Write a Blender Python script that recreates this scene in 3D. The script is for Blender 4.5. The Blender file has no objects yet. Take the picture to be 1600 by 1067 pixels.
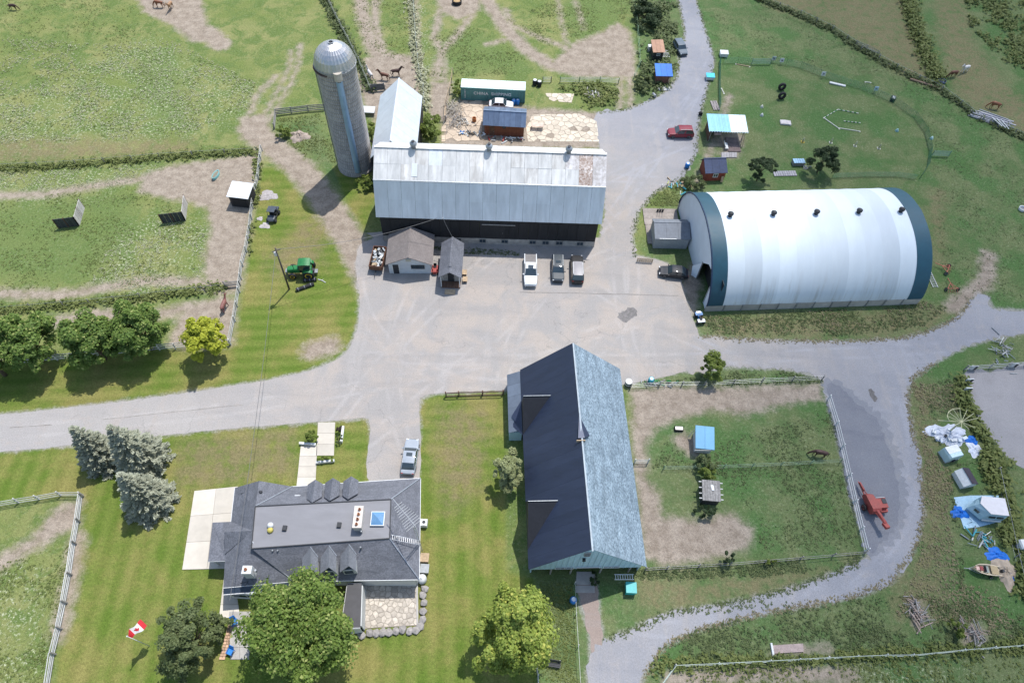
import bpy, bmesh, math, random
import numpy as np
from mathutils import Vector, Matrix
R = math.radians
random.seed(7); RNG = np.random.default_rng(7)
SC = bpy.context.scene
COL = SC.collection

# ---------------------------------------------------------------- camera
CAM_H, FPX, NADIR = 80.0, 1067.0, (762.0, 1235.0)
_d = Vector((NADIR[0]-800, -(NADIR[1]-533.5), -FPX)).normalized()
_Z = -_d; _v = Vector((0, 0, -1)); _Y = (_v-_Z*_v.dot(_Z)).normalized(); _X = _Y.cross(_Z)
ROT = Matrix((_X, _Y, _Z))                       # world = ROT @ camera direction
cam = bpy.data.objects.new('camera', bpy.data.cameras.new('camera')); COL.objects.link(cam)
cam.matrix_world = Matrix.Translation((0, 0, CAM_H)) @ ROT.to_4x4()
cam.data.sensor_width = 36; cam.data.lens = 36*FPX/1600; cam.data.clip_end = 6000; cam.data.clip_start = 1
SC.camera = cam
# ---------------------------------------------------------------- sky, sun, exposure
SUN_EL, SUN_ROT = R(64), R(26.7)
world = bpy.data.worlds.new('World'); SC.world = world; world.use_nodes = True
wn = world.node_tree.nodes; bgn = wn['Background']
sky = wn.new('ShaderNodeTexSky'); sky.sky_type = 'NISHITA'; sky.sun_disc = False
sky.sun_elevation = SUN_EL; sky.sun_rotation = SUN_ROT; sky.air_density = 1.3; sky.dust_density = 1.0
world.node_tree.links.new(sky.outputs[0], bgn.inputs[0]); bgn.inputs[1].default_value = 0.15
sl = bpy.data.lights.new('sun', 'SUN'); sl.energy = 4.0; sl.angle = R(0.53); sl.color = (1, .97, .925)
sun = bpy.data.objects.new('sun', sl); COL.objects.link(sun)
SUNV = Vector((math.sin(SUN_ROT)*math.cos(SUN_EL), math.cos(SUN_ROT)*math.cos(SUN_EL), math.sin(SUN_EL)))
sun.rotation_euler = SUNV.to_track_quat('Z', 'Y').to_euler()
SC.view_settings.view_transform = 'Standard'; SC.view_settings.look = 'None'
SC.view_settings.gamma = 1; SC.view_settings.use_curve_mapping = False
SC.view_settings.exposure = 0.46

# ---------------------------------------------------------------- helpers
def P(px, py, z=0.0):
    """survey point: where the sight line through a photo pixel meets height z"""
    w = ROT @ Vector((px-800, -(py-533.5), -FPX)); t = (z-CAM_H)/w.z
    return Vector((w.x*t, w.y*t, z))
def ang(a, b): return math.atan2(b.y-a.y, b.x-a.x)

MATS = {}
def nd(nt, t, **kw):
    n = nt.nodes.new(t)
    for k, v in kw.items(): setattr(n, k, v)
    return n
def newmat(name):
    m = bpy.data.materials.new(name); m.use_nodes = True; MATS[name] = m
    nt = m.node_tree; b = nt.nodes['Principled BSDF']; return m, nt, b
def c3(c): return (c[0], c[1], c[2], 1)
def noise(nt, scale, detail=5, rough=.6, vec=None, dist=0):
    n = nd(nt, 'ShaderNodeTexNoise'); n.inputs['Scale'].default_value = scale; n.inputs['Detail'].default_value = detail
    n.inputs['Roughness'].default_value = rough; n.inputs['Distortion'].default_value = dist
    if vec is not None: nt.links.new(vec, n.inputs['Vector'])
    return n.outputs['Fac']
def ramp(nt, fac, a, b):
    n = nd(nt, 'ShaderNodeMapRange', interpolation_type='SMOOTHSTEP'); n.inputs[1].default_value = a; n.inputs[2].default_value = b
    nt.links.new(fac, n.inputs[0]); return n.outputs[0]
def mix(nt, fac, a, b, mode='MIX'):
    n = nd(nt, 'ShaderNodeMix', data_type='RGBA', blend_type=mode)
    for s, v in ((0, fac), (6, a), (7, b)):
        if isinstance(v, (int, float)): n.inputs[s].default_value = v
        elif isinstance(v, tuple): n.inputs[s].default_value = c3(v)
        else: nt.links.new(v, n.inputs[s])
    return n.outputs[2]
def mth(nt, op, a, b=0.0):
    n = nd(nt, 'ShaderNodeMath', operation=op)
    for s, v in ((0, a), (1, b)):
        if isinstance(v, (int, float)): n.inputs[s].default_value = v
        else: nt.links.new(v, n.inputs[s])
    return n.outputs[0]
def pos(nt, scale=(1, 1, 1), obj=False):
    v = nd(nt, 'ShaderNodeTexCoord').outputs['Object'] if obj else nd(nt, 'ShaderNodeNewGeometry').outputs['Position']
    if scale == (1, 1, 1): return v
    m = nd(nt, 'ShaderNodeMapping'); m.inputs['Scale'].default_value = scale; nt.links.new(v, m.inputs[0]); return m.outputs[0]
def bump(nt, b, h, dist=.02, st=.6):
    n = nd(nt, 'ShaderNodeBump'); n.inputs['Distance'].default_value = dist; n.inputs['Strength'].default_value = st
    nt.links.new(h, n.inputs['Height']); nt.links.new(n.outputs[0], b.inputs['Normal'])
def M(name, col, rough=.75, var=.18, scale=2.0, col2=None, metal=0, bmp=.01, stretch=(1, 1, 1), spec=.4, obj=False, coat=0, piece=.12):
    """generic weathered surface: two tones broken up by noise at two scales, small change from piece to piece"""
    if name in MATS: return MATS[name]
    m, nt, b = newmat(name)
    v = pos(nt, stretch, obj)
    n1 = noise(nt, scale, 6, .65, v); n2 = noise(nt, scale*.17, 4, .6, v)
    lo = tuple(max(0, x*(1-var)) for x in col); hi = tuple(min(1, x*(1+var)) for x in (col2 or col))
    base = mix(nt, ramp(nt, n1, .3, .7), lo, hi)
    base = mix(nt, ramp(nt, n2, .35, .7), base, mix(nt, .5, base, tuple(x*(1-var*1.3) for x in col)))
    oi = nd(nt, 'ShaderNodeObjectInfo').outputs['Random']
    k = nd(nt, 'ShaderNodeMapRange'); k.inputs[3].default_value = 1-piece; k.inputs[4].default_value = 1+piece; nt.links.new(oi, k.inputs[0])
    h = nd(nt, 'ShaderNodeHueSaturation'); nt.links.new(base, h.inputs['Color']); nt.links.new(k.outputs[0], h.inputs['Value'])
    nt.links.new(h.outputs[0], b.inputs['Base Color'])
    b.inputs['Metallic'].default_value = metal; b.inputs['Specular IOR Level'].default_value = spec; b.inputs['Coat Weight'].default_value = coat
    b.inputs['Coat Roughness'].default_value = .06
    r = nd(nt, 'ShaderNodeMapRange'); r.inputs[3].default_value = max(.03, rough-.08); r.inputs[4].default_value = min(1, rough+.1)
    nt.links.new(n1, r.inputs[0]); nt.links.new(r.outputs[0], b.inputs['Roughness'])
    if bmp: bump(nt, b, n1, bmp)
    return m
def leafmat(name, c1, c2, c3_=None, trans=.25, var=.45):
    m, nt, b = newmat(name)
    rnd = nd(nt, 'ShaderNodeNewGeometry').outputs['Random Per Island']
    n = noise(nt, .55, 3, .5, pos(nt))
    f = mth(nt, 'ADD', mth(nt, 'MULTIPLY', rnd, .6), mth(nt, 'MULTIPLY', ramp(nt, n, .3, .7), .45))
    col = mix(nt, f, c1, c2)
    if c3_: col = mix(nt, ramp(nt, rnd, .86, .93), col, c3_)
    nt.links.new(col, b.inputs['Base Color']); b.inputs['Roughness'].default_value = .6; b.inputs['Specular IOR Level'].default_value = .25
    tr = nd(nt, 'ShaderNodeBsdfTranslucent'); nt.links.new(col, tr.inputs[0])
    ms = nd(nt, 'ShaderNodeMixShader'); ms.inputs[0].default_value = trans
    nt.links.new(b.outputs[0], ms.inputs[1]); nt.links.new(tr.outputs[0], ms.inputs[2])
    nt.links.new(ms.outputs[0], nt.nodes['Material Output'].inputs[0]); return m

class MB:
    """collects shapes, then links them as ONE mesh object"""
    def __init__(s): s.v = []; s.f = []
    def add(s, vs, fs):
        o = len(s.v); s.v += [tuple(x) for x in vs]; s.f += [tuple(i+o for i in f) for f in fs]; return s
    def box(s, c, d, rz=0, rx=0, ry=0, taper=1.0):
        m = Matrix.Rotation(rz, 3, 'Z') @ Matrix.Rotation(ry, 3, 'Y') @ Matrix.Rotation(rx, 3, 'X'); c = Vector(c)
        vs = [m @ Vector((x*d[0]/2*(taper if z > 0 else 1), y*d[1]/2*(taper if z > 0 else 1), z*d[2]/2))+c for z in (-1, 1) for x, y in ((-1, -1), (1, -1), (1, 1), (-1, 1))]
        return s.add(vs, [(3, 2, 1, 0), (4, 5, 6, 7), (0, 1, 5, 4), (1, 2, 6, 5), (2, 3, 7, 6), (3, 0, 4, 7)])
    def slab(s, pts, t=.1, dirn=(0, 0, -1)):
        """a polygon given thickness"""
        pts = [Vector(p) for p in pts]; n = len(pts); dv = Vector(dirn)*t
        nrm = sum(((pts[i]-pts[0]).cross(pts[i+1]-pts[0]) for i in range(1, n-1)), Vector())
        if nrm.dot(dv) > 0: pts = pts[::-1]
        return s.add(pts+[p+dv for p in pts], [tuple(range(n)), tuple(range(2*n-1, n-1, -1))]+[(i, n+i, n+(i+1) % n, (i+1) % n) for i in range(n)])
    def tube(s, pts, r, n=6, r2=None, cap=True):
        pts = [Vector(p) for p in pts]; k = len(pts); r2 = r if r2 is None else r2; vs = []; fs = []
        for i, p in enumerate(pts):
            t = (pts[min(i+1, k-1)]-pts[max(i-1, 0)]); t = t.normalized() if t.length > 1e-9 else Vector((0, 0, 1))
            a = t.orthogonal().normalized() if i == 0 else (a0-t*a0.dot(t)).normalized()
            a0 = a; b = t.cross(a); rr = r+(r2-r)*i/max(1, k-1)
            vs += [p+(a*math.cos(2*math.pi*j/n)+b*math.sin(2*math.pi*j/n))*rr for j in range(n)]
        for i in range(k-1):
            fs += [(i*n+j, i*n+(j+1) % n, (i+1)*n+(j+1) % n, (i+1)*n+j) for j in range(n)]
        if cap: fs += [tuple(range(n-1, -1, -1)), tuple((k-1)*n+j for j in range(n))]
        return s.add(vs, fs)
    def lathe(s, prof, n=16, c=(0, 0, 0), axis='Z', cap=True):
        vs = []; fs = []; k = len(prof); c = Vector(c)
        for r, z in prof:
            for j in range(n):
                a = 2*math.pi*j/n; q = Vector((r*math.cos(a), r*math.sin(a), z))
                if axis == 'Y': q = Vector((q.x, q.z, -q.y))
                if axis == 'X': q = Vector((q.z, q.y, -q.x))
                vs.append(q+c)
        for i in range(k-1): fs += [(i*n+j, i*n+(j+1) % n, (i+1)*n+(j+1) % n, (i+1)*n+j) for j in range(n)]
        if cap: fs += [tuple(range(n-1, -1, -1)), tuple((k-1)*n+j for j in range(n))]
        return s.add(vs, fs)
    def loft(s, rings, cap=True, wrap=True):
        n = len(rings[0]); vs = [p for r in rings for p in r]; fs = []
        for i in range(len(rings)-1): fs += [(i*n+j, i*n+(j+1) % n, (i+1)*n+(j+1) % n, (i+1)*n+j) for j in range(n if wrap else n-1)]
        if cap: fs += [tuple(range(n-1, -1, -1)), tuple((len(rings)-1)*n+j for j in range(n))]
        return s.add(vs, fs)
    def mesh(s, name):
        me = bpy.data.meshes.new(name); me.from_pydata(s.v, [], s.f); me.update(); return me
    def build(s, name, mat, parent=None, smooth=False, label=None):
        me = s.mesh(name); bm = bmesh.new(); bm.from_mesh(me); bmesh.ops.recalc_face_normals(bm, faces=bm.faces); bm.to_mesh(me); bm.free()
        return link(name, me, mat, parent, smooth, label)
def link(name, me, mat, parent=None, smooth=False, label=None):
    if mat and not me.materials: me.materials.append(mat)
    if smooth:
        me.polygons.foreach_set('use_smooth', [True]*len(me.polygons))
    o = bpy.data.objects.new(name, me); COL.objects.link(o)
    if parent: o.parent = parent
    if label: o['label'] = label
    return o
def tag(o, label, cat, group=None):
    o['label'] = label; o['category'] = cat
    if group: o['group'] = group
    return o
def thing(name, label, cat, loc, rz=0, group=None):
    o = bpy.data.objects.new(name, None); COL.objects.link(o); o.location = loc; o.rotation_euler = (0, 0, rz); o.empty_display_size = .3
    return tag(o, label, cat, group)
def struct(o, kind='structure'): o['kind'] = kind; return o
def copy_tree(o, parent=None):
    c = o.copy(); COL.objects.link(c); c.parent = parent
    for ch in o.children: copy_tree(ch, c)
    return c
def npmesh(name, verts, faces, mat, parent=None, smooth=False):
    """fast mesh from numpy arrays; faces (n,3) or (n,4)"""
    me = bpy.data.meshes.new(name); k = faces.shape[1]
    me.vertices.add(len(verts)); me.vertices.foreach_set('co', verts.astype(np.float32).ravel())
    me.loops.add(faces.size); me.loops.foreach_set('vertex_index', faces.astype(np.int32).ravel())
    me.polygons.add(len(faces)); me.polygons.foreach_set('loop_start', np.arange(0, faces.size, k, dtype=np.int32))
    me.update(calc_edges=True); me.validate()
    return link(name, me, mat, parent, smooth)

# ---------------------------------------------------------------- shared materials
WHITE = M('white_paint', (.56, .57, .57), .55, .1, 3)
WHITEF = M('fence_white', (.5, .5, .48), .7, .18, 3)
GREYW = M('grey_wood', (.27, .255, .24), .85, .3, 5, stretch=(1, 1, .3))
BROWNW = M('brown_wood', (.13, .07, .045), .8, .3, 4)
TANW = M('tan_wood', (.42, .31, .2), .8, .25, 4)
DARK = M('dark_paint', (.026, .028, .033), .6, .3, 4)
BLACK = M('black_rubber', (.018, .018, .02), .8, .2, 6)
STEEL = M('galvanised_steel', (.34, .36, .38), .45, .2, 4, metal=.6)
GREYM = M('grey_metal', (.22, .235, .25), .5, .2, 4, metal=.3)
GLASS = M('window_glass', (.035, .05, .065), .08, .2, .6, spec=.8, bmp=0)
CGLASS = M('car_glass', (.03, .045, .055), .06, .2, .6, spec=1, bmp=0)
RIM = M('wheel_rim', (.4, .4, .42), .35, .1, 5, metal=.7)
RED = M('red_paint', (.3, .035, .03), .5, .25, 3)
BLUEP = M('blue_plastic', (.02, .17, .5), .45, .15, 3)
CONC = M('concrete', (.36, .34, .315), .85, .14, 1.2)
CONCW = M('pale_concrete', (.47, .43, .37), .85, .1, .5)
STONE = M('field_stone', (.27, .25, .235), .9, .25, 2.5, bmp=.03)
SHING = M('grey_shingle', (.125, .13, .15), .8, .35, 5, stretch=(1, 1, 3), piece=.05)
SHINGB = M('brown_shingle', (.17, .148, .14), .85, .25, 5, stretch=(1, 1, 3), piece=.05)
DIRT = M('dry_soil', (.3, .245, .205), .95, .25, 1.5, bmp=.05)
GREENP = M('green_paint', (.02, .16, .045), .4, .2, 3)
GREENN = M('green_net', (.035, .15, .1), .7, .2, 4)
YELLOW = M('yellow_paint', (.6, .42, .03), .5, .2, 4)
MINT = M('pale_mint_paint', (.6, .7, .65), .6, .08, 1.5)
TARPB = M('blue_tarp', (.008, .13, .5), .6, .2, 2, bmp=.05)
TARPW = M('pale_tarp', (.55, .6, .66), .5, .15, 2, bmp=.08)
BARK = M('bark', (.1, .075, .055), .95, .3, 4, bmp=.05)
# ================================================================ ground and its zones
def wpoly(pts): return np.array([tuple(P(x, y))[:2] for x, y in pts])
def seg_dist(X, Y, a, b):
    d = b-a; L = max(1e-9, float(d@d)); t = np.clip(((X-a[0])*d[0]+(Y-a[1])*d[1])/L, 0, 1)
    return np.hypot(X-a[0]-t*d[0], Y-a[1]-t*d[1])
def sdf_poly(X, Y, pts):
    q = wpoly(pts); ins = np.zeros(X.shape, bool); dm = np.full(X.shape, 1e9)
    for i in range(len(q)):
        a, b = q[i], q[(i+1) % len(q)]
        dm = np.minimum(dm, seg_dist(X, Y, a, b))
        if abs(a[1]-b[1]) > 1e-9:
            ins ^= ((a[1] > Y) != (b[1] > Y)) & (X < (b[0]-a[0])*(Y-a[1])/(b[1]-a[1])+a[0])
    return np.where(ins, dm, -dm)
def sdf_path(X, Y, pts, hw):
    q = wpoly(pts); dm = np.full(X.shape, 1e9)
    for i in range(len(q)-1): dm = np.minimum(dm, seg_dist(X, Y, q[i], q[i+1]))
    return hw-dm
DRIVE = [(-700, 730), (0, 648), (150, 632), (300, 612), (400, 597), (480, 580), (522, 563), (545, 545), (558, 515), (562, 470), (556, 420), (562, 385), (585, 372), (600, 362), (935, 372), (940, 380), (990, 398), (1040, 410), (1062, 432), (1076, 482), (1092, 525), (1088, 560), (1080, 577), (980, 600), (900, 608), (785, 610), (690, 614), (660, 620), (655, 640), (652, 755), (578, 755), (579, 665), (576, 653), (500, 659), (400, 666), (260, 679), (130, 694), (0, 706), (-700, 800)]
LANE_N = [(937, 384), (946, 330), (938, 240), (932, 178), (975, 172), (1010, 160), (1045, 140), (1058, 118), (1062, 90), (1070, 50), (1060, 0), (1054, -60), (1082, -60), (1087, 0), (1106, 60), (1116, 95), (1108, 125), (1094, 180), (1087, 240), (1066, 278), (1025, 300), (998, 330), (988, 370), (992, 404)]
LANE_E = [(1082, 520), (1095, 526), (1200, 532), (1300, 534), (1400, 530), (1450, 519), (1498, 495), (1517, 470), (1530, 458), (1545, 465), (1552, 482), (1600, 484), (1800, 470), (1800, 500), (1600, 521), (1540, 532), (1500, 545), (1462, 566), (1425, 592), (1418, 625), (1424, 670), (1438, 720), (1442, 800), (1428, 860), (1395, 905), (1340, 930), (1270, 944), (1180, 960), (1090, 984), (1035, 1010), (1005, 1060), (985, 1130), (915, 1130), (918, 1060), (922, 1020), (945, 1000), (985, 985), (1050, 957), (1120, 945), (1200, 930), (1300, 898), (1345, 876), (1358, 862), (1330, 780), (1310, 690), (1290, 620), (1283, 592), (1230, 577), (1140, 574), (1075, 580)]
ARENA = [(1508, 584), (1560, 579), (1640, 572), (1680, 760), (1600, 730), (1560, 700), (1530, 660), (1512, 625)]
PATHB = [(902, 905), (930, 905), (936, 960), (942, 1000), (930, 1030), (922, 1000), (910, 950)]
gx = np.concatenate([[-4000, -1500, -500, -220], np.arange(-118, 118.01, .5), [220, 500, 1500, 4000]])
gy = np.concatenate([[-3000, -800, -200, -40], np.arange(0, 156.01, .5), [200, 300, 600, 1500, 4000]])
GX, GY = np.meshgrid(gx, gy)
def union(*s):
    r = s[0]
    for q in s[1:]: r = np.maximum(r, q)
    return r
PO = lambda *p: sdf_poly(GX, GY, list(p)); PA = lambda hw, *p: sdf_path(GX, GY, list(p), hw)
Z = {}
Z['lawn'] = union(
    PO((-700, 640), (0, 572), (250, 547), (360, 545), (372, 500), (385, 420), (398, 340), (408, 262), (440, 262), (480, 320), (520, 360), (545, 420), (560, 480), (560, 520), (540, 555), (480, 585), (300, 615), (0, 650), (-700, 735)),
    PO((-700, 740), (0, 700), (260, 675), (500, 655), (660, 615), (790, 610), (790, 890), (833, 905), (842, 1140), (75, 1140), (90, 1040), (112, 930), (130, 780), (126, 772), (0, 785), (-700, 900)),
    PO((520, 260), (575, 262), (590, 300), (570, 360), (548, 330)))
Z['lush'] = union(PO((975, -90), (985, 0), (997, 100), (985, 160), (930, 178), (1060, 300), (1000, 390), (1080, 520), (985, 590), (985, 890), (838, 900), (842, 1200), (1900, 1200), (1900, -90)),
                  PO((430, 195), (500, 180), (530, 260), (560, 300), (520, 290), (450, 215)))
Z['dirt'] = union(
    PO((330, 250), (408, 240), (398, 310), (388, 380), (376, 455), (340, 462), (322, 450), (318, 400), (330, 360), (322, 325), (290, 315), (262, 312), (215, 300), (225, 272), (270, 258)),
    PA(.8, (-200, 312), (0, 306), (80, 303), (150, 290), (230, 278), (330, 262)), PA(.9, (-200, 460), (0, 459), (100, 461), (170, 448), (230, 438), (300, 440), (340, 452)),
    PO((290, 478), (350, 462), (372, 470), (362, 540), (290, 545), (262, 540), (275, 505)), PA(1.0, (60, 508), (150, 492), (250, 490), (300, 480)),
    PA(2.3, (392, 200), (430, 232), (470, 265), (505, 310), (545, 372), (575, 430), (590, 460)), PO((375, 185), (415, 175), (425, 205), (440, 240), (400, 235), (375, 215)),
    PA(.35, (410, 190), (440, 130), (452, 105), (455, 80)), PA(.35, (420, 190), (455, 130), (466, 100), (468, 70)), PA(.5, (385, 195), (400, 150), (430, 120)),
    PO((565, 95), (600, 80), (645, 88), (660, 135), (655, 190), (585, 190), (572, 170), (556, 130)), PA(1.4, (560, -40), (566, 20), (580, 70), (605, 115)), PA(.9, (590, -40), (585, 40), (600, 90)), PA(.8, (645, -30), (650, 60), (655, 130)),
    PO((672, -30), (760, -30), (748, 18), (718, 32), (688, 18)), PA(.7, (690, 10), (678, 60), (690, 78), (682, 125)), PA(.7, (745, 12), (712, 58), (692, 80), (676, 118)), PA(.5, (690, 80), (696, 128)),
    PA(1.5, (760, 0), (790, 45), (825, 80), (860, 102), (885, 108)), PA(.6, (790, 15), (800, 40), (850, 62), (884, 74), (890, 105)), PA(.35, (870, -10), (880, 50), (888, 80)), PA(.35, (895, -10), (912, 45)), PA(.5, (760, 70), (800, 60), (830, 85)),
    PO((862, 98), (895, 68), (940, 50), (965, 36), (982, 46), (992, 80), (994, 122), (900, 121), (860, 108)), PA(.5, (970, 120), (970, 168)), PA(.5, (984, 120), (985, 168)),
    PO((672, 128), (706, 128), (702, 190), (668, 192)), PO((690, 178), (722, 152), (750, 158), (762, 150), (830, 168), (935, 176), (940, 232), (690, 232)),
    PO((200, -30), (310, -30), (322, 30), (330, 66), (300, 66), (268, 40), (225, 20)), PA(2.0, (300, 40), (330, 55), (345, 70)),
    PO((128, 778), (124, 822), (95, 835), (70, 850), (40, 868), (0, 895), (-80, 930), (-80, 905), (0, 866), (50, 838), (70, 812), (85, 795)), PA(.9, (122, 840), (112, 900), (100, 950), (92, 990)),
    PA(1.5, (488, 548), (515, 540)), PO((985, 604), (1130, 604), (1282, 598), (1287, 625), (1230, 632), (1160, 650), (1120, 640), (1060, 655), (1022, 672), (1010, 700), (1012, 745), (1030, 775), (1034, 806), (1090, 812), (1140, 800), (1178, 826), (1172, 858), (1120, 872), (1040, 884), (1004, 870), (990, 720)),
    PA(1.3, (1068, 688), (1085, 700)), PO((738, 392), (812, 396), (935, 392), (935, 425), (820, 430), (740, 455), (722, 430)),
    PA(.5, (1140, 150), (1090, 290)), PO((1060, 436), (1072, 425), (1088, 405), (1096, 440), (1090, 470), (1084, 492), (1074, 485)), PA(1.6, (1130, 222), (1148, 215), (1140, 238)), PA(1.2, (1490, 480), (1540, 440), (1545, 400)),
    PO((1215, 1012), (1300, 1005), (1302, 1020), (1210, 1024)), PO((1418, 945), (1440, 942), (1450, 965), (1430, 975)), PO((1500, 985), (1530, 975), (1540, 995), (1510, 1005)),
    PA(.8, (1045, 1060), (1200, 1052), (1330, 1055)))
Z['pale'] = union(PO((-100, 150), (60, 140), (190, 70), (240, 60), (330, 110), (400, 130), (400, 165), (300, 215), (150, 235), (-100, 245)), PO((-100, 270), (260, 260), (170, 300), (-100, 330)), PO((170, 380), (240, 340), (330, 350), (320, 430), (230, 470), (150, 450)), PO((640, 0), (665, 0), (672, 120), (655, 120)), PO((-50, 900), (60, 880), (60, 1080), (-50, 1080)), PO((1330, 1030), (1500, 1040), (1500, 1080), (1300, 1075)))
Z['brown'] = union(PO((1195, -60), (1395, -60), (1440, 70), (1465, 140), (1400, 110), (1310, 50), (1200, 8)), PO((1450, -60), (1495, -60), (1520, 70), (1570, 130), (1620, 170), (1620, 225), (1500, 150), (1475, 100)), PO((1425, 605), (1460, 612), (1468, 680), (1470, 760), (1475, 830), (1460, 900), (1480, 960), (1400, 975), (1390, 935), (1440, 860), (1448, 760), (1430, 690)), PO((1105, 500), (1400, 492), (1490, 480), (1455, 515), (1300, 530), (1120, 525)), PO((1000, 895), (1080, 905), (1340, 880), (1200, 925), (1060, 950), (1010, 960)), PO((280, 690), (460, 668), (460, 740), (330, 760), (270, 760)), PO((690, 640), (760, 640), (750, 760), (700, 800), (680, 720)), PO((1455, 300), (1475, 300), (1470, 410), (1458, 405)), PO((-100, 215), (300, 220), (300, 240), (-100, 262)), PO((480, 345), (510, 350), (500, 420), (430, 430), (420, 400)))
Z['gravel'] = union(PO(*LANE_E), PO(*LANE_N), PO(*DRIVE), PO(*ARENA), PO(*PATHB))
Z['green'] = union(PO((-100, 330), (190, 300), (215, 330), (200, 400), (130, 440), (-100, 440)), PO((670, 75), (730, 45), (790, 70), (840, 110), (700, 118)), PO((880, -20), (980, -20), (975, 30), (900, 60), (880, 30)), PO((205, 100), (280, 80), (290, 190), (240, 200)), PO((1285, 700), (1330, 800), (1340, 860), (1190, 860), (1180, 800), (1130, 790), (1130, 740)), PO((1120, 700), (1300, 640), (1310, 715), (1130, 725)), PO((840, 905), (900, 908), (906, 1080), (842, 1080)), PO((660, 620), (690, 616), (690, 900), (665, 900)))

def ground_material():
    m, nt, b = newmat('meadow_ground')
    p = pos(nt)
    at = lambda n: nd(nt, 'ShaderNodeAttribute', attribute_name=n).outputs['Fac']
    fine = noise(nt, 3.2, 8, .75, p); mid = noise(nt, .7, 6, .65, p); big = noise(nt, .12, 5, .6, p); tiny = noise(nt, 9, 4, .7, p)
    blotch = noise(nt, .28, 7, .7, p, .6)
    edge = mth(nt, 'ADD', mth(nt, 'MULTIPLY', mth(nt, 'SUBTRACT', mid, .5), 3.2), mth(nt, 'MULTIPLY', mth(nt, 'SUBTRACT', fine, .5), 1.6))
    def zone(n, soft, amp=1.0): return ramp(nt, mth(nt, 'ADD', at(n), mth(nt, 'MULTIPLY', edge, amp)), -soft, soft)
    col = mix(nt, ramp(nt, big, .35, .65), (.125, .158, .046), (.188, .194, .076))
    col = mix(nt, ramp(nt, blotch, .42, .6), col, (.095, .136, .038))
    col = mix(nt, mth(nt, 'MULTIPLY', zone('green', 2.5), .75), col, (.098, .142, .044))
    # pale seed heads
    fl = mth(nt, 'MULTIPLY', ramp(nt, noise(nt, 2.6, 6, .8, p), .52, .62), ramp(nt, blotch, .36, .56))
    fl = mth(nt, 'MULTIPLY', fl, mth(nt, 'ADD', mth(nt, 'MULTIPLY', zone('pale', 3), .95), .2))
    # lush, mown grass of the eastern side
    lush = mix(nt, ramp(nt, blotch, .35, .62), (.08, .124, .046), (.122, .146, .064))
    ml = nd(nt, 'ShaderNodeVectorMath', operation='DISTANCE'); ml.inputs[1].default_value = (52, 100, 0); nt.links.new(p, ml.inputs[0])
    lush = mix(nt, mth(nt, 'MULTIPLY', ramp(nt, mth(nt, 'SINE', mth(nt, 'ADD', mth(nt, 'MULTIPLY', ml.outputs['Value'], 3.4), mth(nt, 'MULTIPLY', mid, 3.0))), -.6, 1), .3), lush, (.115, .135, .06))
    lush = mix(nt, ramp(nt, big, .45, .62), lush, (.066, .124, .04))
    col = mix(nt, zone('lush', 2.5), col, lush)
    col = mix(nt, fl, col, (.4, .41, .28))
    # lawn: worn yellow green with mower stripes
    sx = nd(nt, 'ShaderNodeSeparateXYZ'); nt.links.new(p, sx.inputs[0])
    wob = mth(nt, 'MULTIPLY', noise(nt, .15, 2, .5, p), 2.0)
    st1 = mth(nt, 'SINE', mth(nt, 'ADD', mth(nt, 'MULTIPLY', mth(nt, 'ADD', sx.outputs[0], mth(nt, 'MULTIPLY', sx.outputs[1], .08)), 3.1), wob))
    st2 = mth(nt, 'SINE', mth(nt, 'ADD', mth(nt, 'MULTIPLY', mth(nt, 'SUBTRACT', sx.outputs[1], mth(nt, 'MULTIPLY', sx.outputs[0], .12)), 3.6), wob))
    far = ramp(nt, sx.outputs[1], 30, 34)
    st = mth(nt, 'ADD', mth(nt, 'MULTIPLY', st1, mth(nt, 'SUBTRACT', 1.0, far)), mth(nt, 'MULTIPLY', st2, far))
    lawn = mix(nt, ramp(nt, noise(nt, .16, 6, .62, p), .38, .66), (.09, .138, .022), (.185, .17, .055))
    lawn = mix(nt, ramp(nt, st, -1.2, 1.2), mix(nt, .14, lawn, (.05, .08, .012)), mix(nt, .16, lawn, (.25, .23, .08)))
    col = mix(nt, zone('lawn', .5, .25), col, lawn)
    br = mth(nt, 'MULTIPLY', zone('brown', 2.2, 1.3), ramp(nt, mid, .25, .6))
    col = mix(nt, mth(nt, 'MULTIPLY', br, .72), col, mix(nt, fine, (.13, .1, .06), (.22, .175, .1)))
    soil = mix(nt, ramp(nt, mid, .3, .7), (.21, .165, .135), (.32, .265, .22)); soil = mix(nt, ramp(nt, fine, .55, .75), soil, (.16, .13, .095))
    col = mix(nt, mth(nt, 'MULTIPLY', zone('dirt', .9, .75), .92), col, soil)
    gr = mix(nt, fine, (.2, .19, .18), (.33, .31, .29))
    col = mix(nt, mth(nt, 'MULTIPLY', ramp(nt, mth(nt, 'ADD', at('gravel'), mth(nt, 'MULTIPLY', edge, .5)), -.55, .25), .85), col, gr)
    # blade-scale speckle
    col = mix(nt, .55, col, mix(nt, ramp(nt, tiny, .25, .75), (.25, .25, .25), (.78, .78, .78)), 'OVERLAY')
    col = mix(nt, .6, col, mix(nt, ramp(nt, fine, .25, .75), (.28, .28, .28), (.72, .72, .72)), 'OVERLAY')
    nt.links.new(col, b.inputs['Base Color']); b.inputs['Roughness'].default_value = .95; b.inputs['Specular IOR Level'].default_value = .12
    h = mth(nt, 'ADD', fine, mth(nt, 'MULTIPLY', tiny, .5)); bump(nt, b, h, .16, .55)
    return m
ny, nx = GX.shape
gv = np.stack([GX.ravel(), GY.ravel(), np.zeros(GX.size)], 1)
ii = np.arange((ny-1)*(nx-1)); r0 = ii//(nx-1)*nx+ii % (nx-1)
ground = npmesh('ground', gv, np.stack([r0, r0+1, r0+nx+1, r0+nx], 1), ground_material()); struct(ground)
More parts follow.
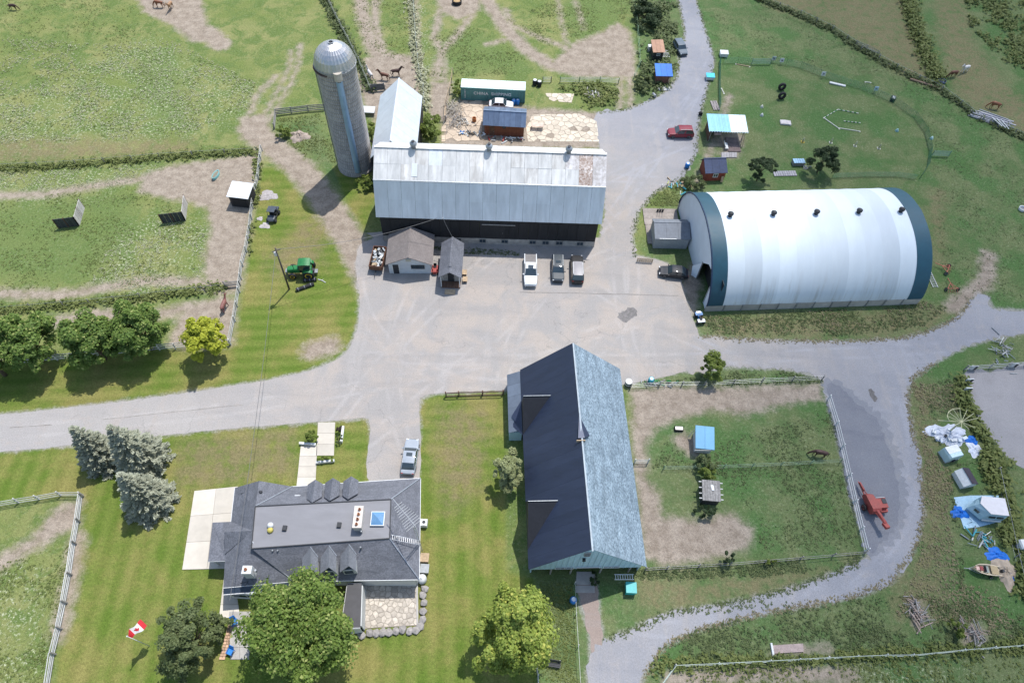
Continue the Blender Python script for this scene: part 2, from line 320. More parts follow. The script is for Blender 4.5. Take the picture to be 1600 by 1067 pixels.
for k, a in Z.items():
    t = ground.data.attributes.new(k, 'FLOAT', 'POINT'); t.data.foreach_set('value', np.clip(a, -8, 8).astype(np.float32).ravel())

def jitter_outline(pts, z, step=.7, amp=.15, seed=1):
    rg = random.Random(seed); q = [Vector((*p, 0)) for p in wpoly(pts)]; out = []
    for i in range(len(q)):
        a, b = q[i], q[(i+1) % len(q)]; p0 = q[i-1]; p3 = q[(i+2) % len(q)]; n = max(1, int((b-a).length/step))
        for k in range(n):
            t = k/n
            c = .5*((2*a)+(b-p0)*t+(2*p0-5*a+4*b-p3)*t*t+(3*a-p0-3*b+p3)*t**3) if (b-a).length < 25 and (a-p0).length < 40 and (p3-b).length < 40 else a.lerp(b, t)
            e = (b-a).normalized(); o_ = rg.uniform(-1.6, 1.6)*amp; c = Vector((c.x-e.y*o_, c.y+e.x*o_, z)); out.append(c)
    return out
def sheet(name, pts, z, mat, amp=.15, step=.7, seed=1):
    o = jitter_outline(pts, z, step, amp, seed); bm = bmesh.new(); vs = [bm.verts.new(p) for p in o]
    bm.faces.new(vs); bmesh.ops.triangulate(bm, faces=bm.faces); bmesh.ops.recalc_face_normals(bm, faces=bm.faces)
    if bm.faces[:][0].normal.z < 0: bmesh.ops.reverse_faces(bm, faces=bm.faces)
    me = bpy.data.meshes.new(name); bm.to_mesh(me); bm.free(); return struct(link(name, me, mat))
def circle3(a, b, c):
    a, b, c = [Vector(P(*q)[:2]) for q in (a, b, c)]; d = 2*(a.x*(b.y-c.y)+b.x*(c.y-a.y)+c.x*(a.y-b.y)); s = [v.length_squared for v in (a, b, c)]
    x = (s[0]*(b.y-c.y)+s[1]*(c.y-a.y)+s[2]*(a.y-b.y))/d; y = (s[0]*(c.x-b.x)+s[1]*(a.x-c.x)+s[2]*(b.x-a.x))/d; return (x, y, (a-Vector((x, y))).length)
ARCS = [circle3(*t) for t in (((100, 668), (480, 620), (860, 540)), ((570, 600), (640, 520), (745, 420)), ((700, 590), (960, 520), (978, 380)), ((968, 390), (1000, 260), (1085, 150)), ((640, 560), (1000, 562), (1320, 552)), ((900, 430), (980, 480), (1110, 545)), ((1380, 560), (1425, 760), (1330, 905)), ((1400, 545), (1410, 780), (1300, 918)), ((1100, 120), (1055, 200), (960, 330)))]
def road_material(name, a, b_, worn, tint, crack=0.0, track=0.0, dust=None, arcs=0.0):
    m, nt, b = newmat(name); p = pos(nt)
    big = noise(nt, .1, 5, .6, p); mid = noise(nt, .55, 7, .7, p, .4); fine = noise(nt, 6, 6, .75, p); grit = noise(nt, 16, 3, .7, p)
    col = mix(nt, ramp(nt, big, .35, .65), a, b_); col = mix(nt, mth(nt, 'MULTIPLY', ramp(nt, mid, .5, .72), .55), col, worn)
    lg = noise(nt, .5, 6, .6, pos(nt, (.12, 1, 1)), .3); col = mix(nt, mth(nt, 'MULTIPLY', ramp(nt, lg, .52, .7), .4), col, tint)
    lg2 = noise(nt, .5, 6, .6, pos(nt, (1, .14, 1)), .3); col = mix(nt, mth(nt, 'MULTIPLY', ramp(nt, lg2, .52, .68), track), col, worn)
    if dust:
        dn_ = nd(nt, 'ShaderNodeVectorMath', operation='DISTANCE'); dn_.inputs[1].default_value = (2, 58, 0); nt.links.new(p, dn_.inputs[0])
        f = ramp(nt, mth(nt, 'ADD', dn_.outputs['Value'], mth(nt, 'MULTIPLY', mth(nt, 'SUBTRACT', mid, .5), 26)), 56, 22); dm_ = mix(nt, ramp(nt, noise(nt, .22, 6, .65, p, .5), .38, .66), dust, (dust[0]*1.2, dust[1]*1.12, dust[2]*1.04)); dm_ = mix(nt, mth(nt, 'MULTIPLY', ramp(nt, lg, .5, .68), .45), dm_, tuple(x*.86 for x in dust)); dm_ = mix(nt, mth(nt, 'MULTIPLY', ramp(nt, lg2, .52, .68), .4), dm_, tuple(x*1.17 for x in dust)); col = mix(nt, f, col, dm_)
    if crack:
        vo = nd(nt, 'ShaderNodeTexVoronoi', feature='DISTANCE_TO_EDGE'); vo.inputs['Scale'].default_value = .11
        dv = nd(nt, 'ShaderNodeVectorMath', operation='ADD'); nz = nd(nt, 'ShaderNodeTexNoise'); nz.inputs['Scale'].default_value = .35; nz.inputs['Detail'].default_value = 6
        nt.links.new(p, nz.inputs['Vector']); sc = nd(nt, 'ShaderNodeVectorMath', operation='SCALE'); sc.inputs['Scale'].default_value = 5; nt.links.new(nz.outputs['Color'], sc.inputs[0])
        nt.links.new(p, dv.inputs[0]); nt.links.new(sc.outputs[0], dv.inputs[1]); nt.links.new(dv.outputs[0], vo.inputs['Vector'])
        ck = mth(nt, 'SUBTRACT', 1.0, ramp(nt, vo.outputs['Distance'], .0, .009)); ck = mth(nt, 'MULTIPLY', ck, ramp(nt, big, .42, .55))
        col = mix(nt, mth(nt, 'MULTIPLY', ck, crack), col, tuple(x*.5 for x in a))
        spot = noise(nt, 1.3, 3, .5, p); col = mix(nt, mth(nt, 'MULTIPLY', ramp(nt, spot, .72, .8), .5), col, tuple(x*.55 for x in a))
    if arcs:
        rut = None
        for (cx_, cy_, r_) in ARCS:
            dd = nd(nt, 'ShaderNodeVectorMath', operation='DISTANCE'); dd.inputs[1].default_value = (cx_, cy_, 0); nt.links.new(p, dd.inputs[0])
            q = mth(nt, 'ABSOLUTE', mth(nt, 'SUBTRACT', dd.outputs['Value'], r_)); q = mth(nt, 'ABSOLUTE', mth(nt, 'SUBTRACT', q, .82))
            q = mth(nt, 'SUBTRACT', 1.0, ramp(nt, mth(nt, 'ADD', q, mth(nt, 'MULTIPLY', mth(nt, 'SUBTRACT', mid, .5), .5)), .05, .42)); rut = q if rut is None else mth(nt, 'MAXIMUM', rut, q)
        rut = mth(nt, 'MULTIPLY', rut, ramp(nt, noise(nt, .2, 4, .6, p), .4, .6)); col = mix(nt, mth(nt, 'MULTIPLY', rut, arcs), col, mix(nt, .5, col, tuple(x*1.5 for x in a)))
        ox = noise(nt, .33, 5, .7, p, 1.5); col = mix(nt, mth(nt, 'MULTIPLY', ramp(nt, ox, .62, .74), .35), col, tuple(x*.72 for x in a))
    col = mix(nt, .35, col, mix(nt, ramp(nt, fine, .3, .7), (.33, .33, .33), (.67, .67, .67)), 'OVERLAY')
    col = mix(nt, .3, col, mix(nt, ramp(nt, grit, .3, .7), (.3, .3, .3), (.7, .7, .7)), 'OVERLAY')
    nt.links.new(col, b.inputs['Base Color']); b.inputs['Roughness'].default_value = .92; b.inputs['Specular IOR Level'].default_value = .2
    bump(nt, b, fine, .03, .5); return m
ASPH = road_material('old_asphalt', (.285, .27, .262), (.315, .298, .285), (.33, .285, .25), (.255, .243, .238), .4, .35, (.268, .252, .24), .4)
GRAV = road_material('grey_gravel', (.225, .228, .25), (.26, .26, .278), (.31, .285, .27), (.19, .198, .225), 0, .45, (.255, .243, .235), .55)
ARENM = road_material('arena_sand', (.25, .24, .245), (.29, .275, .275), (.22, .205, .2), (.24, .235, .235), 0, .2)
PATHM = road_material('dirt_track', (.25, .2, .175), (.29, .235, .205), (.2, .16, .135), (.24, .22, .21), 0, .4)
sheet('driveway', DRIVE, .012, ASPH, .06, .6, 2)
sheet('gravel_lane', LANE_N, .018, GRAV, .2, .5, 3)
sheet('gravel_road', LANE_E, .018, GRAV, .2, .5, 4)
sheet('riding_arena', ARENA, .012, ARENM, .25, .6, 5)
sheet('dirt_path', PATHB, .012, PATHM, .12, .5, 6)
DKGRAV = road_material('dark_gravel', (.15, .155, .178), (.175, .18, .2), (.19, .19, .2), (.12, .125, .15), 0, .2)
sheet('gravel_bay', [(1291, 600), (1312, 603), (1340, 630), (1372, 660), (1395, 720), (1405, 770), (1400, 820), (1375, 852), (1356, 858), (1334, 780), (1312, 690), (1296, 625)], .024, DKGRAV, .16, .45, 7)
sheet('gravel_bay_margin', [(1287, 596), (1316, 598), (1348, 628), (1382, 657), (1406, 718), (1416, 772), (1410, 826), (1382, 860), (1356, 864), (1336, 780), (1312, 690), (1294, 625)], .021, road_material('mid_gravel', (.185, .19, .21), (.21, .213, .232), (.25, .24, .235), (.165, .172, .195), 0, .4), .3, .4, 17)
sheet('asphalt_patch', [(966, 492), (975, 485), (988, 480), (996, 487), (992, 496), (979, 503), (970, 502)], .017, M('tar_patch', (.15, .14, .135), .9, .3, 2.5), .12, .3, 8)
sheet('asphalt_patch', [(1357, 608), (1362, 607), (1370, 622), (1369, 628), (1362, 624)], .023, M('tar_patch', (.15, .14, .135)), .08, .3, 9)

# thin cloud between the sun and the eastern half of the farm
def cloud():
    K = 620.0; line = [(1085, -500), (1080, 0), (1105, 300), (1100, 500), (1040, 750), (975, 1000), (950, 1300)]
    bl = [P(*p) for p in line]; ys = [p.y for p in bl][::-1]; xs = [p.x for p in bl][::-1]
    ex = np.concatenate([np.linspace(-14, 30, 23), np.linspace(40, 420, 20)]); ey = np.linspace(-180, 420, 61)
    rg = np.random.default_rng(3); v = []; al = []; off = SUNV*(K/SUNV.z)
    for lay in (0, 1):
        for y in ey:
            x0 = float(np.interp(y, ys, xs))+6*math.sin(y*.11)+4*math.sin(y*.27+1)
            for d in ex:
                edge = min(1, max(0, (d+14)/44)); lump = edge**.5*(26+8*math.sin(d*.13+y*.05)+6*math.sin(y*.17+d*.04))
                v.append((x0+d+off.x, y+off.y, K+(lump if lay else -lump*.35))); al.append(edge)
    nx_, ny_ = len(ex), len(ey); f = []
    for lay in (0, 1):
        o = lay*nx_*ny_
        for j in range(ny_-1):
            for i in range(nx_-1):
                a = o+j*nx_+i; f.append((a, a+1, a+nx_+1, a+nx_) if lay else (a, a+nx_, a+nx_+1, a+1))
    m, nt, b = newmat('cloud_vapour')
    a = nd(nt, 'ShaderNodeAttribute', attribute_name='dense').outputs['Fac']; nz = noise(nt, .02, 5, .6, pos(nt))
    dens = mth(nt, 'MULTIPLY', ramp(nt, mth(nt, 'ADD', a, mth(nt, 'MULTIPLY', mth(nt, 'SUBTRACT', nz, .5), .5)), 0, 1), .34)
    tl = nd(nt, 'ShaderNodeBsdfTranslucent'); tl.inputs[0].default_value = (.95, .96, 1, 1); tp = nd(nt, 'ShaderNodeBsdfTransparent'); ms = nd(nt, 'ShaderNodeMixShader')
    nt.links.new(dens, ms.inputs[0]); nt.links.new(tp.outputs[0], ms.inputs[1]); nt.links.new(tl.outputs[0], ms.inputs[2]); nt.links.new(ms.outputs[0], nt.nodes['Material Output'].inputs[0])
    o = npmesh('cloud', np.array(v), np.array(f), m); o.data.attributes.new('dense', 'FLOAT', 'POINT').data.foreach_set('value', al); struct(o)
cloud()

sheet('asphalt_seam', [(812, 456.2), (900, 457.5), (980, 459.5), (1060, 461.5), (1060, 462.8), (980, 460.8), (900, 458.9), (812, 457.3)], .0165, M('seam_tar', (.225, .207, .193), .9, .2, 3), .03, .9, 11)
sheet('asphalt_seam', [(15, 667.5), (80, 663), (82, 664.2), (16, 668.6)], .0165, M('seam_tar', (.2, .18, .165)), .03, .6, 12)
sheet('asphalt_seam', [(160, 655), (300, 640), (380, 632), (380, 633), (300, 641.2), (160, 656.2)], .0165, M('seam_tar', (.2, .18, .165)), .03, .6, 13)
# ================================================================ buildings
def sheets(parent, name, a, b, c, d, n, mat, t=.05, gap=.02, jit=.012, seed=1, courses=1, rib=0):
    """lay n roof sheets over the quad a-b (eave) to d-c (ridge), each an object of its own"""
    rg = random.Random(seed); a, b, c, d = map(Vector, (a, b, c, d)); nrm = (b-a).cross(d-a).normalized()
    if nrm.z < 0: nrm = -nrm
    for k in range(courses):
        v0, v1 = k/courses, (k+1)/courses
        for i in range(n):
            u0, u1 = i/n, (i+1)/n; lift = nrm*(rg.uniform(0, jit)+.01+.012*((courses-k) % 2))
            q = lambda u, v: (a.lerp(b, u)).lerp(d.lerp(c, u), v)
            g = gap/((b-a).length/n)*.5/n
            mb = MB().slab([q(u0+g, v0)+lift, q(u1-g, v0)+lift, q(u1-g, v1)+lift, q(u0+g, v1)+lift], t, -nrm)
            for r in range(rib):
                uu = u0+(u1-u0)*(r+.5)/rib; w = .035/((b-a).length)
                mb.slab([q(uu-w, v0)+lift+nrm*.03, q(uu+w, v0)+lift+nrm*.03, q(uu+w, v1)+lift+nrm*.03, q(uu-w, v1)+lift+nrm*.03], .03, -nrm)
            mb.build(name, mat, parent)
def gable(T, L, D, ze, zr, wall, roof, ridge='x', over=.3, n=0, t=.1, rib=0, x0=0, y0=0, z0=0, trim=None, asym=.5, seed=1, mono=None, roofname='roof_sheet'):
    """gabled block in the local frame of T: x 0..L, y 0..D, walls to ze, ridge at zr"""
    x1, y1 = x0+L, y0+D
    if mono is not None:      # single pitch: front height ze, back height zr
        W = [(x0, y0, z0), (x1, y0, z0), (x1, y1, z0), (x0, y1, z0), (x0, y0, ze), (x1, y0, ze), (x1, y1, zr), (x0, y1, zr)]
        MB().add(W, [(0, 1, 5, 4), (1, 2, 6, 5), (2, 3, 7, 6), (3, 0, 4, 7)]).build('wall', wall, T)
        s = (zr-ze)/D
        sheets(T, roofname, (x0-over, y0-over, ze-over*s+.04), (x1+over, y0-over, ze-over*s+.04), (x1+over, y1+over, zr+over*s+.04), (x0-over, y1+over, zr+over*s+.04), max(1, n), roof, t, seed=seed, rib=rib)
        return
    if ridge == 'x':
        ym = y0+D*asym
        W = [(x0, y0, z0), (x1, y0, z0), (x1, y1, z0), (x0, y1, z0), (x0, y0, ze), (x1, y0, ze), (x1, y1, ze), (x0, y1, ze), (x0, ym, zr), (x1, ym, zr)]
        MB().add(W, [(0, 1, 5, 4), (1, 2, 6, 9, 5), (2, 3, 7, 6), (3, 0, 4, 8, 7)]).build('wall', wall, T)
        for sgn, ye, y in ((0, y0, y0-over), (1, y1, y1+over)):
            s = (zr-ze)/abs(ym-ye); zz = ze-over*s+.03
            a, b, c, d = (x0-over, y, zz), (x1+over, y, zz), (x1+over, ym, zr+.03), (x0-over, ym, zr+.03)
            sheets(T, roofname, a, b, c, d, max(1, n), roof, t, seed=seed+sgn, rib=rib)
        MB().box(((x0+x1)/2, ym, zr+.07), (L+2*over, .24, .06)).build('ridge_cap', trim or roof, T)
    else:
        xm = x0+L*asym
        W = [(x0, y0, z0), (x1, y0, z0), (x1, y1, z0), (x0, y1, z0), (x0, y0, ze), (x1, y0, ze), (x1, y1, ze), (x0, y1, ze), (xm, y0, zr), (xm, y1, zr)]
        MB().add(W, [(0, 1, 5, 8, 4), (1, 2, 6, 5), (2, 3, 7, 9, 6), (3, 0, 4, 7)]).build('wall', wall, T)
        for sgn, xe, x in ((0, x0, x0-over), (1, x1, x1+over)):
            s = (zr-ze)/abs(xm-xe); zz = ze-over*s+.03
            sheets(T, roofname, (x, y0-over, zz), (x, y1+over, zz), (xm, y1+over, zr+.03), (xm, y0-over, zr+.03), max(1, n), roof, t, seed=seed+sgn, rib=rib)
        MB().box((xm, (y0+y1)/2, zr+.07), (.24, D+2*over, .06)).build('ridge_cap', trim or roof, T)
def window(T, x, y, z, w, h, face='S', frame=WHITE, glass=GLASS, name='window'):
    """framed window standing 4 cm proud of a wall; face S looks to -y"""
    s = {'S': (0, -1), 'N': (0, 1), 'W': (-1, 0), 'E': (1, 0)}[face]
    mb = MB()
    def b(u, zz, du, dz, pr, th=.05):
        c = (x+s[0]*pr+(u if s[0] == 0 else 0), y+s[1]*pr+(u if s[0] else 0), zz); mb.box(c, (du if s[0] == 0 else th, th if s[0] == 0 else du, dz))
    for u in (-w/2, w/2): b(u, z, .09, h+.09, .03)
    for zz in (z-h/2, z+h/2): b(0, zz, w-.09, .09, .03)
    b(0, z, .05, h-.09, .025)
    o = mb.build(name, frame, T); mb = MB(); b(0, z, w, h, .012, .02); mb.build('pane', glass, o); return o
def door(T, x, y, z, w, h, face, mat, name='door'):
    s = {'S': (0, -1), 'N': (0, 1), 'W': (-1, 0), 'E': (1, 0)}[face]
    o = MB().box((x+s[0]*.03, y+s[1]*.03, z+h/2), (w if s[0] == 0 else .06, .06 if s[0] == 0 else w, h)).build(name, mat, T)
    MB().box((x+s[0]*.08+(w*.38 if s[0] == 0 else 0), y+s[1]*.08+(w*.38 if s[0] else 0), z+h*.45), (.05, .05, .14)).build('handle', STEEL, o); return o

# ---- long white-roofed barn
BROOF = M('white_roof_metal', (.56, .555, .54), .6, .17, 1.6, stretch=(1, .25, .25), metal=.15, piece=.035)
BROOF2 = M('dull_roof_metal', (.63, .655, .69), .5, .12, 1.2, stretch=(1, .25, .25), metal=.2, piece=.035)
RUST = M('rusted_roof_metal', (.36, .22, .15), .8, .3, 3.5, (.6, .55, .52), bmp=.02)
BWALL = M('black_barn_boards', (.022, .021, .023), .8, .3, 3, stretch=(4, 4, .4))
FOUND = M('foundation_stone', (.34, .31, .28), .9, .22, 1.4, bmp=.04)
A, B = P(600, 376), P(928, 386); rzb = ang(A, B)
T = thing('long_barn', 'long black barn with white metal gambrel roof and three ridge vents', 'barn', A, rzb); LB = (B-A).length
prof = [(-.35, 5.5), (2.0, 10.6), (6.0, 13.2), (10.0, 10.6), (12.35, 5.5)]
w0 = [(0, 0), (0, 5.9), (2.1, 10.4), (6, 13.0), (9.9, 10.4), (12, 5.9), (12, 0)]
n = len(w0)
for x in (0, LB): MB().slab([(x, y, z) for y, z in w0], .1, (1 if x == 0 else -1, 0, 0)).build('gable_wall', BWALL, T)
for i in range(22):                                   # south and north wall boards
    x = LB*i/22; w = LB/22
    MB().box((x+w/2, .0-.03+.012*(i % 2), 3.6), (w-.03, .1, 4.6)).build('wall_board', BWALL, T)
MB().box((LB/2, 12.02, 2.9), (LB, .1, 5.8)).build('wall', BWALL, T)
MB().box((LB/2, .06, .62), (LB-.1, .28, 1.24)).build('foundation', FOUND, T)
for x in (11.4, 15.2, 18.6, 22.9, 24.9, 27.0, 30.2):
    window(T, x, -.08, .75, 1.0, .75, 'S', GREYW)
door(T, 17.2, -.09, 1.35, 2.8, 2.9, 'S', BWALL, 'sliding_door'); MB().box((17.6, -.14, 4.4), (5.0, .08, .12)).build('door_rail', STEEL, T)
for k, nn in ((0, 17), (1, 17), (2, 17), (3, 17)):
    (ya, za), (yb, zb) = prof[k], prof[k+1]; lo, hi = ((ya, za), (yb, zb)) if za < zb else ((yb, zb), (ya, za))
    x0, x1 = -.45, LB+.45
    mt = BROOF if k in (1, 2) else BROOF2
    before = set(T.children)
    sheets(T, 'roof_sheet', (x0, lo[0], lo[1]), (x1, lo[0], lo[1]), (x1, hi[0], hi[1]), (x0, hi[0], hi[1]), nn, mt, .06, .025, .03, 10+k, 2, 2)
    if k == 1:
        new = [c for c in T.children if c not in before]
        for j in (15, 16, 32, 33, 34+0 if False else 31):
            if j < len(new): new[j].data.materials[0] = RUST if j in (15, 32) else M('rust_streaked_metal', (.54, .49, .46), .7, .3, 1.6, (.52, .5, .5))
        new[4+17].data.materials[0] = BROOF2
        for j in (2, 7, 11, 20, 24, 27, 30): new[j].data.materials[0] = M('stained_roof_metal', (.5, .475, .445), .65, .2, 1.3, (.6, .59, .57), stretch=(1, .25, .25))
        MB().slab([Vector((5.0, 2.5, 10.6+.65*.5+.1)), Vector((5.8, 2.5, 11.03)), Vector((5.8, 4.1, 12.07)), Vector((5.0, 4.1, 12.07))], .05).build('roof_hatch', BROOF2, T)
MB().box((LB/2, 6, 13.27), (LB+.9, .4, .07)).build('ridge_cap', BROOF, T)
MB().box((LB/2, 1.98, 10.68), (LB+.9, .18, .06)).build('break_flashing', STEEL, T)
for x in (5.2, 16.0, 27.4):
    o = MB().lathe([(.34, 0), (.34, .5), (.5, .55), (.5, .85), (.22, 1.1), (.05, 1.15)], 14, (x, 6, 13.25)).build('ridge_vent', STEEL, T, True)
    MB().lathe([(.24, 0), (.24, .12)], 12, (x, 6, 14.33)).build('vent_cap', DARK, o)

# ---- annexe with pale roof
AW = M('pale_blue_roof', (.5, .54, .6), .45, .07, 1, metal=.15, piece=.02)
a = P(624, 122.5, 8.5); bt = Vector((-20.35, 83.0, 0)); ax = ang(bt, a)
T = thing('barn_annexe', 'gabled annexe with pale blue grey roof running back from the long barn', 'barn', Vector((bt.x, bt.y, 0)), ax-math.pi/2)
LA = (Vector((a.x, a.y, 0))-bt).length
gable(T, 6.9, LA, 5.0, 8.4, BWALL, AW, 'y', .12, 8, x0=-3.5, y0=0, seed=4)

# ---- silo
SILC = None
def silo():
    m, nt, b = newmat('concrete_staves'); p = pos(nt, obj=True)
    sx = nd(nt, 'ShaderNodeSeparateXYZ'); nt.links.new(p, sx.inputs[0])
    an = mth(nt, 'ARCTAN2', sx.outputs[1], sx.outputs[0]); cb = nd(nt, 'ShaderNodeCombineXYZ'); nt.links.new(mth(nt, 'MULTIPLY', an, 2.9), cb.inputs[0]); nt.links.new(sx.outputs[2], cb.inputs[1])
    br = nd(nt, 'ShaderNodeTexBrick'); br.inputs['Scale'].default_value = 1; br.inputs['Brick Width'].default_value = .34; br.inputs['Row Height'].default_value = .78; br.inputs['Mortar Size'].default_value = .025; br.offset = .5
    br.inputs['Color1'].default_value = (.37, .34, .31, 1); br.inputs['Color2'].default_value = (.26, .24, .225, 1); br.inputs['Mortar'].default_value = (.11, .1, .095, 1)
    nt.links.new(cb.outputs[0], br.inputs['Vector'])
    n1 = noise(nt, .5, 7, .7, p); n2 = noise(nt, 2, 6, .7, pos(nt, (1, 1, .12), True))
    col = mix(nt, mth(nt, 'MULTIPLY', ramp(nt, n1, .45, .7), .6), br.outputs['Color'], (.42, .39, .355)); col = mix(nt, mth(nt, 'MULTIPLY', ramp(nt, n2, .5, .75), .45), col, (.14, .12, .1))
    nt.links.new(col, b.inputs['Base Color']); b.inputs['Roughness'].default_value = .9; bump(nt, b, br.outputs['Fac'], -.02, .6)
    base = P(557, 258); T = thing('silo', 'tall concrete stave silo with ribbed metal dome and blue filling chute', 'silo', base); r = 2.85; Hs = 19.3
    MB().lathe([(r+.15, 0), (r+.15, .5), (r, .55), (r, Hs)], 56, cap=False).build('stave_wall', m, T, True)
    hoop = MB()
    rg = [(r+.012+.022*math.cos(a), .022*math.sin(a)) for a in np.linspace(0, 2*math.pi, 6)]
    hm = MB().lathe(rg, 48, cap=False).mesh('hoop')
    for i in range(36):
        o = link('hoop', hm, STEEL, T); o.location.z = .7+i*.52
    # dome of pressed ribs
    dm = M('galvanised_dome', (.44, .48, .53), .35, .15, .8, (.5, .46, .44), metal=.6)
    N = 64; prof_ = [(r+.12, 0), (r+.1, .3), (r*.985, .8), (r*.93, 1.3), (r*.83, 1.8), (r*.69, 2.25), (r*.5, 2.65), (r*.3, 2.92), (r*.14, 3.05)]
    vs = []; fs = []
    for rr, z in prof_:
        for j in range(N):
            q = rr+(.05 if j % 2 else -.02)*min(1, rr/1.2); vs.append((q*math.cos(2*math.pi*j/N), q*math.sin(2*math.pi*j/N), Hs+z))
    for i in range(len(prof_)-1): fs += [(i*N+j, i*N+(j+1) % N, (i+1)*N+(j+1) % N, (i+1)*N+j) for j in range(N)]
    d = MB().add(vs, fs).build('dome', dm, T)
    MB().lathe([(.42, 0), (.42, .22), (.3, .22), (.3, .05)], 18, (0, 0, Hs+3.0), cap=False).build('dome_collar', STEEL, d)
    MB().lathe([(.3, 0), (.3, .02)], 18, (0, 0, Hs+3.05)).build('dome_opening', DARK, d)
    MB().lathe([(r+.2, -.1), (r+.2, .05), (r+.05, .05)], 48, (0, 0, Hs), cap=False).build('rim', STEEL, T)
    # chute: half-round duct down the camera side
    a0 = R(-72); cx, cy = (r+.05)*math.cos(a0), (r+.05)*math.sin(a0)
    ch = M('blue_grey_chute', (.24, .36, .5), .45, .15, 1, stretch=(1, 1, .3), metal=.3)
    ring = [(.48*math.cos(t), .48*math.sin(t)) for t in np.linspace(-math.pi*.5, math.pi*.5, 9)]
    ca, sa = math.cos(a0), math.sin(a0)
    for i in range(7):
        z0 = 1.2+i*2.46; k = 1+.03*(i % 2)
        rr = [[Vector((cx+(x*ca-y*sa)*k, cy+(x*sa+y*ca)*k, z)) for x, y in ring] for z in (z0, z0+2.46)]
        MB().loft(rr).build('chute_section', ch, T, False)
    hd = MB().loft([[Vector((cx+(x*ca-y*sa)*1.25, cy+(x*sa+y*ca)*1.25, z)) for x, y in ring] for z in (Hs-.9, Hs+.35)]).build('chute_head', M('cream_hood', (.5, .45, .38), .6, .15), T)
    MB().box((cx*1.08, cy*1.08, Hs-.95), (.6, .5, .16), a0).build('chute_opening', DARK, hd)
    lad = R(188)
    for s in (-.2, .2): MB().tube([((r+.2)*math.cos(lad)-s*math.sin(lad), (r+.2)*math.sin(lad)+s*math.cos(lad), z) for z in (.5, Hs)], .05, 5).build('pipe', GREYM, T)
    pl = M('platform_wood', (.12, .08, .06), .8)
    for i in range(5):
        a_ = R(-165+i*14); MB().box(((r+.22)*math.cos(a_), (r+.22)*math.sin(a_), Hs-.35), (.3, .72, .08), a_).build('platform_plank', pl, T)
silo()

# ---- shipping container
A, B = P(720.5, 156), P(820, 161); T = thing('shipping_container', 'long teal shipping container with faded mint roof', 'container', A, ang(A, B)); L = (B-A).length
TEAL = M('teal_container', (.075, .21, .205), .55, .15, 1.5)
for sgn, y in ((-1, 0), (1, 2.44)):
    mb = MB(); nn = 44
    pts = []
    for i in range(nn+1):
        x = .1+(L-.2)*i/nn; d = .0 if i % 2 else .045
        pts.append((x, y-sgn*d*0+(-sgn)*(-d), 0))
    vs = [(x, yy, .18) for x, yy, _ in pts]+[(x, yy, 2.5) for x, yy, _ in pts]
    mb.add(vs, [(i, i+1, nn+2+i, nn+1+i) for i in range(nn)]); mb.build('side_panel', TEAL, T)
    for z in (.09, 2.54): MB().box((L/2, y, z), (L, .12, .16)).build('rail', TEAL, T)
MB().box((.03, 1.22, 1.3), (.06, 2.4, 2.5)).build('end_panel', TEAL, T)
for s in (0, 1): MB().box((L-.03, .62+s*1.2, 1.3), (.06, 1.16, 2.5)).build('end_door', TEAL, T)
for k in range(10): MB().box((L*(k+.5)/10, 1.22, 2.63), (L/10-.03, 2.44, .05)).build('roof_panel', MINT, T)
for x in (.09, L-.09):
    for y in (0, 2.44): MB().box((x, y, 1.31), (.17, .17, 2.62)).build('corner_post', TEAL, T)
def text(s, size, mat, parent, loc, rot, name='lettering', ext=.004):
    cu = bpy.data.curves.new(name, 'FONT'); cu.body = s; cu.size = size; cu.align_x = 'CENTER'; cu.align_y = 'CENTER'; cu.extrude = ext; cu.space_character = 1.08; cu.offset = .025*size
    o = bpy.data.objects.new(name, cu); COL.objects.link(o); dg = bpy.context.evaluated_depsgraph_get(); me = bpy.data.meshes.new_from_object(o.evaluated_get(dg)); bpy.data.objects.remove(o)
    me.name = name; q = link(name, me, mat, parent); q.location = loc; q.rotation_euler = rot; return q
text('CHINA  SHIPPING', .8, M('white_lettering', (.62, .66, .65), .6, .15), T, (L*.49, -.062, 1.55), (R(90), 0, 0))
for k in range(6): MB().box((.75, -.06, .6+k*.3), (.22, .012, .14)).build('code_mark', WHITE, T)

# ---- timber shed behind the barn
BLUER = M('slate_blue_metal', (.16, .21, .3), .4, .12, 1.5, metal=.35)
REDB = M('red_brown_boards', (.19, .065, .035), .75, .25, 3, stretch=(4, 4, .5))
A, B = P(757, 211), P(818, 214.5); T = thing('timber_shed', 'red brown timber shed with slate blue ribbed metal roof', 'shed', A, ang(A, B))
gable(T, (B-A).length, 4.2, 2.55, 4.0, REDB, BLUER, 'x', .3, 8, rib=3, asym=.36)
window(T, 3.4, -.01, 1.9, .5, .4, 'S', DARK); door(T, 1.3, -.01, 0, .9, 1.95, 'S', BROWNW)

# ---- white cottage-like shed and small porch shed
A, B = P(609, 427), P(674, 427.5); T = thing('white_shed', 'white gabled shed with brown shingles beside the junk trailer', 'shed', A, ang(A, B)); LW = (B-A).length
PALEB = M('white_siding', (.52, .54, .56), .6, .08, 2)
gable(T, LW, 5.3, 2.45, 3.95, PALEB, SHINGB, 'y', .35, 1, roofname='roof_slope')
for i in range(9): MB().box((LW/2, -.012, .22+i*.26), (LW, .02, .02)).build('siding_lap', PALEB, T)
door(T, 1.05, -.01, 0, .85, 2.0, 'S', DARK); window(T, 4.3, -.01, 1.55, 1.9, .75, 'S', DARK); MB().box((3.05, -.06, 3.05), (.75, .06, .5)).build('sign', M('cream_sign', (.5, .48, .4), .6), T)
for x in (.55, 1.55): MB().box((x, -.05, 1.05), (.12, .05, 2.1)).build('door_trim', WHITE, T)
A, B = P(689, 448), P(719, 449); T = thing('porch_shed', 'narrow grey shingled shed with open porch beside the white shed', 'shed', A, ang(A, B))
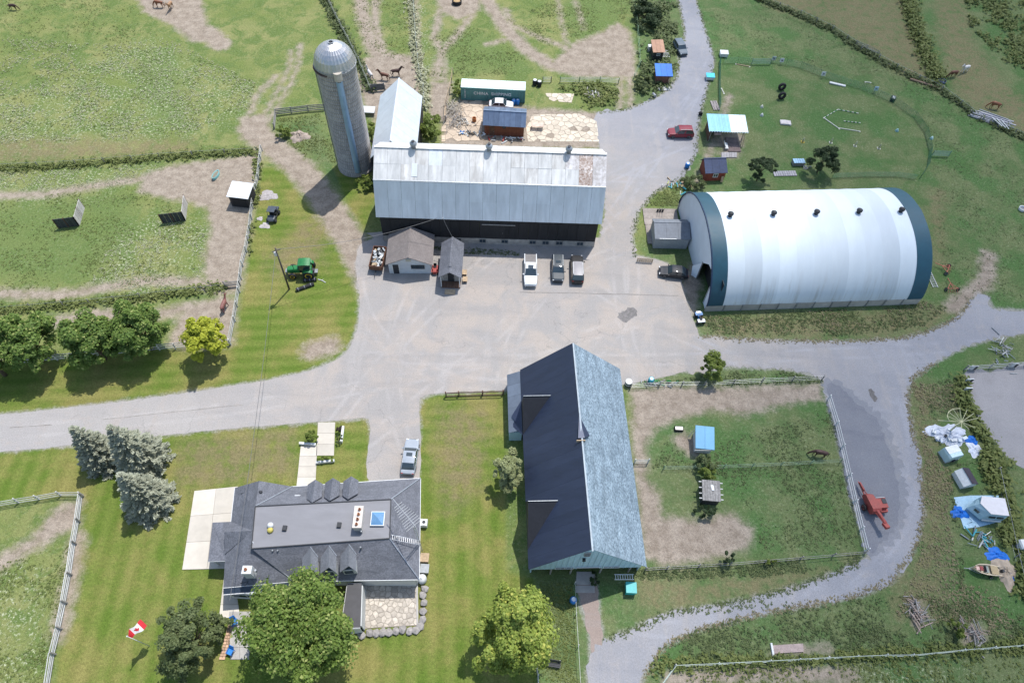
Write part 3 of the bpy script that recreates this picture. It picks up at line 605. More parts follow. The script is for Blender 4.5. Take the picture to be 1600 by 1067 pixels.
gable(T, 2.9, 5.2, 2.6, 3.75, GREYW, SHING, 'y', .22, 1, y0=1.0, roofname='roof_slope')
MB().slab([(-.22, -.3, 2.55), (1.45, -.3, 3.75), (1.45, .8, 3.75), (-.22, .8, 2.55)], .08).slab([(3.12, -.3, 2.55), (1.45, -.3, 3.75), (1.45, .8, 3.75), (3.12, .8, 2.55)], .08).build('porch_roof', SHING, T)
for x in (.1, 2.8): MB().box((x, -.1, 1.25), (.12, .12, 2.5)).build('porch_post', WHITE, T)
for i in range(6): MB().box((.25+i*.48, .4, .12), (.46, 1.3, .08)).build('porch_plank', BROWNW, T)
door(T, 1.45, .99, .1, .9, 2.0, 'S', DARK); MB().box((1.4, -.95, .08), (1.5, .9, .1)).build('step', TANW, T)
for k, (x, y) in enumerate(((3.35, 2.5), (3.5, 1.2))): MB().box((x, y, .5), (.7, .9, .06)).box((x-.25, y, .24), (.06, .8, .46)).box((x+.25, y, .24), (.06, .8, .46)).build('side_shelf', TANW, T)

# ---- fabric hoop barn
def hoop_barn():
    FAB = M('white_fabric', (.55, .6, .64), .75, .05, .4, stretch=(1, .3, .3), bmp=.0); NAVY = M('navy_fabric', (.014, .066, .1), .55, .12, .6)
    nt = FAB.node_tree; bs = nt.nodes['Principled BSDF']; old = bs.inputs['Base Color'].links[0].from_socket
    sx = nd(nt, 'ShaderNodeSeparateXYZ'); nt.links.new(pos(nt, obj=True), sx.inputs[0]); st = noise(nt, 1.1, 5, .7, pos(nt, (1.3, .12, .12), True), .3)
    low = ramp(nt, mth(nt, 'ADD', sx.outputs[2], mth(nt, 'MULTIPLY', noise(nt, .6, 3, .6, pos(nt, (1, .1, .1), True)), 3.0)), 8.2, 3.2)   # grime run-off that gathers above the base wall
    nt.links.new(mix(nt, mth(nt, 'MULTIPLY', mth(nt, 'MULTIPLY', ramp(nt, st, .48, .7), low), .55), old, (.33, .31, .27)), bs.inputs['Base Color'])
    rz = R(6.2); sw = Vector((27.8, 59.7, 0)); T = thing('hoop_barn', 'huge white fabric hoop barn with dark blue end bands', 'barn', sw, rz); W, L, Hh, zb = 20.6, 32.2, 7.5, 1.35
    def prof(t):     # t 0..1 south to north
        s = 2*t-1; y = W/2*(1+math.copysign(abs(math.sin(s*math.pi/2))**.98, s)); a = max(0, 1-abs(s)**1)
        z = zb+Hh*(max(0, 1-abs(y/(W/2)-1)**2.25))**.62+.12*max(0, 1-abs(s)*9); return y, z
    K = 44; ts = [i/K for i in range(K+1)]
    def band(x0, x1, off, name, mat, n, sag):
        vs = []; fs = []
        for j in range(n+1):
            u = j/n; x = x0+(x1-x0)*u; s_ = sag*math.sin(math.pi*u)**2
            for t in ts:
                y, z = prof(t); c = Vector((W/2, zb+1.5)); d = (Vector((y, z))-c).normalized(); q = Vector((y, z))+d*(off-s_); vs.append((x, q.x, q.y))
        for j in range(n):
            for i in range(K): a = j*(K+1)+i; fs.append((a, a+K+1, a+K+2, a+1))
        MB().add(vs, fs).build(name, mat, T, True)
    bw = 2.25; nb = 11
    for k in range(nb): band(bw+(L-2*bw)*k/nb, bw+(L-2*bw)*(k+1)/nb, 0, 'fabric_panel', FAB, 4, .045)
    band(0, bw+.05, .03, 'end_band', NAVY, 3, .0); band(L-bw-.05, L, .03, 'end_band', NAVY, 3, .0)
    # end walls with doorway
    WALLF = M('pale_end_fabric', (.64, .69, .76), .55, .06, .6)
    for x, has in ((.15, True), (L-.15, False)):
        lo, hi = .57, .865     # doorway between these spans from the north... measured along y
        pts = [Vector((x, *prof(t))) for t in ts]
        if has:
            yd0, yd1, hd = 1.6, 6.2, 5.4
            MB().add([(x, 0, 0), (x, yd0, 0), (x, yd0, 4.1), (x, 3.2, hd+.3), (x, 4.4, hd), (x, yd1, 3.6), (x, yd1, 0), (x, W, 0)]+[tuple(p) for p in pts[::-1]], [tuple(range(8+len(pts)))]).build('end_wall', WALLF, T)
            MB().box((1.6, 4, 2.6), (.05, 6.5, 5.2)).build('doorway_shade', DARK, T)  # dark sheet whose colour stands in for the unlit inside of the barn
            MB().slab([(x-.02, yd1, 0), (x-.02, yd1, 3.6), (x-.9, yd1+.9, 1.9), (x-.7, yd1+.6, 0)], .04, (1, 0, 0)).build('door_flap', WALLF, T)
            for y in (yd0, yd1): MB().box((x, y, 1.9), (.16, .16, 3.8)).build('door_post', STEEL, T)
        else:
            MB().add([(x, 0, 0), (x, W, 0)]+[tuple(p) for p in pts[::-1]], [tuple(range(2+len(pts)))]).build('end_wall', NAVY, T)
    for y in (.0, W):
        for k in range(12): MB().box((L*(k+.5)/12, y+(.14 if y == 0 else -.14), zb/2), (L/12-.04, .3, zb)).build('base_wall_block', CONC, T)
    for k in range(1, 12): MB().box((L*k/12, -.06, zb*.5), (.12, .12, zb+.2)).build('base_post', STEEL, T)
    for k in range(5):
        o = MB().lathe([(.3, 0), (.3, .35), (.42, .4), (.42, .6), (.1, .75)], 12, (3.6+k*6.35, W/2, prof(.5)[1]-.05)).build('roof_vent', DARK, T, True)
    FASC = M('navy_trim', (.01, .03, .07), .6)
    vs = []
    for t in ts: y, z = prof(t); vs.append((0.02, y, z+.02))
    MB().tube([Vector(v) for v in vs], .12, 6).build('end_arch', FASC, T, True)
hoop_barn()
A, B = P(1020, 388), P(1072, 389); T = thing('grey_shed', 'low grey shed built against the mouth of the hoop barn', 'shed', A, ang(A, B)); L = (B-A).length
gable(T, L, 3.9, 2.3, 3.0, M('grey_siding', (.3, .31, .33), .7, .12, 3), M('grey_felt', (.15, .165, .19), .75, .15, 2), 'x', .15, 3, asym=.68, roofname='roof_slope')
MB().box((L*.35, -.18, 2.42), (2.6, .1, .05)).build('gutter', WHITE, T)
DECK = M('weathered_deck', (.3, .26, .23), .85, .2, 3)
A = P(1007, 352); T = thing('timber_deck', 'weathered timber deck wrapped around the low grey shed', 'deck', A, R(2))
for k in range(13): MB().box((2.75, .2+k*.27, .14), (5.5, .25, .1)).build('plank', DECK, T)
for k in range(10): MB().box((.15+k*.115*1.0, -2.0, .14), (.1, 4.0, .1)).build('plank', DECK, T)
for k, x in enumerate((2.35, 2.75, 3.15)):
    MB().tube([(x, 3.0, .2), (x+.05, 2.2, 1.6)], .03, 5).box((x, 2.9, .45), (.28, .12, .5)).build('rack_prong', DARK, T)
# ---- blue barn
def blue_barn():
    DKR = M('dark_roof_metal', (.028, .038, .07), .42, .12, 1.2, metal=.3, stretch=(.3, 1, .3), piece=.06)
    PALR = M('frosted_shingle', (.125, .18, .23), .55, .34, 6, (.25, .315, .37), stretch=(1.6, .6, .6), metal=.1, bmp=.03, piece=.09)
    CYAN = M('pale_blue_boards', (.4, .55, .64), .6, .1, 2, stretch=(3, 3, .4))
    a = Vector((9.4, 21.3, 0)); b = Vector((7.5, 46.6, 0)); T = thing('blue_barn', 'blue gabled barn with one dark roof slope and one pale frosted slope', 'barn', a, ang(a, b)-math.pi/2)
    L = (b-a).length; w = 6.25; wr = 6.9; ze, zr = 3.3, 9.6
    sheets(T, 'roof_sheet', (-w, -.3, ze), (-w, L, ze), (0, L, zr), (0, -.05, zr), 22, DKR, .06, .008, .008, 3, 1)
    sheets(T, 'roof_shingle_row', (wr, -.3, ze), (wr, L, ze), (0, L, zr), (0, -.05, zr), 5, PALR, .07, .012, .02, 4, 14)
    MB().box((0.05, L/2-.15, zr+.06), (.17, L+.2, .06)).build('ridge_cap', M('pale_ridge', (.3, .35, .39), .6), T)
    MB().add([(-w+.35, 0, 2.2), (w+.2, 0, 2.2), (w+.2, 0, 3.45), (0, 0, zr-.12), (-w+.35, 0, 3.45)], [(0, 1, 2, 3, 4)]).build('gable_wall', CYAN, T)
    for i in range(20):
        x = -w+.7+i*(2*w-.7)/20; z = zr-.35-abs(x)*(zr-3.5)/w
        if z > 3.2: MB().box((x, -.03, (z+2.2)/2), (.05, .04, z-2.2)).build('batten', CYAN, T)
    MB().add([(-w+.35, L-.3, 0), (w+.2, L-.3, 0), (w+.2, L-.3, 3.45), (0, L-.3, zr-.12), (-w+.35, L-.3, 3.45)], [(4, 3, 2, 1, 0)]).build('gable_wall', CYAN, T)
    for x in (-w+.4, wr-.4): MB().box((x, L/2, 1.7), (.14, L-.5, 3.4)).build('side_wall', CYAN, T)
    MB().box((.3, 1.7, 1.1), (2*w-.6, .14, 2.2)).build('lower_wall', M('brown_boards', (.12, .07, .05), .8, .3, 3), T)
    MB().box((.2, .95, 2.22), (2*w-.8, 1.7, .1)).build('overhang_floor', DARK, T)
    for x in (-3.6, -1.3, 2.1, 5.4): MB().box((x, .08, 1.1), (.16, .16, 2.2)).build('post', GREYW, T)
    window(T, -2.2, -.02, 2.6, 2.0, .5, 'S', WHITE); window(T, 3.1, -.02, 2.6, 1.8, .45, 'S', WHITE)
    MB().box((.45, -.08, 2.9), (2.8, .1, .16)).build('door_header', WHITE, T); door(T, .45, 1.62, 0, 2.6, 2.15, 'S', CONC, 'loading_door'); MB().box((.45, -.03, 2.5), (2.5, .05, .58)).build('door_recess', DARK, T)
    v = MB().box((-.25, -.06, 7.9), (.7, .08, 1.3), ry=0).build('louvre', M('grey_louvre', (.34, .35, .35), .6), T)
    for k in range(6): MB().box((-.25, -.13, 7.42+k*.19), (.6, .06, .05)).build('louvre_slat', GREYW, v)
    o = MB().lathe([(.18, 0), (.18, .3)], 12, (-.45, -.35, 6.3), 'Y').build('yard_lamp', DARK, T, True)
    # west dormers: steep triangular gables growing out of the dark slope
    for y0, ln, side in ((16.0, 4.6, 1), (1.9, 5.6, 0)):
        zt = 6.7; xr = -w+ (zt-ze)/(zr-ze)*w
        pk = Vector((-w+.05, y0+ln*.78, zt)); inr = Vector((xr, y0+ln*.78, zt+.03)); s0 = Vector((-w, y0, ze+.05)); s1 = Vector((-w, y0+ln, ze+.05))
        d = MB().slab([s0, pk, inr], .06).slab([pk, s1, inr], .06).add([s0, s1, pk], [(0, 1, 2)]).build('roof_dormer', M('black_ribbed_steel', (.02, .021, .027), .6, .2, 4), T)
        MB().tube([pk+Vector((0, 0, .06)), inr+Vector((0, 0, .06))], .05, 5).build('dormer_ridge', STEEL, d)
    # ridge cupola vent
    c = MB().slab([(-.4, 12.5, zr+.08), (-.05, 15.4, zr+.06), (1.0, 13.0, zr-.3), (.35, 12.5, zr+.12)], .3).build('ridge_cowl', DKR, T)
    MB().box((-.1, 12.2, zr-.05), (1.0, .08, .4)).build('cowl_louvre', TANW, c)
    # west lean-to
    LT = M('grey_lean_roof', (.13, .155, .195), .5, .1, 1.2, metal=.3)
    sheets(T, 'lean_to_sheet', (-w-1.7, L-.15, 2.3), (-w-1.7, L-8.6, 2.3), (-w-.02, L-8.6, 3.2), (-w-.02, L-.15, 3.2), 5, LT, .06, seed=9)
    MB().box((-w-1.55, L-4.4, 1.15), (.1, 8.2, 2.3)).build('lean_to_wall', CYAN, T); MB().box((-w-.8, L-8.5, 1.2), (1.5, .1, 2.4)).build('lean_to_wall', CYAN, T)
    MB().box((-w-.8, L-.35, 1.2), (1.5, .1, 2.4)).build('lean_to_wall', CYAN, T)
    # pale peak of the lean-to dormer
    MB().add([(-w-1.3, 18.9, 2.8), (-w-.05, 20.8, 3.3), (-w-.05, 16.5, 3.3)], [(0, 1, 2)]).slab([(-w-1.25, 17.6, 2.55), (-w-.05, 20.6, 3.36), (-w-.05, 16.0, 3.36)], .05).build('lean_to_hip', DKR, T)
blue_barn()

# ---- farmhouse
def house():
    base = P(500, 840); bl = Vector((base.x, base.y, 0)); T = thing('farmhouse', 'grey shingled farmhouse with flat upper deck, dormers and white chimneys', 'house', bl)
    Q = lambda x, y, z: P(x, y, z)-bl
    TRIM = WHITE; DECKM = M('membrane_roof', (.19, .188, .2), .7, .1, .8, stretch=(.3, 1, 1), piece=.02)
    D1, D2, D3, D4 = Q(399, 791, 5.5), Q(611, 780, 5.5), Q(609, 841, 5.5), Q(393, 857, 5.5)
    FR, RR, VF, RL = Q(657, 747, 3), Q(655, 905, 3), Q(457, 760, 3), Q(458, 908, 3); W1, W2, NA = Q(367, 762, 3), Q(361, 815, 3.05), Q(405, 751, 5.0)
    AP = Q(394, 829, 5.45); S1, S2 = Q(349, 918, 3), Q(352, 866, 3.05); AP2 = Q(394, 846, 5.5)
    def slope(pts, mat=SHING, name='roof_slope', t=.14): return MB().slab(pts, t).build(name, mat, T)
    fs = slope([VF, FR, D2, D1]); slope([FR, RR, D3, D2]); rs = slope([RR, RL, D4, D3]); slope([D1, D2, D3, D4], DECKM, 'roof_deck')
    slope([W1, W2, AP, D1, NA]); slope([NA, D1, VF]); ss = slope([AP2, S1, RL]); slope([AP2, D4, RL], SHING, 'roof_valley'); slope([AP2, S2, S1]); slope([AP, D4, D1], SHING, 'roof_infill'); slope([AP, AP2, S2], SHING, 'roof_infill')
    up = Vector((0, 0, .05))
    for a, b in ((D1, D2), (D2, D3), (D3, D4), (D4, D1)): MB().tube([a+up, b+up], .07, 4).build('deck_edge', DARK, T)
    FL = M('valley_flashing', (.28, .3, .33), .45, .15, 3, metal=.4)
    for a, b in ((D1, VF), (D2, FR), (D3, RR), (AP2, RL)): MB().tube([a+up, b+up], .07, 4).build('flashing', FL, T)
    for a, b in ((VF, FR), (FR, RR), (RR, RL), (S1, RL), (W1, W2)): MB().tube([a-up, b-up], .075, 4).build('gutter', TRIM, T)
    foot = [W1, FR, RR, RL, S1, S2, W2]; cen = sum(foot, Vector())/len(foot); q = [Vector((p.x, p.y, 0))+(Vector((cen.x-p.x, cen.y-p.y, 0)).normalized()*.55) for p in foot]
    SID = M('house_siding', (.5, .51, .5), .65, .08, 3)
    for i in range(len(q)):
        a, b = q[i], q[(i+1) % len(q)]
        MB().slab([a, b, b+Vector((0, 0, 2.95)), a+Vector((0, 0, 2.95))], .15, (b-a).cross(Vector((0, 0, 1))).normalized()*-1).build('wall', SID, T)
    MB().add([W1+Vector((.3, -.3, -.1)), NA+Vector((0, -.3, -.2)), VF+Vector((-.3, -.3, -.1))], [(0, 1, 2)]).build('gable_wall', SID, T)
    # porch roof and gablet to the west
    PR = Q(350, 831, 4.2)
    slope([Q(332, 816, 2.7), W2+Vector((0, 0, .05)), S2+Vector((0, 0, .0)), Q(353, 876, 3.0), Q(325, 877, 2.7)], SHING, 'porch_roof')
    slope([W2+Vector((0, 0, .12)), PR, AP], SHING, 'gablet'); slope([PR, S2+Vector((0, 0, .12)), AP], SHING, 'gablet')
    MB().tube([Q(325, 877, 2.65), Q(353, 876, 2.95)], .06, 4).build('gutter', TRIM, T)
    for x, y in ((333, 820), (327, 872)):
        c = Q(x, y, 2.6); MB().box((c.x+.2, c.y, 1.3), (.16, .16, 2.6)).build('porch_post', TRIM, T)
    # south-west bay under the steep eave
    a, b = Q(350, 927, 2.75), Q(452, 918, 2.75)
    MB().slab([S1, RL, Q(456, 919, 2.6), Q(349, 928, 2.6)], .1).build('bay_eave', M('dark_fascia', (.03, .045, .07), .6), T); MB().tube([Q(349, 929, 2.55), Q(456, 920, 2.55)], .06, 4).build('gutter', TRIM, T)
    y0 = min(a.y, b.y)+.1; MB().box(((a.x+b.x)/2, a.y+.75, 1.27), ((b-a).length*.95, 1.2, 2.54)).build('bay_wall', SID, T)
    window(T, a.x+2.1, a.y+.14, 1.5, 3.2, 1.3, 'S', TRIM)
    # dormers
    for i, (dx, dy) in enumerate(((0, 0), (27.5, -2.7), (56, -5.2))):
        zt = 5.7; f = Q(492.6+dx, 749+dy, zt); k = Q(487.5+dx, 785+dy, zt); l0, l1 = Q(480.6+dx, 757+dy, 5.0), Q(479+dx, 779+dy, 5.1); r0, r1 = Q(504+dx, 755.6+dy, 5.0), Q(503+dx, 776+dy, 5.1)
        d = MB().slab([f, k, l1, l0], .1).slab([f, k, r1, r0], .1).build('dormer', SHING, T)
        c = (l0+r0)/2; wdt = (r0-l0).length-.25
        MB().box((c.x, c.y-.75, 4.1), (wdt, 1.2, 1.7), ang(l0, r0)).build('dormer_wall', SID, d); MB().box((c.x, c.y-.13, 4.3), (.7, .06, .9), ang(l0, r0)).build('pane', GLASS, d)
        MB().slab([f+Vector((0, -.2, -.06)), l0+Vector((.1, -.2, -.06)), r0+Vector((-.1, -.2, -.06))], .05, (0, -1, 0)).build('dormer_gable', SID, d)
    for i, dx in enumerate((-60, -31, 0)):
        dy = -dx*.07; zt = 5.0; k = Q(545+dx, 850+dy, 5.6); f = Q(545+dx, 884+dy, 5.6); r1, r0 = Q(557+dx, 866+dy, 4.95), Q(556+dx, 892+dy, 4.85); l1, l0 = Q(532+dx, 868+dy, 4.95), Q(531+dx, 894+dy, 4.85)
        SL = M('light_shingle', (.13, .138, .155), .8, .25, 5, stretch=(1, 1, 3))
        d = MB().slab([f, k, l1, l0], .1).slab([f, k, r1, r0], .1).build('dormer', SL, T)
        MB().tube([k+up, r1+up], .05, 4).build('flashing', FL, d); c = (l0+r0)/2
        MB().box((c.x, c.y+.75, 4.1), ((r0-l0).length-.3, 1.2, 1.6), ang(l0, r0)).build('dormer_wall', SID, d); MB().box((c.x, c.y+.12, 4.2), (.9, .06, .9), ang(l0, r0)).build('pane', GLASS, d)
        MB().slab([f+Vector((0, .15, -.06)), l0+Vector((.1, .15, -.06)), r0+Vector((-.1, .15, -.06))], .05, (0, 1, 0)).build('dormer_gable', M('dark_fascia', (.03, .045, .07)), d)
    # chimneys
    BRK = M('chimney_white', (.5, .46, .42), .8, .12, 3); POT = M('clay_pot', (.32, .13, .06), .8, .25)
    c = (Q(554, 791, 6.7)+Q(565, 824, 6.7))/2; ch = MB().box((c.x, c.y, 6.0), (.9, 2.35, 1.4), R(3)).build('chimney', BRK, T); MB().box((c.x, c.y, 6.73), (1.0, 2.45, .1), R(3)).build('chimney_cap', M('cap_stone', (.55, .5, .46), .8), ch)
    for k in range(4): MB().lathe([(.16, 0), (.14, .25), (.09, .25), (.09, .05)], 10, (c.x+.02*k, c.y-.85+k*.55, 6.78), cap=False).build('chimney_pot', POT, ch, True)
    MB().lathe([(.1, 0), (.1, .5)], 8, (c.x+.45, c.y-1.35, 5.6)).build('vent_pipe', STEEL, T)
    c = Q(387, 891, 5.2); ch = MB().box((c.x, c.y, 4.6), (1.0, .85, 1.9), R(3)).build('chimney', WHITE, T); MB().lathe([(.17, 0), (.15, .25), (.09, .25), (.09, .02)], 10, (c.x-.1, c.y, 5.55), cap=False).build('chimney_pot', POT, ch)
    MB().lathe([(.12, 0), (.12, .5)], 8, (c.x+.75, c.y+.1, 4.6)).build('vent_pipe', STEEL, T)
    # skylights and vents
    a, b = Q(581.5, 800, 5.6), Q(599.5, 820, 5.6); c = (a+b)/2; w, h = 1.35, 1.45
    s = MB().box((c.x, c.y-.05, 5.68), (w+.16, h+.16, .22), R(3)).build('skylight', WHITE, T)
    BG = M('sky_dome', (.12, .25, .42), .12, .1, .5, spec=.8, bmp=0); m2 = Matrix.Rotation(R(3), 3, 'Z')
    MB().add([m2 @ Vector((sx*w/2, sy*h/2, 0))+Vector((c.x, c.y-.05, 5.8)) for sx, sy in ((-1, -1), (1, -1), (1, 1), (-1, 1))]+[Vector((c.x, c.y-.05, 6.12))], [(0, 1, 4), (1, 2, 4), (2, 3, 4), (3, 0, 4)]).build('pane', BG, s)
    c = Q(465, 776.5, 4.25); MB().box((c.x, c.y, 4.3), (.62, .5, .14), R(3), R(22)).build('skylight', WHITE, T)
    for x, y in ((445, 825), (530, 820)): c = Q(x, y, 5.6); MB().box((c.x, c.y, 5.65), (.45, .55, .26)).build('roof_vent', DARK, T)
    c = Q(407, 769, 5); MB().lathe([(.22, -.2), (.22, .2), (.05, .3)], 10, (c.x, c.y, 4.9)).build('roof_vent', DARK, T, True)
    c = Q(422, 824, 5.6); MB().lathe([(.32, 0), (.36, .2), (.2, .45), (.05, .5)], 9, (c.x, c.y+.2, 5.55)).build('roof_cover', WHITE, T, True); MB().lathe([(.34, 0), (.3, .25), (.08, .35)], 9, (c.x+.1, c.y-.3, 5.55)).build('roof_cover', M('yellow_bag', (.5, .42, .1), .7), T, True)
    for x, y in ((427, 861), (435, 861), (564, 856)): c = Q(x, y, 5.1); MB().lathe([(.09, -.4), (.09, .35)], 8, (c.x, c.y, 5.1)).build('vent_pipe', GREYM, T)
    for x, y in ((383, 771), (382, 911)): c = Q(x, y, 3.8); MB().tube([c+Vector((-.5, 0, -.1)), c+Vector((.4, .2, .1)), c+Vector((.1, -.3, 0))], .05, 4).build('roof_bracket', DARK, T)
    # flat rear extension
    e = [Q(543, 911, 2.7), Q(565, 911, 2.7), Q(563, 980, 2.6), Q(533, 981, 2.6)]
    slope(e, M('dark_membrane', (.07, .068, .072), .7, .15, 1), 'extension_roof', .12); MB().tube([e[2]-up, e[3]-up], .06, 4).build('gutter', TRIM, T)
    for i in range(4):
        a, b = e[i].copy(), e[(i+1) % 4].copy(); a.z = b.z = 0; MB().slab([a.lerp(b, .04), b.lerp(a, .04), b.lerp(a, .04)+Vector((0, 0, 2.5)), a.lerp(b, .04)+Vector((0, 0, 2.5))], .1, (b-a).cross(Vector((0, 0, 1))).normalized()*-1).build('extension_wall', SID, T)
    # rear windows of the east part
    for x in (591, 631):
        c = Q(x, 908, 2); window(T, c.x, RR.y+.38+.0*x, 1.6, 1.3, 1.2, 'S', TRIM)
    return bl
house()
# television aerial and its lattice mast
b0 = P(657, 862); T = thing('tv_aerial', 'tall lattice mast with yagi aerial at the east wall of the farmhouse', 'aerial', b0)
top = P(633, 812, 9.5)-b0; hz = 9.5; AL = M('aluminium', (.52, .52, .52), .4, .1, 4, metal=.6)
for dx, dy in ((0, 0), (.3, 0), (.15, .26)): MB().tube([(dx, dy, 0), (dx*.7, dy*.7, hz-.5)], .03, 5).build('mast_leg', AL, T)
for k in range(16): z = .4+k*.52; MB().tube([(0, 0, z), (.29, 0, z+.2), (.15, .25, z+.35), (0, 0, z+.5)], .02, 4).build('mast_lacing', AL, T)
a, b = Vector((-2.6, 2.9, hz-.2)), Vector((.3, -.1, hz)); bo = MB().tube([a, b], .045, 5).build('boom', AL, T); d = (b-a).normalized(); s = d.cross(Vector((0, 0, 1)))
for k in range(11): c = a.lerp(b, .25+k*.07); l = .5+.055*k; MB().tube([c-s*l, c+s*l], .022, 4).build('element', AL, bo)
lm = thing('roof_ladder', 'pale ladder lying across the east hip of the farmhouse roof', 'ladder', P(612, 839, 5.6)); q0 = P(612, 839, 5.65); q1 = P(655, 848, 3.75); d = q1-q0; s = Vector((.05, -.25, 0))
for sg in (-1, 1): MB().tube([s*sg+Vector((0, 0, .05)), d+s*sg+Vector((0, 0, .15))], .035, 4).build('rail', AL, lm)
for k in range(13): c = d*((k+.5)/13)+Vector((0, 0, .1)); MB().tube([c-s, c+s], .028, 4).build('rung', AL, lm)

# ---- house surroundings: concrete pad, walk, patio
def pad(name, pts, z, mat, label, cat, nx_=1, ny_=1, gap=.03):
    """a slab cast in bays; every bay a part"""
    a, b, c, d = [P(*p) for p in pts]; T = thing(name, label, cat, a)
    for i in range(nx_):
        for j in range(ny_):
            q = lambda u, v: a.lerp(b, u).lerp(d.lerp(c, u), v)-a+Vector((0, 0, z)); e = gap/((b-a).length); f = gap/((d-a).length)
            MB().slab([q(i/nx_+e/2, j/ny_+f/2), q((i+1)/nx_-e/2, j/ny_+f/2), q((i+1)/nx_-e/2, (j+1)/ny_-f/2), q(i/nx_+e/2, (j+1)/ny_-f/2)], z-.005).build('bay', mat, T)
    return T
pad('concrete_pad', [(304, 767), (372, 760), (362, 888), (285, 890)], .1, CONCW, 'pale concrete parking pad west of the farmhouse', 'pad', 2, 3)
pad('front_walk', [(497, 660), (524, 660), (522, 712), (494, 712)], .08, CONCW, 'upper bay of the concrete front walk by the road', 'path', 1, 3)
pad('front_walk', [(470, 697), (496, 697), (493, 762), (463, 762)], .08, CONCW, 'lower bay of the concrete front walk at the front door', 'path', 1, 4)
pad('side_walk', [(352, 885), (364, 885), (376, 965), (342, 965)], .08, CONCW, 'narrow concrete walk along the west wall of the farmhouse', 'path', 1, 4)
pad('rear_terrace', [(358, 955), (392, 955), (390, 1030), (360, 1030)], .09, CONC, 'grey terrace with two blue chairs half hidden by the big maple', 'terrace', 2, 4)
def cells(outline, size, seed, shrink=.035):
    """irregular paving: cells around jittered seeds, clipped to the outline"""
    rg = random.Random(seed); q = [Vector(p[:2]) for p in outline]; xs = [p.x for p in q]; ys = [p.y for p in q]; S = []
    j = 0; y = min(ys)-size
    while y < max(ys)+size:
        x = min(xs)-size+(size*.5 if j % 2 else 0)
        while x < max(xs)+size: S.append(Vector((x+rg.uniform(-.32, .32)*size, y+rg.uniform(-.32, .32)*size))); x += size
        y += size*.87; j += 1
    def clip(poly, p, n):
        out = []
        for i in range(len(poly)):
            a, b = poly[i], poly[(i+1) % len(poly)]; da, db = (a-p).dot(n), (b-p).dot(n)
            if da <= 0: out.append(a)
            if da*db < 0: out.append(a+(b-a)*(da/(da-db)))
        return out
    if sum(q[i].x*q[(i+1) % len(q)].y-q[(i+1) % len(q)].x*q[i].y for i in range(len(q))) < 0: q = q[::-1]
    res = []
    for s in S:
        poly = [s+Vector((dx*size, dy*size)) for dx, dy in ((-1, -1), (1, -1), (1, 1), (-1, 1))]
        for o in S:
            if o is not s and (o-s).length < size*2.4: n = (o-s).normalized(); poly = clip(poly, (o+s)/2-n*shrink, n)
            if len(poly) < 3: break
        for i in range(len(q)):
            if len(poly) < 3: break
            e = q[(i+1) % len(q)]-q[i]; poly = clip(poly, q[i], Vector((e.y, -e.x)).normalized())
        if len(poly) >= 3:
            ar = abs(sum(poly[i].x*poly[(i+1) % len(poly)].y-poly[(i+1) % len(poly)].x*poly[i].y for i in range(len(poly))))/2
            if ar > .08*size*size: res.append(poly)
    return res
def flags(name, pts, size, mat, label, seed, drop=0.0, h=.05):
    o = [P(*p) for p in pts]; base = o[0]; T = thing(name, label, 'paving', base); rg = random.Random(seed)
    for poly in cells(o, size, seed):
        if rg.random() < drop: continue
        z = h+rg.uniform(-.012, .015); MB().slab([Vector((p.x, p.y, z))-base+Vector((0, 0, rg.uniform(-.008, .008))) for p in poly], z*.9).build('flagstone', mat, T)
    return T
FLAG = M('sandy_flagstone', (.5, .43, .34), .85, .16, 2, piece=.16)
flags('flagstone_paving', [(832, 180), (905, 178), (932, 190), (936, 222), (825, 222), (822, 200)], 1.25, FLAG, 'broken sandy flagstone paving between the timber shed and the lane', 3, .06)
flags('flagstone_paving', [(852, 146), (897, 147), (893, 161), (858, 158)], 1.3, FLAG, 'small patch of pale flagstones below the white gates', 4, .1)
flags('flagstone_paving', [(690, 200), (722, 160), (755, 152), (752, 220), (690, 222)], 1.5, M('sandy_slab', (.46, .37, .28), .9, .15, 1.5, piece=.1), 'sandy stone yard west of the timber shed', 5, .04)
flags('stone_patio', [(568, 914), (650, 912), (651, 976), (567, 981)], .62, M('pale_patio_stone', (.43, .38, .32), .85, .22, 3, piece=.2), 'pale stone patio behind the farmhouse', 6, 0, .08)
T = thing('patio_bed', 'mortar bed showing between the pale patio stones', 'bed', P(568, 914)); MB().slab([P(*p)-P(568, 914)+Vector((0, 0, .05)) for p in ((567, 913), (651, 911), (652, 977), (566, 982))], .045).build('mortar', M('patio_mortar', (.27, .24, .2), .9, .2), T); MB().slab([P(*p)-P(568, 914)+Vector((0, 0, .12)) for p in ((650, 911), (653, 911), (654, 977), (651, 977))], .11).build('kerb', CONC, T)
rk = random.Random(5)
def rock(T, x, y, z, r, mat=STONE, name='boulder', flat=.6):
    bm = bmesh.new(); bmesh.ops.create_icosphere(bm, subdivisions=1, radius=1); vs = [v.co*Vector((r*rk.uniform(.75, 1.2), r*rk.uniform(.75, 1.2), r*flat*rk.uniform(.8, 1.1)))[0:0] if False else Vector((v.co.x*r*rk.uniform(.75, 1.2), v.co.y*r*rk.uniform(.75, 1.2), v.co.z*r*flat*rk.uniform(.75, 1.15))) for v in bm.verts]
    fs = [tuple(v.index for v in f.verts) for f in bm.faces]; bm.free(); return MB().add([v+Vector((x, y, z)) for v in vs], fs).build(name, mat, T)
o = P(570, 985); T = thing('boulder_edging', 'row of grey boulders edging the stone patio behind the farmhouse', 'rock wall', o)
for (x, y) in [(565, 992), (578, 989), (588, 990), (598, 988), (608, 988), (619, 986), (629, 984), (640, 986), (650, 985), (657, 978), (661, 968), (661, 955), (663, 942), (661, 930), (664, 920)]: q = P(x, y)-o; rock(T, q.x, q.y, .2, .5)
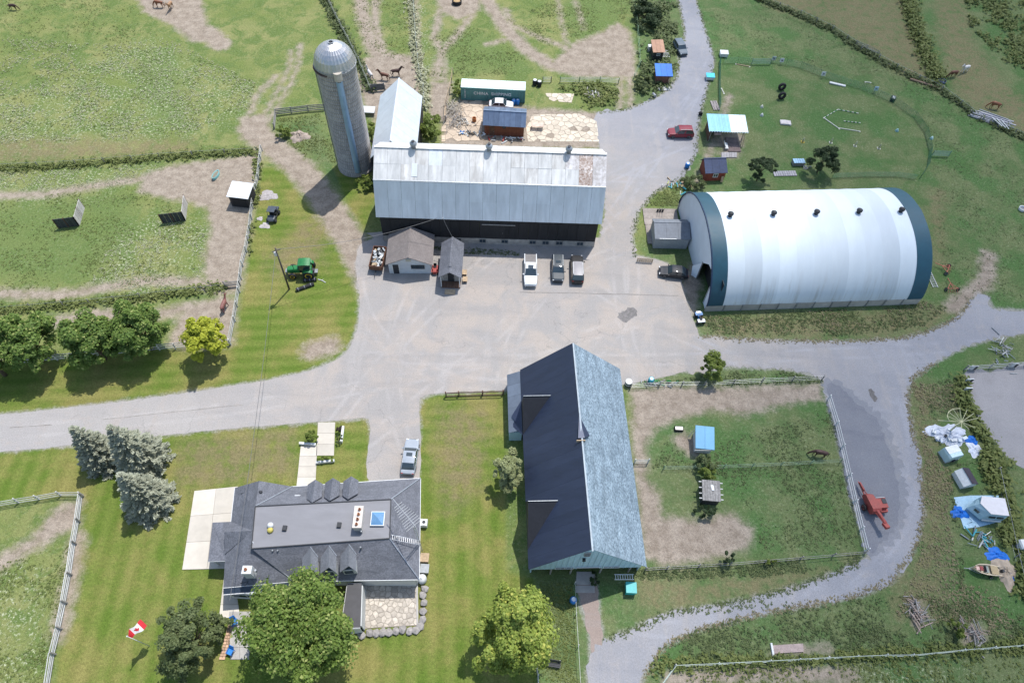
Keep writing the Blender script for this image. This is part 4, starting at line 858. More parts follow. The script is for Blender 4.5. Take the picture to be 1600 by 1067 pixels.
o = P(660, 906); T = thing('propane_tank', 'white domed tank at the rear corner of the farmhouse', 'tank', o); MB().lathe([(.5, .05), (.52, .2), (.52, .7), (.4, .95), (.15, 1.05)], 16).build('tank_body', WHITE, T, True); MB().lathe([(.12, 0), (.12, .15)], 8, (0, 0, 1.03)).build('valve', STEEL, T)
o = P(663, 819); T = thing('air_conditioner', 'white air conditioner with round fan grille at the east wall', 'air conditioner', o); MB().box((0, 0, .4), (.8, .8, .8)).build('case', WHITE, T); MB().lathe([(.34, 0), (.34, .05), (.2, .05), (.2, .02)], 16, (0, 0, .8), cap=False).build('fan_grille', STEEL, T); MB().lathe([(.2, 0), (.2, .02)], 12, (0, 0, .8)).build('fan_hub', DARK, T)
for (x, y, m, l) in ((664, 873, TANW, 'tan timber box bench by the east wall of the farmhouse'), (664, 890, GREYM, 'dark grey storage box by the east wall of the farmhouse')):
    T = thing('storage_box', l, 'box', P(x, y)); MB().box((0, 0, .3), (.9, .95, .6)).build('box_body', m, T); MB().box((0, 0, .64), (1.0, 1.0, .07)).build('lid', m, T)
for i, (x, y, rz) in enumerate(((368, 973, .5), (362, 1019, -.3))):
    T = thing('garden_chair', ('blue plastic garden chair near the bay window', 'blue plastic garden chair at the south end of the terrace')[i], 'chair', P(x, y)+Vector((0, 0, .09)), rz)
    MB().box((0, 0, .42), (.62, .6, .05)).build('seat', BLUEP, T); MB().slab([(-.3, .28, .42), (.3, .28, .42), (.27, .55, 1.0), (-.27, .55, 1.0)], .05, (0, -1, 0)).build('backrest', BLUEP, T)
    for dx in (-.3, .3): MB().box((dx, 0, .62), (.07, .6, .05)).build('armrest', BLUEP, T); MB().box((dx, -.26, .2), (.06, .06, .4)).build('leg', BLUEP, T); MB().box((dx, .26, .2), (.06, .06, .4)).build('leg', BLUEP, T)
o = P(353, 998); T = thing('brick_edging', 'strip of tan paving bricks beside the terrace chairs', 'edging', o)
for k in range(14):
    for j in range(2): MB().box((j*.32+.02*(k % 3), -1.9+k*.3, .08), (.28, .26, .12), rk.uniform(-.1, .1)).build('brick', M('tan_brick', (.46, .3, .2), .85, .2, 3, piece=.25), T)
for pts, l in (([(469, 694), (494, 696)], 'short white wall beside the upper front walk'), ([(495, 724), (523, 721)], 'low white kerb wall below the front walk bushes'), ([(537, 668), (534, 692)], 'white edging board right of the front walk')):
    a, b = P(*pts[0]), P(*pts[1]); T = thing('garden_wall', l, 'wall', a, ang(a, b)); MB().box(((b-a).length/2, 0, .2), ((b-a).length, .2, .4)).build('wall_body', WHITE, T); MB().box(((b-a).length/2, 0, .43), ((b-a).length+.06, .28, .06)).build('coping', WHITE, T)

# ---- huts and small shelters
def posts4(T, L, D, h, mat=GREYW, t=.12):
    for x in (t, L-t):
        for y in (t, D-t): MB().box((x, y, h/2), (t, t, h)).build('post', mat, T)
SKYR = M('sky_blue_metal', (.13, .31, .46), .4, .1, 1.5, metal=.2); PALER = M('pale_cyan_metal', (.42, .54, .6), .4, .08, 1.5, metal=.2)
a = P(1106, 221); T = thing('open_shelter', 'open-fronted shelter with sky blue metal roof and timber floor', 'shelter', a, R(1.5))
sheets(T, 'roof_sheet', (-.5, -.4, 2.5), (3.3, -.4, 2.5), (3.3, 3.7, 2.9), (-.5, 3.7, 2.9), 4, SKYR, .05, rib=2); sheets(T, 'roof_sheet', (3.32, -.4, 2.5), (6.3, -.4, 2.5), (6.3, 3.7, 2.9), (3.32, 3.7, 2.9), 3, PALER, .05, rib=2)
posts4(T, 5.9, 3.5, 2.5); MB().box((1.6, 3.4, 1.3), (3.3, .1, 2.6)).build('back_wall', BROWNW, T); MB().box((0, 1.75, 1.2), (.1, 3.3, 2.4)).build('side_wall', BROWNW, T)
for k in range(12): MB().box((4.3, .9-k*.3, .12), (2.2, .27, .08)).build('floor_plank', M('purple_brown_plank', (.16, .12, .115), .85, .25), T)
for k in range(16): MB().box((-.4+k*.44, -.48, 2.45), (.13, .06, .16)).build('eave_block', WHITE, T)
MB().box((1.2, -.3, 1.9), (1.2, .06, .35)).build('sign', M('pink_sign', (.4, .3, .3), .6), T)
for x in (5.45, 5.75): MB().tube([(x, -.4, 2.4), (x+.15, -1.2, .05)], .06, 4).build('prop', TANW, T)
T = thing('bench', 'pale slatted bench in front of the sky blue shelter', 'bench', P(1133.5, 231), R(92))
for k in range(3): MB().box((0, -.2+k*.2, .45), (1.5, .16, .05)).build('seat_slat', WHITE, T)
for x in (-.6, .6): MB().box((x, 0, .21), (.08, .5, .42)).build('leg', GREYW, T)
MB().box((0, .32, .75), (1.5, .05, .3)).build('backrest', WHITE, T)
pad('deck_landing', [(1127, 239), (1151, 239), (1151, 247), (1127, 247)], .15, M('grey_board', (.33, .31, .31), .85, .15), 'grey board landing below the sky blue shelter', 'deck', 6, 1)
a, b = P(1099, 283), P(1130, 282); T = thing('red_shed', 'small red playhouse shed with navy roof and white-framed window', 'shed', a, ang(a, b))
gable(T, (b-a).length, 3.0, 1.9, 2.9, M('barn_red_boards', (.2, .045, .03), .7, .2, 3, stretch=(4, 4, .5)), M('navy_shingle', (.035, .05, .1), .7, .2, 3), 'x', .2, 3, asym=.72)
window(T, 1.75, -.02, 1.2, .75, .75, 'S', WHITE); MB().box((3.0, -.3, .55), (.4, .06, 1.1), rx=R(-15)).build('leaning_board', TANW, T)
# hen house by the lane
a = P(1019, 95); T = thing('brown_roof_hut', 'dark hut with tan brown single-pitch roof beside the grey car', 'hut', a, R(6))
gable(T, 1.9, 2.7, 1.9, 2.4, DARK, M('tan_roof_board', (.36, .21, .14), .8, .12, 2), over=.25, n=3, mono=1); window(T, .95, -.02, 1.3, .6, .45, 'S', WHITE)
MB().box((.2, 3.25, 1.0), (1.2, .9, .08)).box((.2, 3.25, .5), (1.1, .8, 1.0)).build('nest_box', WHITE, T)
for k in range(6): MB().box((2.75, .4+k*.4, .5), (1.4, .1, .08)).build('ramp_slat', WHITEF, T)
for y in (.3, 2.5): MB().box((2.75, y, .25), (.1, .1, .5)).build('ramp_post', GREYW, T)
a = P(1024, 131); T = thing('blue_roof_hut', 'small brick-red hut under a bright blue roof by the lane', 'hut', a, R(2))
gable(T, 2.6, 2.6, 1.85, 2.2, M('brick_red_boards', (.22, .1, .075), .8, .2, 3), TARPB, over=.3, n=3, mono=1); MB().box((2.4, -.1, .7), (.3, .1, 1.4)).build('leaning_board', TANW, T)
T = thing('board_pile', 'pile of whitish boards in front of the blue-roofed hut', 'timber pile', P(1037, 139), R(4))
for k in range(7): MB().box((rk.uniform(-.2, .2), -.5+k*.17, .1+.06*(k % 3)), (2.3, .2, .05), rk.uniform(-.12, .12)).build('board', WHITEF, T)
T = thing('grey_drum', 'grey drum lying in weeds at the lane corner', 'drum', P(1021.5, 151), R(-60)); MB().lathe([(.25, -.45), (.3, -.42), (.3, .42), (.25, .45)], 12, (0, 0, .3), 'X').build('drum_body', GREYM, T, True); MB().lathe([(.31, -.03), (.31, .03)], 12, (0, 0, .3), 'X').build('drum_band', STEEL, T)
for x, y, m, l in ((1108.5, 124, M('turquoise_lid', (.02, .42, .55), .4, .1), 'white bin with turquoise lid beside the lane'), (1130, 88, WHITE, 'white hive box on legs by the north end of the green net fence')):
    T = thing('hive_box', l, 'box', P(x, y)); MB().box((0, 0, .45), (1.5, 1.1, .6)).build('box_body', WHITE, T); MB().box((0, .05, .8), (1.6, 1.25, .1), rx=R(4)).build('lid', m, T)
    for dx in (-.6, .6):
        for dy in (-.4, .4): MB().box((dx, dy, .08), (.1, .1, .16)).build('foot', GREYW, T)
# paddock huts
a = P(1084, 706); T = thing('paddock_hut', 'paddock hut with plain sky blue roof', 'hut', a, R(-3)); gable(T, 2.0, 2.5, 1.6, 2.1, WHITE, M('bright_sky_roof', (.14, .36, .56), .45, .06, 1.2), over=.2, n=2, mono=1); MB().slab([(-.25, -.45, 1.45), (2.2, -.25, 1.5), (2.2, -.2, 1.35), (-.25, -.4, 1.3)], .05, (0, 1, 0)).build('eave_flap', WHITE, T); MB().tube([(-.2, 2.3, 2.0), (-.7, 1.9, .1)], .04, 4).build('prop', WHITEF, T)
a = P(1094, 787); T = thing('paddock_hut', 'paddock hut roofed with grey weathered planks', 'hut', a, R(-2)); gable(T, 2.0, 2.3, 1.5, 1.8, DARK, GREYW, over=.1, n=7, mono=1)
for k, y in enumerate((.2, .8, 1.5, 2.2)): MB().box((1.0, y, 1.5+.3*y/2.3-.12), (2.9, .12, .08)).build('cross_beam', WHITEF, T)
MB().box((1.15, 1.5, 1.78), (.3, .7, .05), .1).build('loose_board', WHITE, T)
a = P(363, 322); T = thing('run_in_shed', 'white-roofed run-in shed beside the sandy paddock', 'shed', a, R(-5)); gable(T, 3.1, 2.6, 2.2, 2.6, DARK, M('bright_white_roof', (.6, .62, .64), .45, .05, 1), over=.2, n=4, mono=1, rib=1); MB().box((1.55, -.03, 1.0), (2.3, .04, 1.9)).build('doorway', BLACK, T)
PANW = M('whitish_panel', (.47, .44, .42), .7, .12, 2); PAND = M('dark_panel', (.05, .055, .06), .7, .2, 2)
for i, (c, e, s, l) in enumerate((((124, 353), (92, 357), (132, 325), 'western L-shaped windbreak of board panels in the green paddock'), ((290, 345), (255, 349), (293, 318), 'eastern L-shaped windbreak of board panels in the green paddock'))):
    c, e, s = P(*c), P(*e), P(*s); T = thing('windbreak', l, 'windbreak', c)
    for q, m in ((e, PAND), (s, PANW)):
        d = q-c
        for k in range(5): MB().slab([d*(k/5+.006), d*((k+1)/5-.006), d*((k+1)/5-.006)+Vector((0, 0, 1.9)), d*(k/5+.006)+Vector((0, 0, 1.9))], .06, d.cross(Vector((0, 0, 1))).normalized()).build('panel_board', m, T)
        for k in (0, .5, 1): MB().box((d.x*k, d.y*k, .98), (.12, .12, 1.96)).build('post', BROWNW, T)
# ================================================================ vegetation
def leaf_quads(C, N, U, w, l, rg):
    """leaf faces at C with normal N; sizes w, l arrays"""
    a = np.cross(N, U); a /= np.linalg.norm(a, axis=1, keepdims=True)+1e-9; b = np.cross(N, a)
    a *= w[:, None]; b *= l[:, None]
    v = np.stack([C-a*.5-b, C+a*.5-b*.2, C+a*.1+b, C-a*.6+b*.3], 1).reshape(-1, 3); return v, np.arange(len(v)).reshape(-1, 4)
def unit(a): return a/(np.linalg.norm(a, axis=-1, keepdims=True)+1e-9)
def broadleaf(name, label, base, rx, ry, h, zc, mat, n=70, per=110, leaf=.3, seed=1, trunk_r=.25, core=.45, squash=.8, holes=.12, cat='tree', group=None):
    """tapered trunk with limbs; crown of leaf clumps of uneven size through the outer volume"""
    rx *= .83; ry *= .83; rg = np.random.default_rng(seed); T = thing(name, label, cat, base, 0, group)
    rz = (h-zc)*.98; dirs = unit(rg.normal(size=(n, 3))); dirs[:, 2] = np.where(dirs[:, 2] < -.55, -dirs[:, 2], dirs[:, 2])
    lob = 1+.2*np.sin(dirs[:, 0]*5+seed)*np.cos(dirs[:, 1]*4+seed*2)+rg.normal(0, .1, n)
    rad = (core+(1-core)*rg.random(n)**.45)*lob
    cc = np.stack([dirs[:, 0]*rx*rad, dirs[:, 1]*ry*rad, zc+np.where(dirs[:, 2] > 0, dirs[:, 2]*rz, dirs[:, 2]*zc*.62)*rad], 1)
    cr = min(rx, ry)*(.13+.2*rg.random(n)**1.5); keep = rg.random(n) > holes
    tm = MB(); tm.tube([(0, 0, 0), (.05*rx*.3, 0, zc*.4), (0, .1, zc*.8), (.1, 0, zc+rz*.4)], trunk_r, 8, trunk_r*.3); tm.build('trunk', BARK, T, True)
    order = np.argsort(-cr)[:12]
    for i in order:
        e = cc[i]*.85; s = Vector((0, 0, zc*(.35+.35*rg.random()))); mdl = s.lerp(Vector(e), .5)+Vector((0, 0, .25)); MB().tube([s, mdl, Vector(e)], trunk_r*.4, 5, trunk_r*.08).build('limb', BARK, T, True)
    P_, N_, W_ = [], [], []
    for i in range(n):
        if not keep[i]: continue
        k = int(per*1.9*(.5+.9*rg.random())); d = unit(rg.normal(size=(k, 3))); d[:, 2] *= squash; d[:, 2] = np.where(d[:, 2] < -.3, -.5*d[:, 2], d[:, 2])
        r = cr[i]*(.55+.5*rg.random((k, 1))**.6)*(1+.25*rg.normal(size=(k, 1))*.5); p = cc[i]+d*r
        out = unit(cc[i]-np.array([0, 0, zc*.7])); nn = unit(d*.7+out*.35+np.array([0, 0, .45])+rg.normal(size=(k, 3))*.42)
        P_.append(p); N_.append(nn); W_.append(leaf*.72*(.45+.8*rg.random(k)))
    p = np.concatenate(P_); nn = np.concatenate(N_); w = np.concatenate(W_); p[:, 2] = np.maximum(p[:, 2], .15)
    v, f = leaf_quads(p, nn, unit(rg.normal(size=p.shape)), w, w*.75, rg); npmesh('crown', v, f, mat, T); return T
def spruce(name, label, base, r, h, mat, seed, group=None):
    rg = np.random.default_rng(seed); T = thing(name, label, 'tree', base, 0, group); MB().tube([(0, 0, 0), (0, 0, h)], .28, 8, .03).build('trunk', BARK, T, True)
    P_, N_, W_, L_, U_ = [], [], [], [], []; nt_ = 13
    for t in range(nt_):
        u = t/(nt_-1); z0 = .5+u*(h-.7); rr = r*(1-u)**.85+.15; nb = int(9+13*(1-u))
        for b in range(nb):
            a = 2*math.pi*(b+rg.random()*.8)/nb+t; ln = rr*(.78+.35*rg.random()); k = int(20+95*(1-u)*ln/r); s = .12+.88*rg.random(k)**.75
            side = rg.normal(0, .16, k)*(ln*.5+.25)*(1.15-s*.7); z = z0-s*ln*.28+s*s*ln*.16+rg.normal(0, .05, k)
            d = np.array([math.cos(a), math.sin(a)]); e = np.array([-d[1], d[0]])
            q = np.stack([d[0]*s*ln+e[0]*side, d[1]*s*ln+e[1]*side, z], 1)
            ax = unit(np.stack([d[0]*1.+e[0]*side*1.4+rg.normal(0, .3, k), d[1]*1.+e[1]*side*1.4+rg.normal(0, .3, k), .38+rg.normal(0, .25, k)], 1))
            P_.append(q); U_.append(ax); N_.append(unit(rg.normal(size=(k, 3))*.5+np.array([0, 0, 1.]))); W_.append(.1+.07*rg.random(k)); L_.append(.17+.13*rg.random(k))
            MBt = None
    p, U, N, w, l = map(np.concatenate, (P_, U_, N_, W_, L_)); a = unit(np.cross(N, U)); a *= w[:, None]; b = U*l[:, None]
    v = np.stack([p-a*.7-b*.5, p+a*.7-b*.5, p+a*.35+b, p-a*.35+b], 1).reshape(-1, 3); npmesh('crown', v, np.arange(len(v)).reshape(-1, 4), mat, T)
    return T
LF_MAPLE = leafmat('maple_leaf', (.075, .135, .028), (.2, .29, .065), (.34, .38, .12), .42); LF_BIG = leafmat('big_maple_leaf', (.08, .135, .025), (.215, .3, .065), (.36, .4, .13), .42)
LF_YEL = leafmat('golden_leaf', (.25, .29, .025), (.5, .52, .06), None, .4); LF_SPR = leafmat('blue_spruce_needle', (.26, .275, .205), (.5, .515, .4), None, .25)
LF_OLV = leafmat('olive_leaf', (.07, .1, .034), (.19, .225, .098), None, .38); LF_LIME = leafmat('lime_leaf', (.15, .21, .035), (.36, .43, .095), (.5, .5, .12), .42); LF_PALE = leafmat('pale_leaf', (.16, .19, .08), (.34, .36, .18), None, .3)
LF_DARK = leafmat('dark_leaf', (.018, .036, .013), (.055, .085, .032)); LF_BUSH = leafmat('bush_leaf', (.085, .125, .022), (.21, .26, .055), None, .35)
def ctr(px, py, zc): q = P(px, py, zc); return Vector((q.x, q.y, 0))
broadleaf('maple_tree', 'leftmost dark green maple of the row along the drive', ctr(38, 535, 4.5), 4.1, 4.1, 8.6, 4.4, LF_MAPLE, 110, 120, .32, 11, .28, group='trees along the drive')
broadleaf('maple_tree', 'second maple from the left in the row along the drive', ctr(140, 533, 4.4), 3.9, 3.8, 8.2, 4.2, LF_MAPLE, 105, 120, .32, 12, .28, group='trees along the drive')
broadleaf('maple_tree', 'third maple from the left, next to the golden tree', ctr(217, 517, 4.4), 3.8, 3.8, 8.4, 4.3, LF_MAPLE, 105, 120, .32, 13, .28, group='trees along the drive')
broadleaf('golden_tree', 'golden yellow tree at the corner of the white fence', ctr(321, 530, 3.8), 2.95, 3.0, 6.9, 3.6, LF_YEL, 85, 110, .3, 14, .2, group='trees along the drive')
broadleaf('maple_tree', 'maple cut by the left edge of the photo below the row', ctr(-22, 560, 4.2), 3.4, 3.4, 8, 4.2, LF_MAPLE, 60, 110, .32, 15, .28, group='trees along the drive')
broadleaf('maple_tree', 'largest maple, spreading over the back of the farmhouse', ctr(467, 980, 6.0), 5.9, 5.9, 11, 5.6, LF_BIG, 170, 150, .3, 16, .4)
broadleaf('maple_tree', 'yellow green maple south of the blue barn', ctr(806, 980, 5.5), 4.4, 5.0, 10.5, 5.2, LF_LIME, 95, 140, .3, 17, .32)
broadleaf('crab_apple_tree', 'grey green crab apple tree west of the terrace', ctr(292, 1000, 3.5), 3.3, 4.4, 6.4, 3.2, LF_OLV, 85, 120, .24, 18, .22)
broadleaf('shrub', 'olive shrub between the crab apple tree and the terrace', ctr(343, 985, 1.2), 1.5, 1.9, 2.4, 1.1, LF_OLV, 28, 80, .22, 19, .06, cat='shrub')
broadleaf('lilac_tree', 'small pale green tree against the west side of the blue barn', ctr(795, 737, 2.8), 2.0, 2.6, 5.4, 2.7, LF_PALE, 46, 110, .25, 20, .14)
broadleaf('bright_bush', 'bright green bush at the corner of the lane and paddock', ctr(1112, 575, 2.0), 1.9, 2.3, 4.4, 2.2, LF_BUSH, 40, 90, .22, 21, .1, cat='bush')
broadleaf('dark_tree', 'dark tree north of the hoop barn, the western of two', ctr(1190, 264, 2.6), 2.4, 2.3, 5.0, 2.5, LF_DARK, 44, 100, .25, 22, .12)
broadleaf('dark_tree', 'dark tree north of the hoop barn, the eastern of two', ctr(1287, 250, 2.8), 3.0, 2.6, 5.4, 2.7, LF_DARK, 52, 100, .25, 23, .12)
broadleaf('bush', 'yellow green bush in the angle of annexe and long barn', ctr(672, 200, 2.0), 2.2, 3.2, 4.6, 2.1, LF_BUSH, 46, 100, .25, 24, .1, cat='bush')
broadleaf('bush', 'bush squeezed between silo and annexe', ctr(580, 218, 2.2), 1.3, 3.6, 5, 2.2, LF_BUSH, 36, 90, .25, 25, .1, cat='bush')
broadleaf('bush', 'low weedy bush by the grey fence west of the silo', ctr(442, 208, .8), 1.6, 1.5, 1.8, .8, LF_BUSH, 24, 70, .22, 26, .05, cat='bush')
broadleaf('bush', 'bush at the foot of the silo', ctr(572, 284, 1.0), 2.0, 1.5, 2.2, .9, LF_BUSH, 26, 80, .22, 27, .05, cat='bush')
broadleaf('bush', 'bush behind the sky blue paddock hut', ctr(1103, 722, 1.0), 1.5, 1.3, 2.0, .9, LF_OLV, 24, 70, .2, 28, .05, cat='bush')
broadleaf('bush', 'rounded bush between the two paddock huts', ctr(1107, 740, 1.0), 1.25, 1.2, 2.0, .9, LF_BUSH, 22, 70, .2, 29, .05, cat='bush')
broadleaf('bush', 'bush in front of the plank-roofed paddock hut', ctr(1104, 799, .8), 1.7, .9, 1.6, .7, LF_DARK, 22, 70, .2, 30, .05, cat='bush')
broadleaf('bush', 'small conifer-like bush on the paddock south fence', ctr(1137, 872, 1.0), .9, .9, 2.2, 1.0, LF_DARK, 16, 70, .18, 31, .05, cat='bush')
broadleaf('bush', 'small bush at the paddock corner east of the conifer', ctr(1202, 878, .6), .7, .6, 1.2, .6, LF_BUSH, 12, 60, .18, 32, .05, cat='bush')
broadleaf('bush', 'bush among the log pile in the south east', ctr(1494, 981, .8), 1.0, 1.1, 1.9, .8, LF_BUSH, 18, 70, .2, 33, .05, cat='bush')
broadleaf('bush', 'vine climbing the base wall of the hoop barn', ctr(1347, 466, .9), 1.0, .6, 1.9, .9, LF_BUSH, 14, 60, .18, 34, .05, cat='bush')
broadleaf('garden_shrub', 'round green shrub left of the front walk', ctr(486, 683, .7), .85, 1.15, 1.6, .7, LF_BUSH, 22, 70, .18, 35, .05, cat='shrub')
broadleaf('garden_shrub', 'low hedge shrub below the front walk', ctr(508, 717, .5), 1.25, .5, 1.0, .5, LF_BUSH, 20, 60, .16, 36, .05, cat='shrub')
broadleaf('garden_shrub', 'dark purple shrub right of the front walk', ctr(529, 671, .5), .6, .6, 1.1, .5, leafmat('purple_leaf', (.03, .02, .018), (.07, .05, .035)), 12, 50, .16, 37, .05, cat='shrub')
broadleaf('garden_shrub', 'low green shrub beside the white edging board', ctr(530, 686, .4), .5, .9, .9, .4, LF_OLV, 12, 50, .16, 38, .05, cat='shrub')
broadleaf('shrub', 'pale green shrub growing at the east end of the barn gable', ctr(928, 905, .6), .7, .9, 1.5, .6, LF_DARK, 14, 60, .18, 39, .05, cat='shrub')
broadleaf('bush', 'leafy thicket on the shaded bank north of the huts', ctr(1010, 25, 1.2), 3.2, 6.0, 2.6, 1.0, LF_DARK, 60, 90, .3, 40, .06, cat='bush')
broadleaf('bush', 'leafy weeds west of the blue-roofed hut', ctr(1005, 128, .8), 2.0, 3.4, 1.8, .8, LF_OLV, 36, 80, .25, 41, .05, cat='bush')
broadleaf('bush', 'weeds and flowers beside the red shed', ctr(1083, 285, .7), 2.6, 1.8, 1.5, .6, LF_OLV, 34, 70, .22, 42, .05, cat='bush')
broadleaf('bush', 'bushy growth behind the timber pile west of the container', ctr(713, 140, .9), 1.0, 2.4, 2.2, .9, LF_BUSH, 24, 70, .22, 43, .05, cat='bush')
G3 = 'blue spruces by the drive'
spruce('blue_spruce', 'north west blue spruce, smallest of the three by the drive', ctr(147, 700, 3.0), 2.5, 8.5, LF_SPR, 3, G3)
spruce('blue_spruce', 'northern blue spruce overhanging the drive', ctr(212, 707, 3.0), 3.1, 10, LF_SPR, 4, G3)
spruce('blue_spruce', 'southern blue spruce, standing on the lawn', ctr(222, 772, 3.0), 2.8, 9, LF_SPR, 5, G3)

KEEP_CLEAR = ([(1488, 772), (1570, 768), (1572, 825), (1500, 832)], [(1446, 660), (1500, 640), (1520, 680), (1540, 690), (1530, 720), (1480, 730), (1450, 700)], [(1505, 860), (1590, 850), (1590, 925), (1505, 915)], [(1484, 728), (1530, 725), (1530, 772), (1490, 775)], [(1415, 935), (1452, 935), (1455, 980), (1415, 980)], [(1200, 1000), (1305, 1000), (1305, 1026), (1200, 1026)], [(1495, 970), (1545, 970), (1545, 1008), (1495, 1008)])
def tufts(name, region, count, h, mat, seed, w=.09, hw=.5, blades=5, poly=True, kind='stuff', clear=True, label=None, cat=None):
    """tall weeds and grass: clumps of upright blades, joined into one"""
    rg = np.random.default_rng(seed); q = wpoly(region)
    if poly and h <= .5: h *= .4; w *= .52; count = int(count*1.15)
    if poly:
        lo, hi = q.min(0), q.max(0); pts = lo+(hi-lo)*rg.random((count*4, 2)); pts = pts[sdf_poly(pts[:, 0], pts[:, 1], region) > 0][:count]
        nz = np.sin(pts[:, 0]*.7+seed)+np.sin(pts[:, 1]*.9+seed*2)+np.sin((pts[:, 0]+pts[:, 1])*.37); pts = pts[nz > rg.normal(-.3, .8, len(pts))]
    else:
        seg = np.diff(q, axis=0); L = np.hypot(seg[:, 0], seg[:, 1]); i = rg.choice(len(seg), count, p=L/L.sum()); t = rg.random((count, 1)); pts = q[i]+seg[i]*t+rg.normal(0, hw, (count, 2))
    if clear and len(pts):
        for rd in (DRIVE, LANE_N, LANE_E, ARENA)+KEEP_CLEAR: pts = pts[sdf_poly(pts[:, 0], pts[:, 1], rd) < .1]
    n = len(pts)
    if not n: return
    size = .5+.9*rg.random(n)**2
    c = np.repeat(pts, blades, 0); sz = np.repeat(size, blades); m = len(c); spread = (.16+.28*h)*sz[:, None]
    q3 = np.column_stack([c+rg.normal(size=(m, 2))*spread*.55, .03+h*sz*rg.random(m)**.8*.8]); nn = unit(np.column_stack([rg.normal(0, .38, (m, 2)), np.ones(m)])); ww = w*1.5*(.6+.9*rg.random(m))*(.7+.4*sz)
    v, _ = leaf_quads(q3, nn, unit(rg.normal(size=(m, 3))), ww, ww*1.1, rg)
    o_ = npmesh(name, v, np.arange(len(v)).reshape(-1, 4), mat); o_['kind'] = 'stuff'
    if label: o_['label'] = label; o_['category'] = cat
    return o_
W_G = leafmat('weed_green', (.1, .135, .035), (.21, .235, .075), None, .35); W_P = leafmat('weed_seedhead', (.26, .27, .14), (.5, .5, .36), None, .35); W_D = leafmat('weed_dark', (.075, .108, .038), (.155, .185, .078), None, .35); W_B = leafmat('weed_dry', (.2, .175, .1), (.34, .29, .175), None, .35)
wl = lambda k: dict(label=k, cat='weeds')
tufts('weeds', [(-60, 268), (0, 264), (120, 258), (250, 247), (330, 241), (402, 238)], 900, .7, W_G, 1, .1, .5, 5, False, **wl('weedy hedge line between the western pastures'))
tufts('weeds', [(-60, 489), (0, 486), (100, 478), (180, 470), (260, 461), (350, 450)], 700, .6, W_G, 2, .1, .45, 5, False, **wl('weeds along the wire fence above the maples'))
tufts('weeds', [(498, -30), (508, 0), (522, 30), (545, 70), (560, 100), (578, 142)], 700, .9, W_D, 3, .12, .6, 5, False, **wl('dark weeds under the rail fence behind the silo'))
tufts('weeds', [(640, -30), (645, 30), (652, 90), (660, 130), (664, 170)], 600, .8, W_P, 4, .12, .55, 5, False, **wl('pale flowering weeds along the middle paddock fence'))
tufts('weeds', [(1185, 0), (1250, 25), (1300, 48), (1345, 78), (1400, 108), (1470, 142), (1530, 185), (1620, 225)], 1100, .7, W_D, 5, .12, .5, 5, False, **wl('weeds under the north east boundary fence'))
tufts('weeds', [(1410, -30), (1425, 30), (1440, 70), (1455, 105), (1466, 130)], 900, 1.1, W_G, 6, .14, .9, 6, False, **wl('green hedge strip between the brown eastern fields'))
tufts('weeds', [(1500, -30), (1620, -30), (1620, 130), (1560, 90), (1515, 40)], 1600, .8, W_G, 7, .14, .5, 6, True, **wl('tall green growth in the far north east corner'))
tufts('weeds', [(1505, 595), (1520, 650), (1545, 700), (1560, 760), (1580, 850), (1600, 930)], 1200, .9, W_G, 8, .13, .8, 5, False, **wl('weedy strip behind the camper and boat'))
tufts('weeds', [(1020, 1040), (1100, 1036), (1300, 1027), (1450, 1020), (1620, 1008)], 700, .5, W_G, 9, .1, .4, 5, False, **wl('grass along the southern rail fence'))
tufts('weeds', [(985, 890), (1040, 886), (1140, 880), (1250, 872), (1345, 864), (1340, 880), (1200, 900), (1000, 905)], 900, .5, W_D, 10, .1, .4, 5, True, **wl('rough grass south of the fenced paddock'))
tufts('weeds', [(1040, 598), (1140, 575), (1230, 580), (1285, 590), (1284, 598), (1140, 602)], 600, .5, W_D, 11, .1, .4, 5, True, **wl('grass verge north of the fenced paddock'))
tufts('weeds', [(1095, 495), (1120, 492), (1400, 480), (1450, 470), (1480, 480), (1440, 512), (1300, 526), (1110, 522)], 1800, .45, W_D, 12, .1, .4, 5, True, **wl('rough grass strip south of the hoop barn'))
tufts('weeds', [(1090, 495), (1400, 480), (1450, 470), (1470, 490), (1300, 520), (1110, 520)], 600, .4, W_B, 13, .1, .4, 5, True, **wl('dry stalks south of the hoop barn'))
tufts('weeds', [(1425, 600), (1500, 600), (1500, 700), (1480, 800), (1500, 900), (1560, 930), (1600, 1000), (1400, 960), (1440, 860), (1445, 720)], 2200, .4, W_B, 14, .1, .4, 5, True, **wl('dry verge between gravel road and camper'))
tufts('weeds', [(1440, 600), (1500, 590), (1560, 740), (1620, 960), (1620, 1000), (1500, 960), (1480, 720)], 2200, .5, W_D, 15, .1, .4, 5, True, **wl('green undergrowth around the camper and boat'))
tufts('weeds', [(1000, 985), (1200, 960), (1350, 935), (1440, 930), (1600, 960), (1620, 1005), (1300, 1025), (1050, 1035)], 2600, .5, W_D, 16, .11, .4, 5, True, **wl('rough grass between gravel road and southern fence'))
tufts('weeds', [(1050, 1042), (1600, 1015), (1700, 1140), (1000, 1140)], 1800, .5, W_G, 17, .1, .4, 5, True, **wl('meadow beyond the southern fence'))
tufts('weeds', [(0, 60), (180, 70), (260, 60), (400, 130), (390, 170), (280, 215), (0, 225)], 4200, .4, W_P, 18, .11, .4, 4, True, **wl('pale seed heads in the north western meadow'))
tufts('weeds', [(0, 0), (200, 0), (250, 60), (400, 130), (390, 170), (280, 215), (0, 225)], 3000, .35, W_G, 19, .1, .4, 4, True, **wl('green grass in the north western meadow'))
tufts('weeds', [(0, 315), (200, 290), (270, 320), (310, 350), (310, 420), (220, 445), (0, 455)], 2400, .3, W_G, 20, .09, .4, 4, True, **wl('lush grass in the windbreak paddock'))
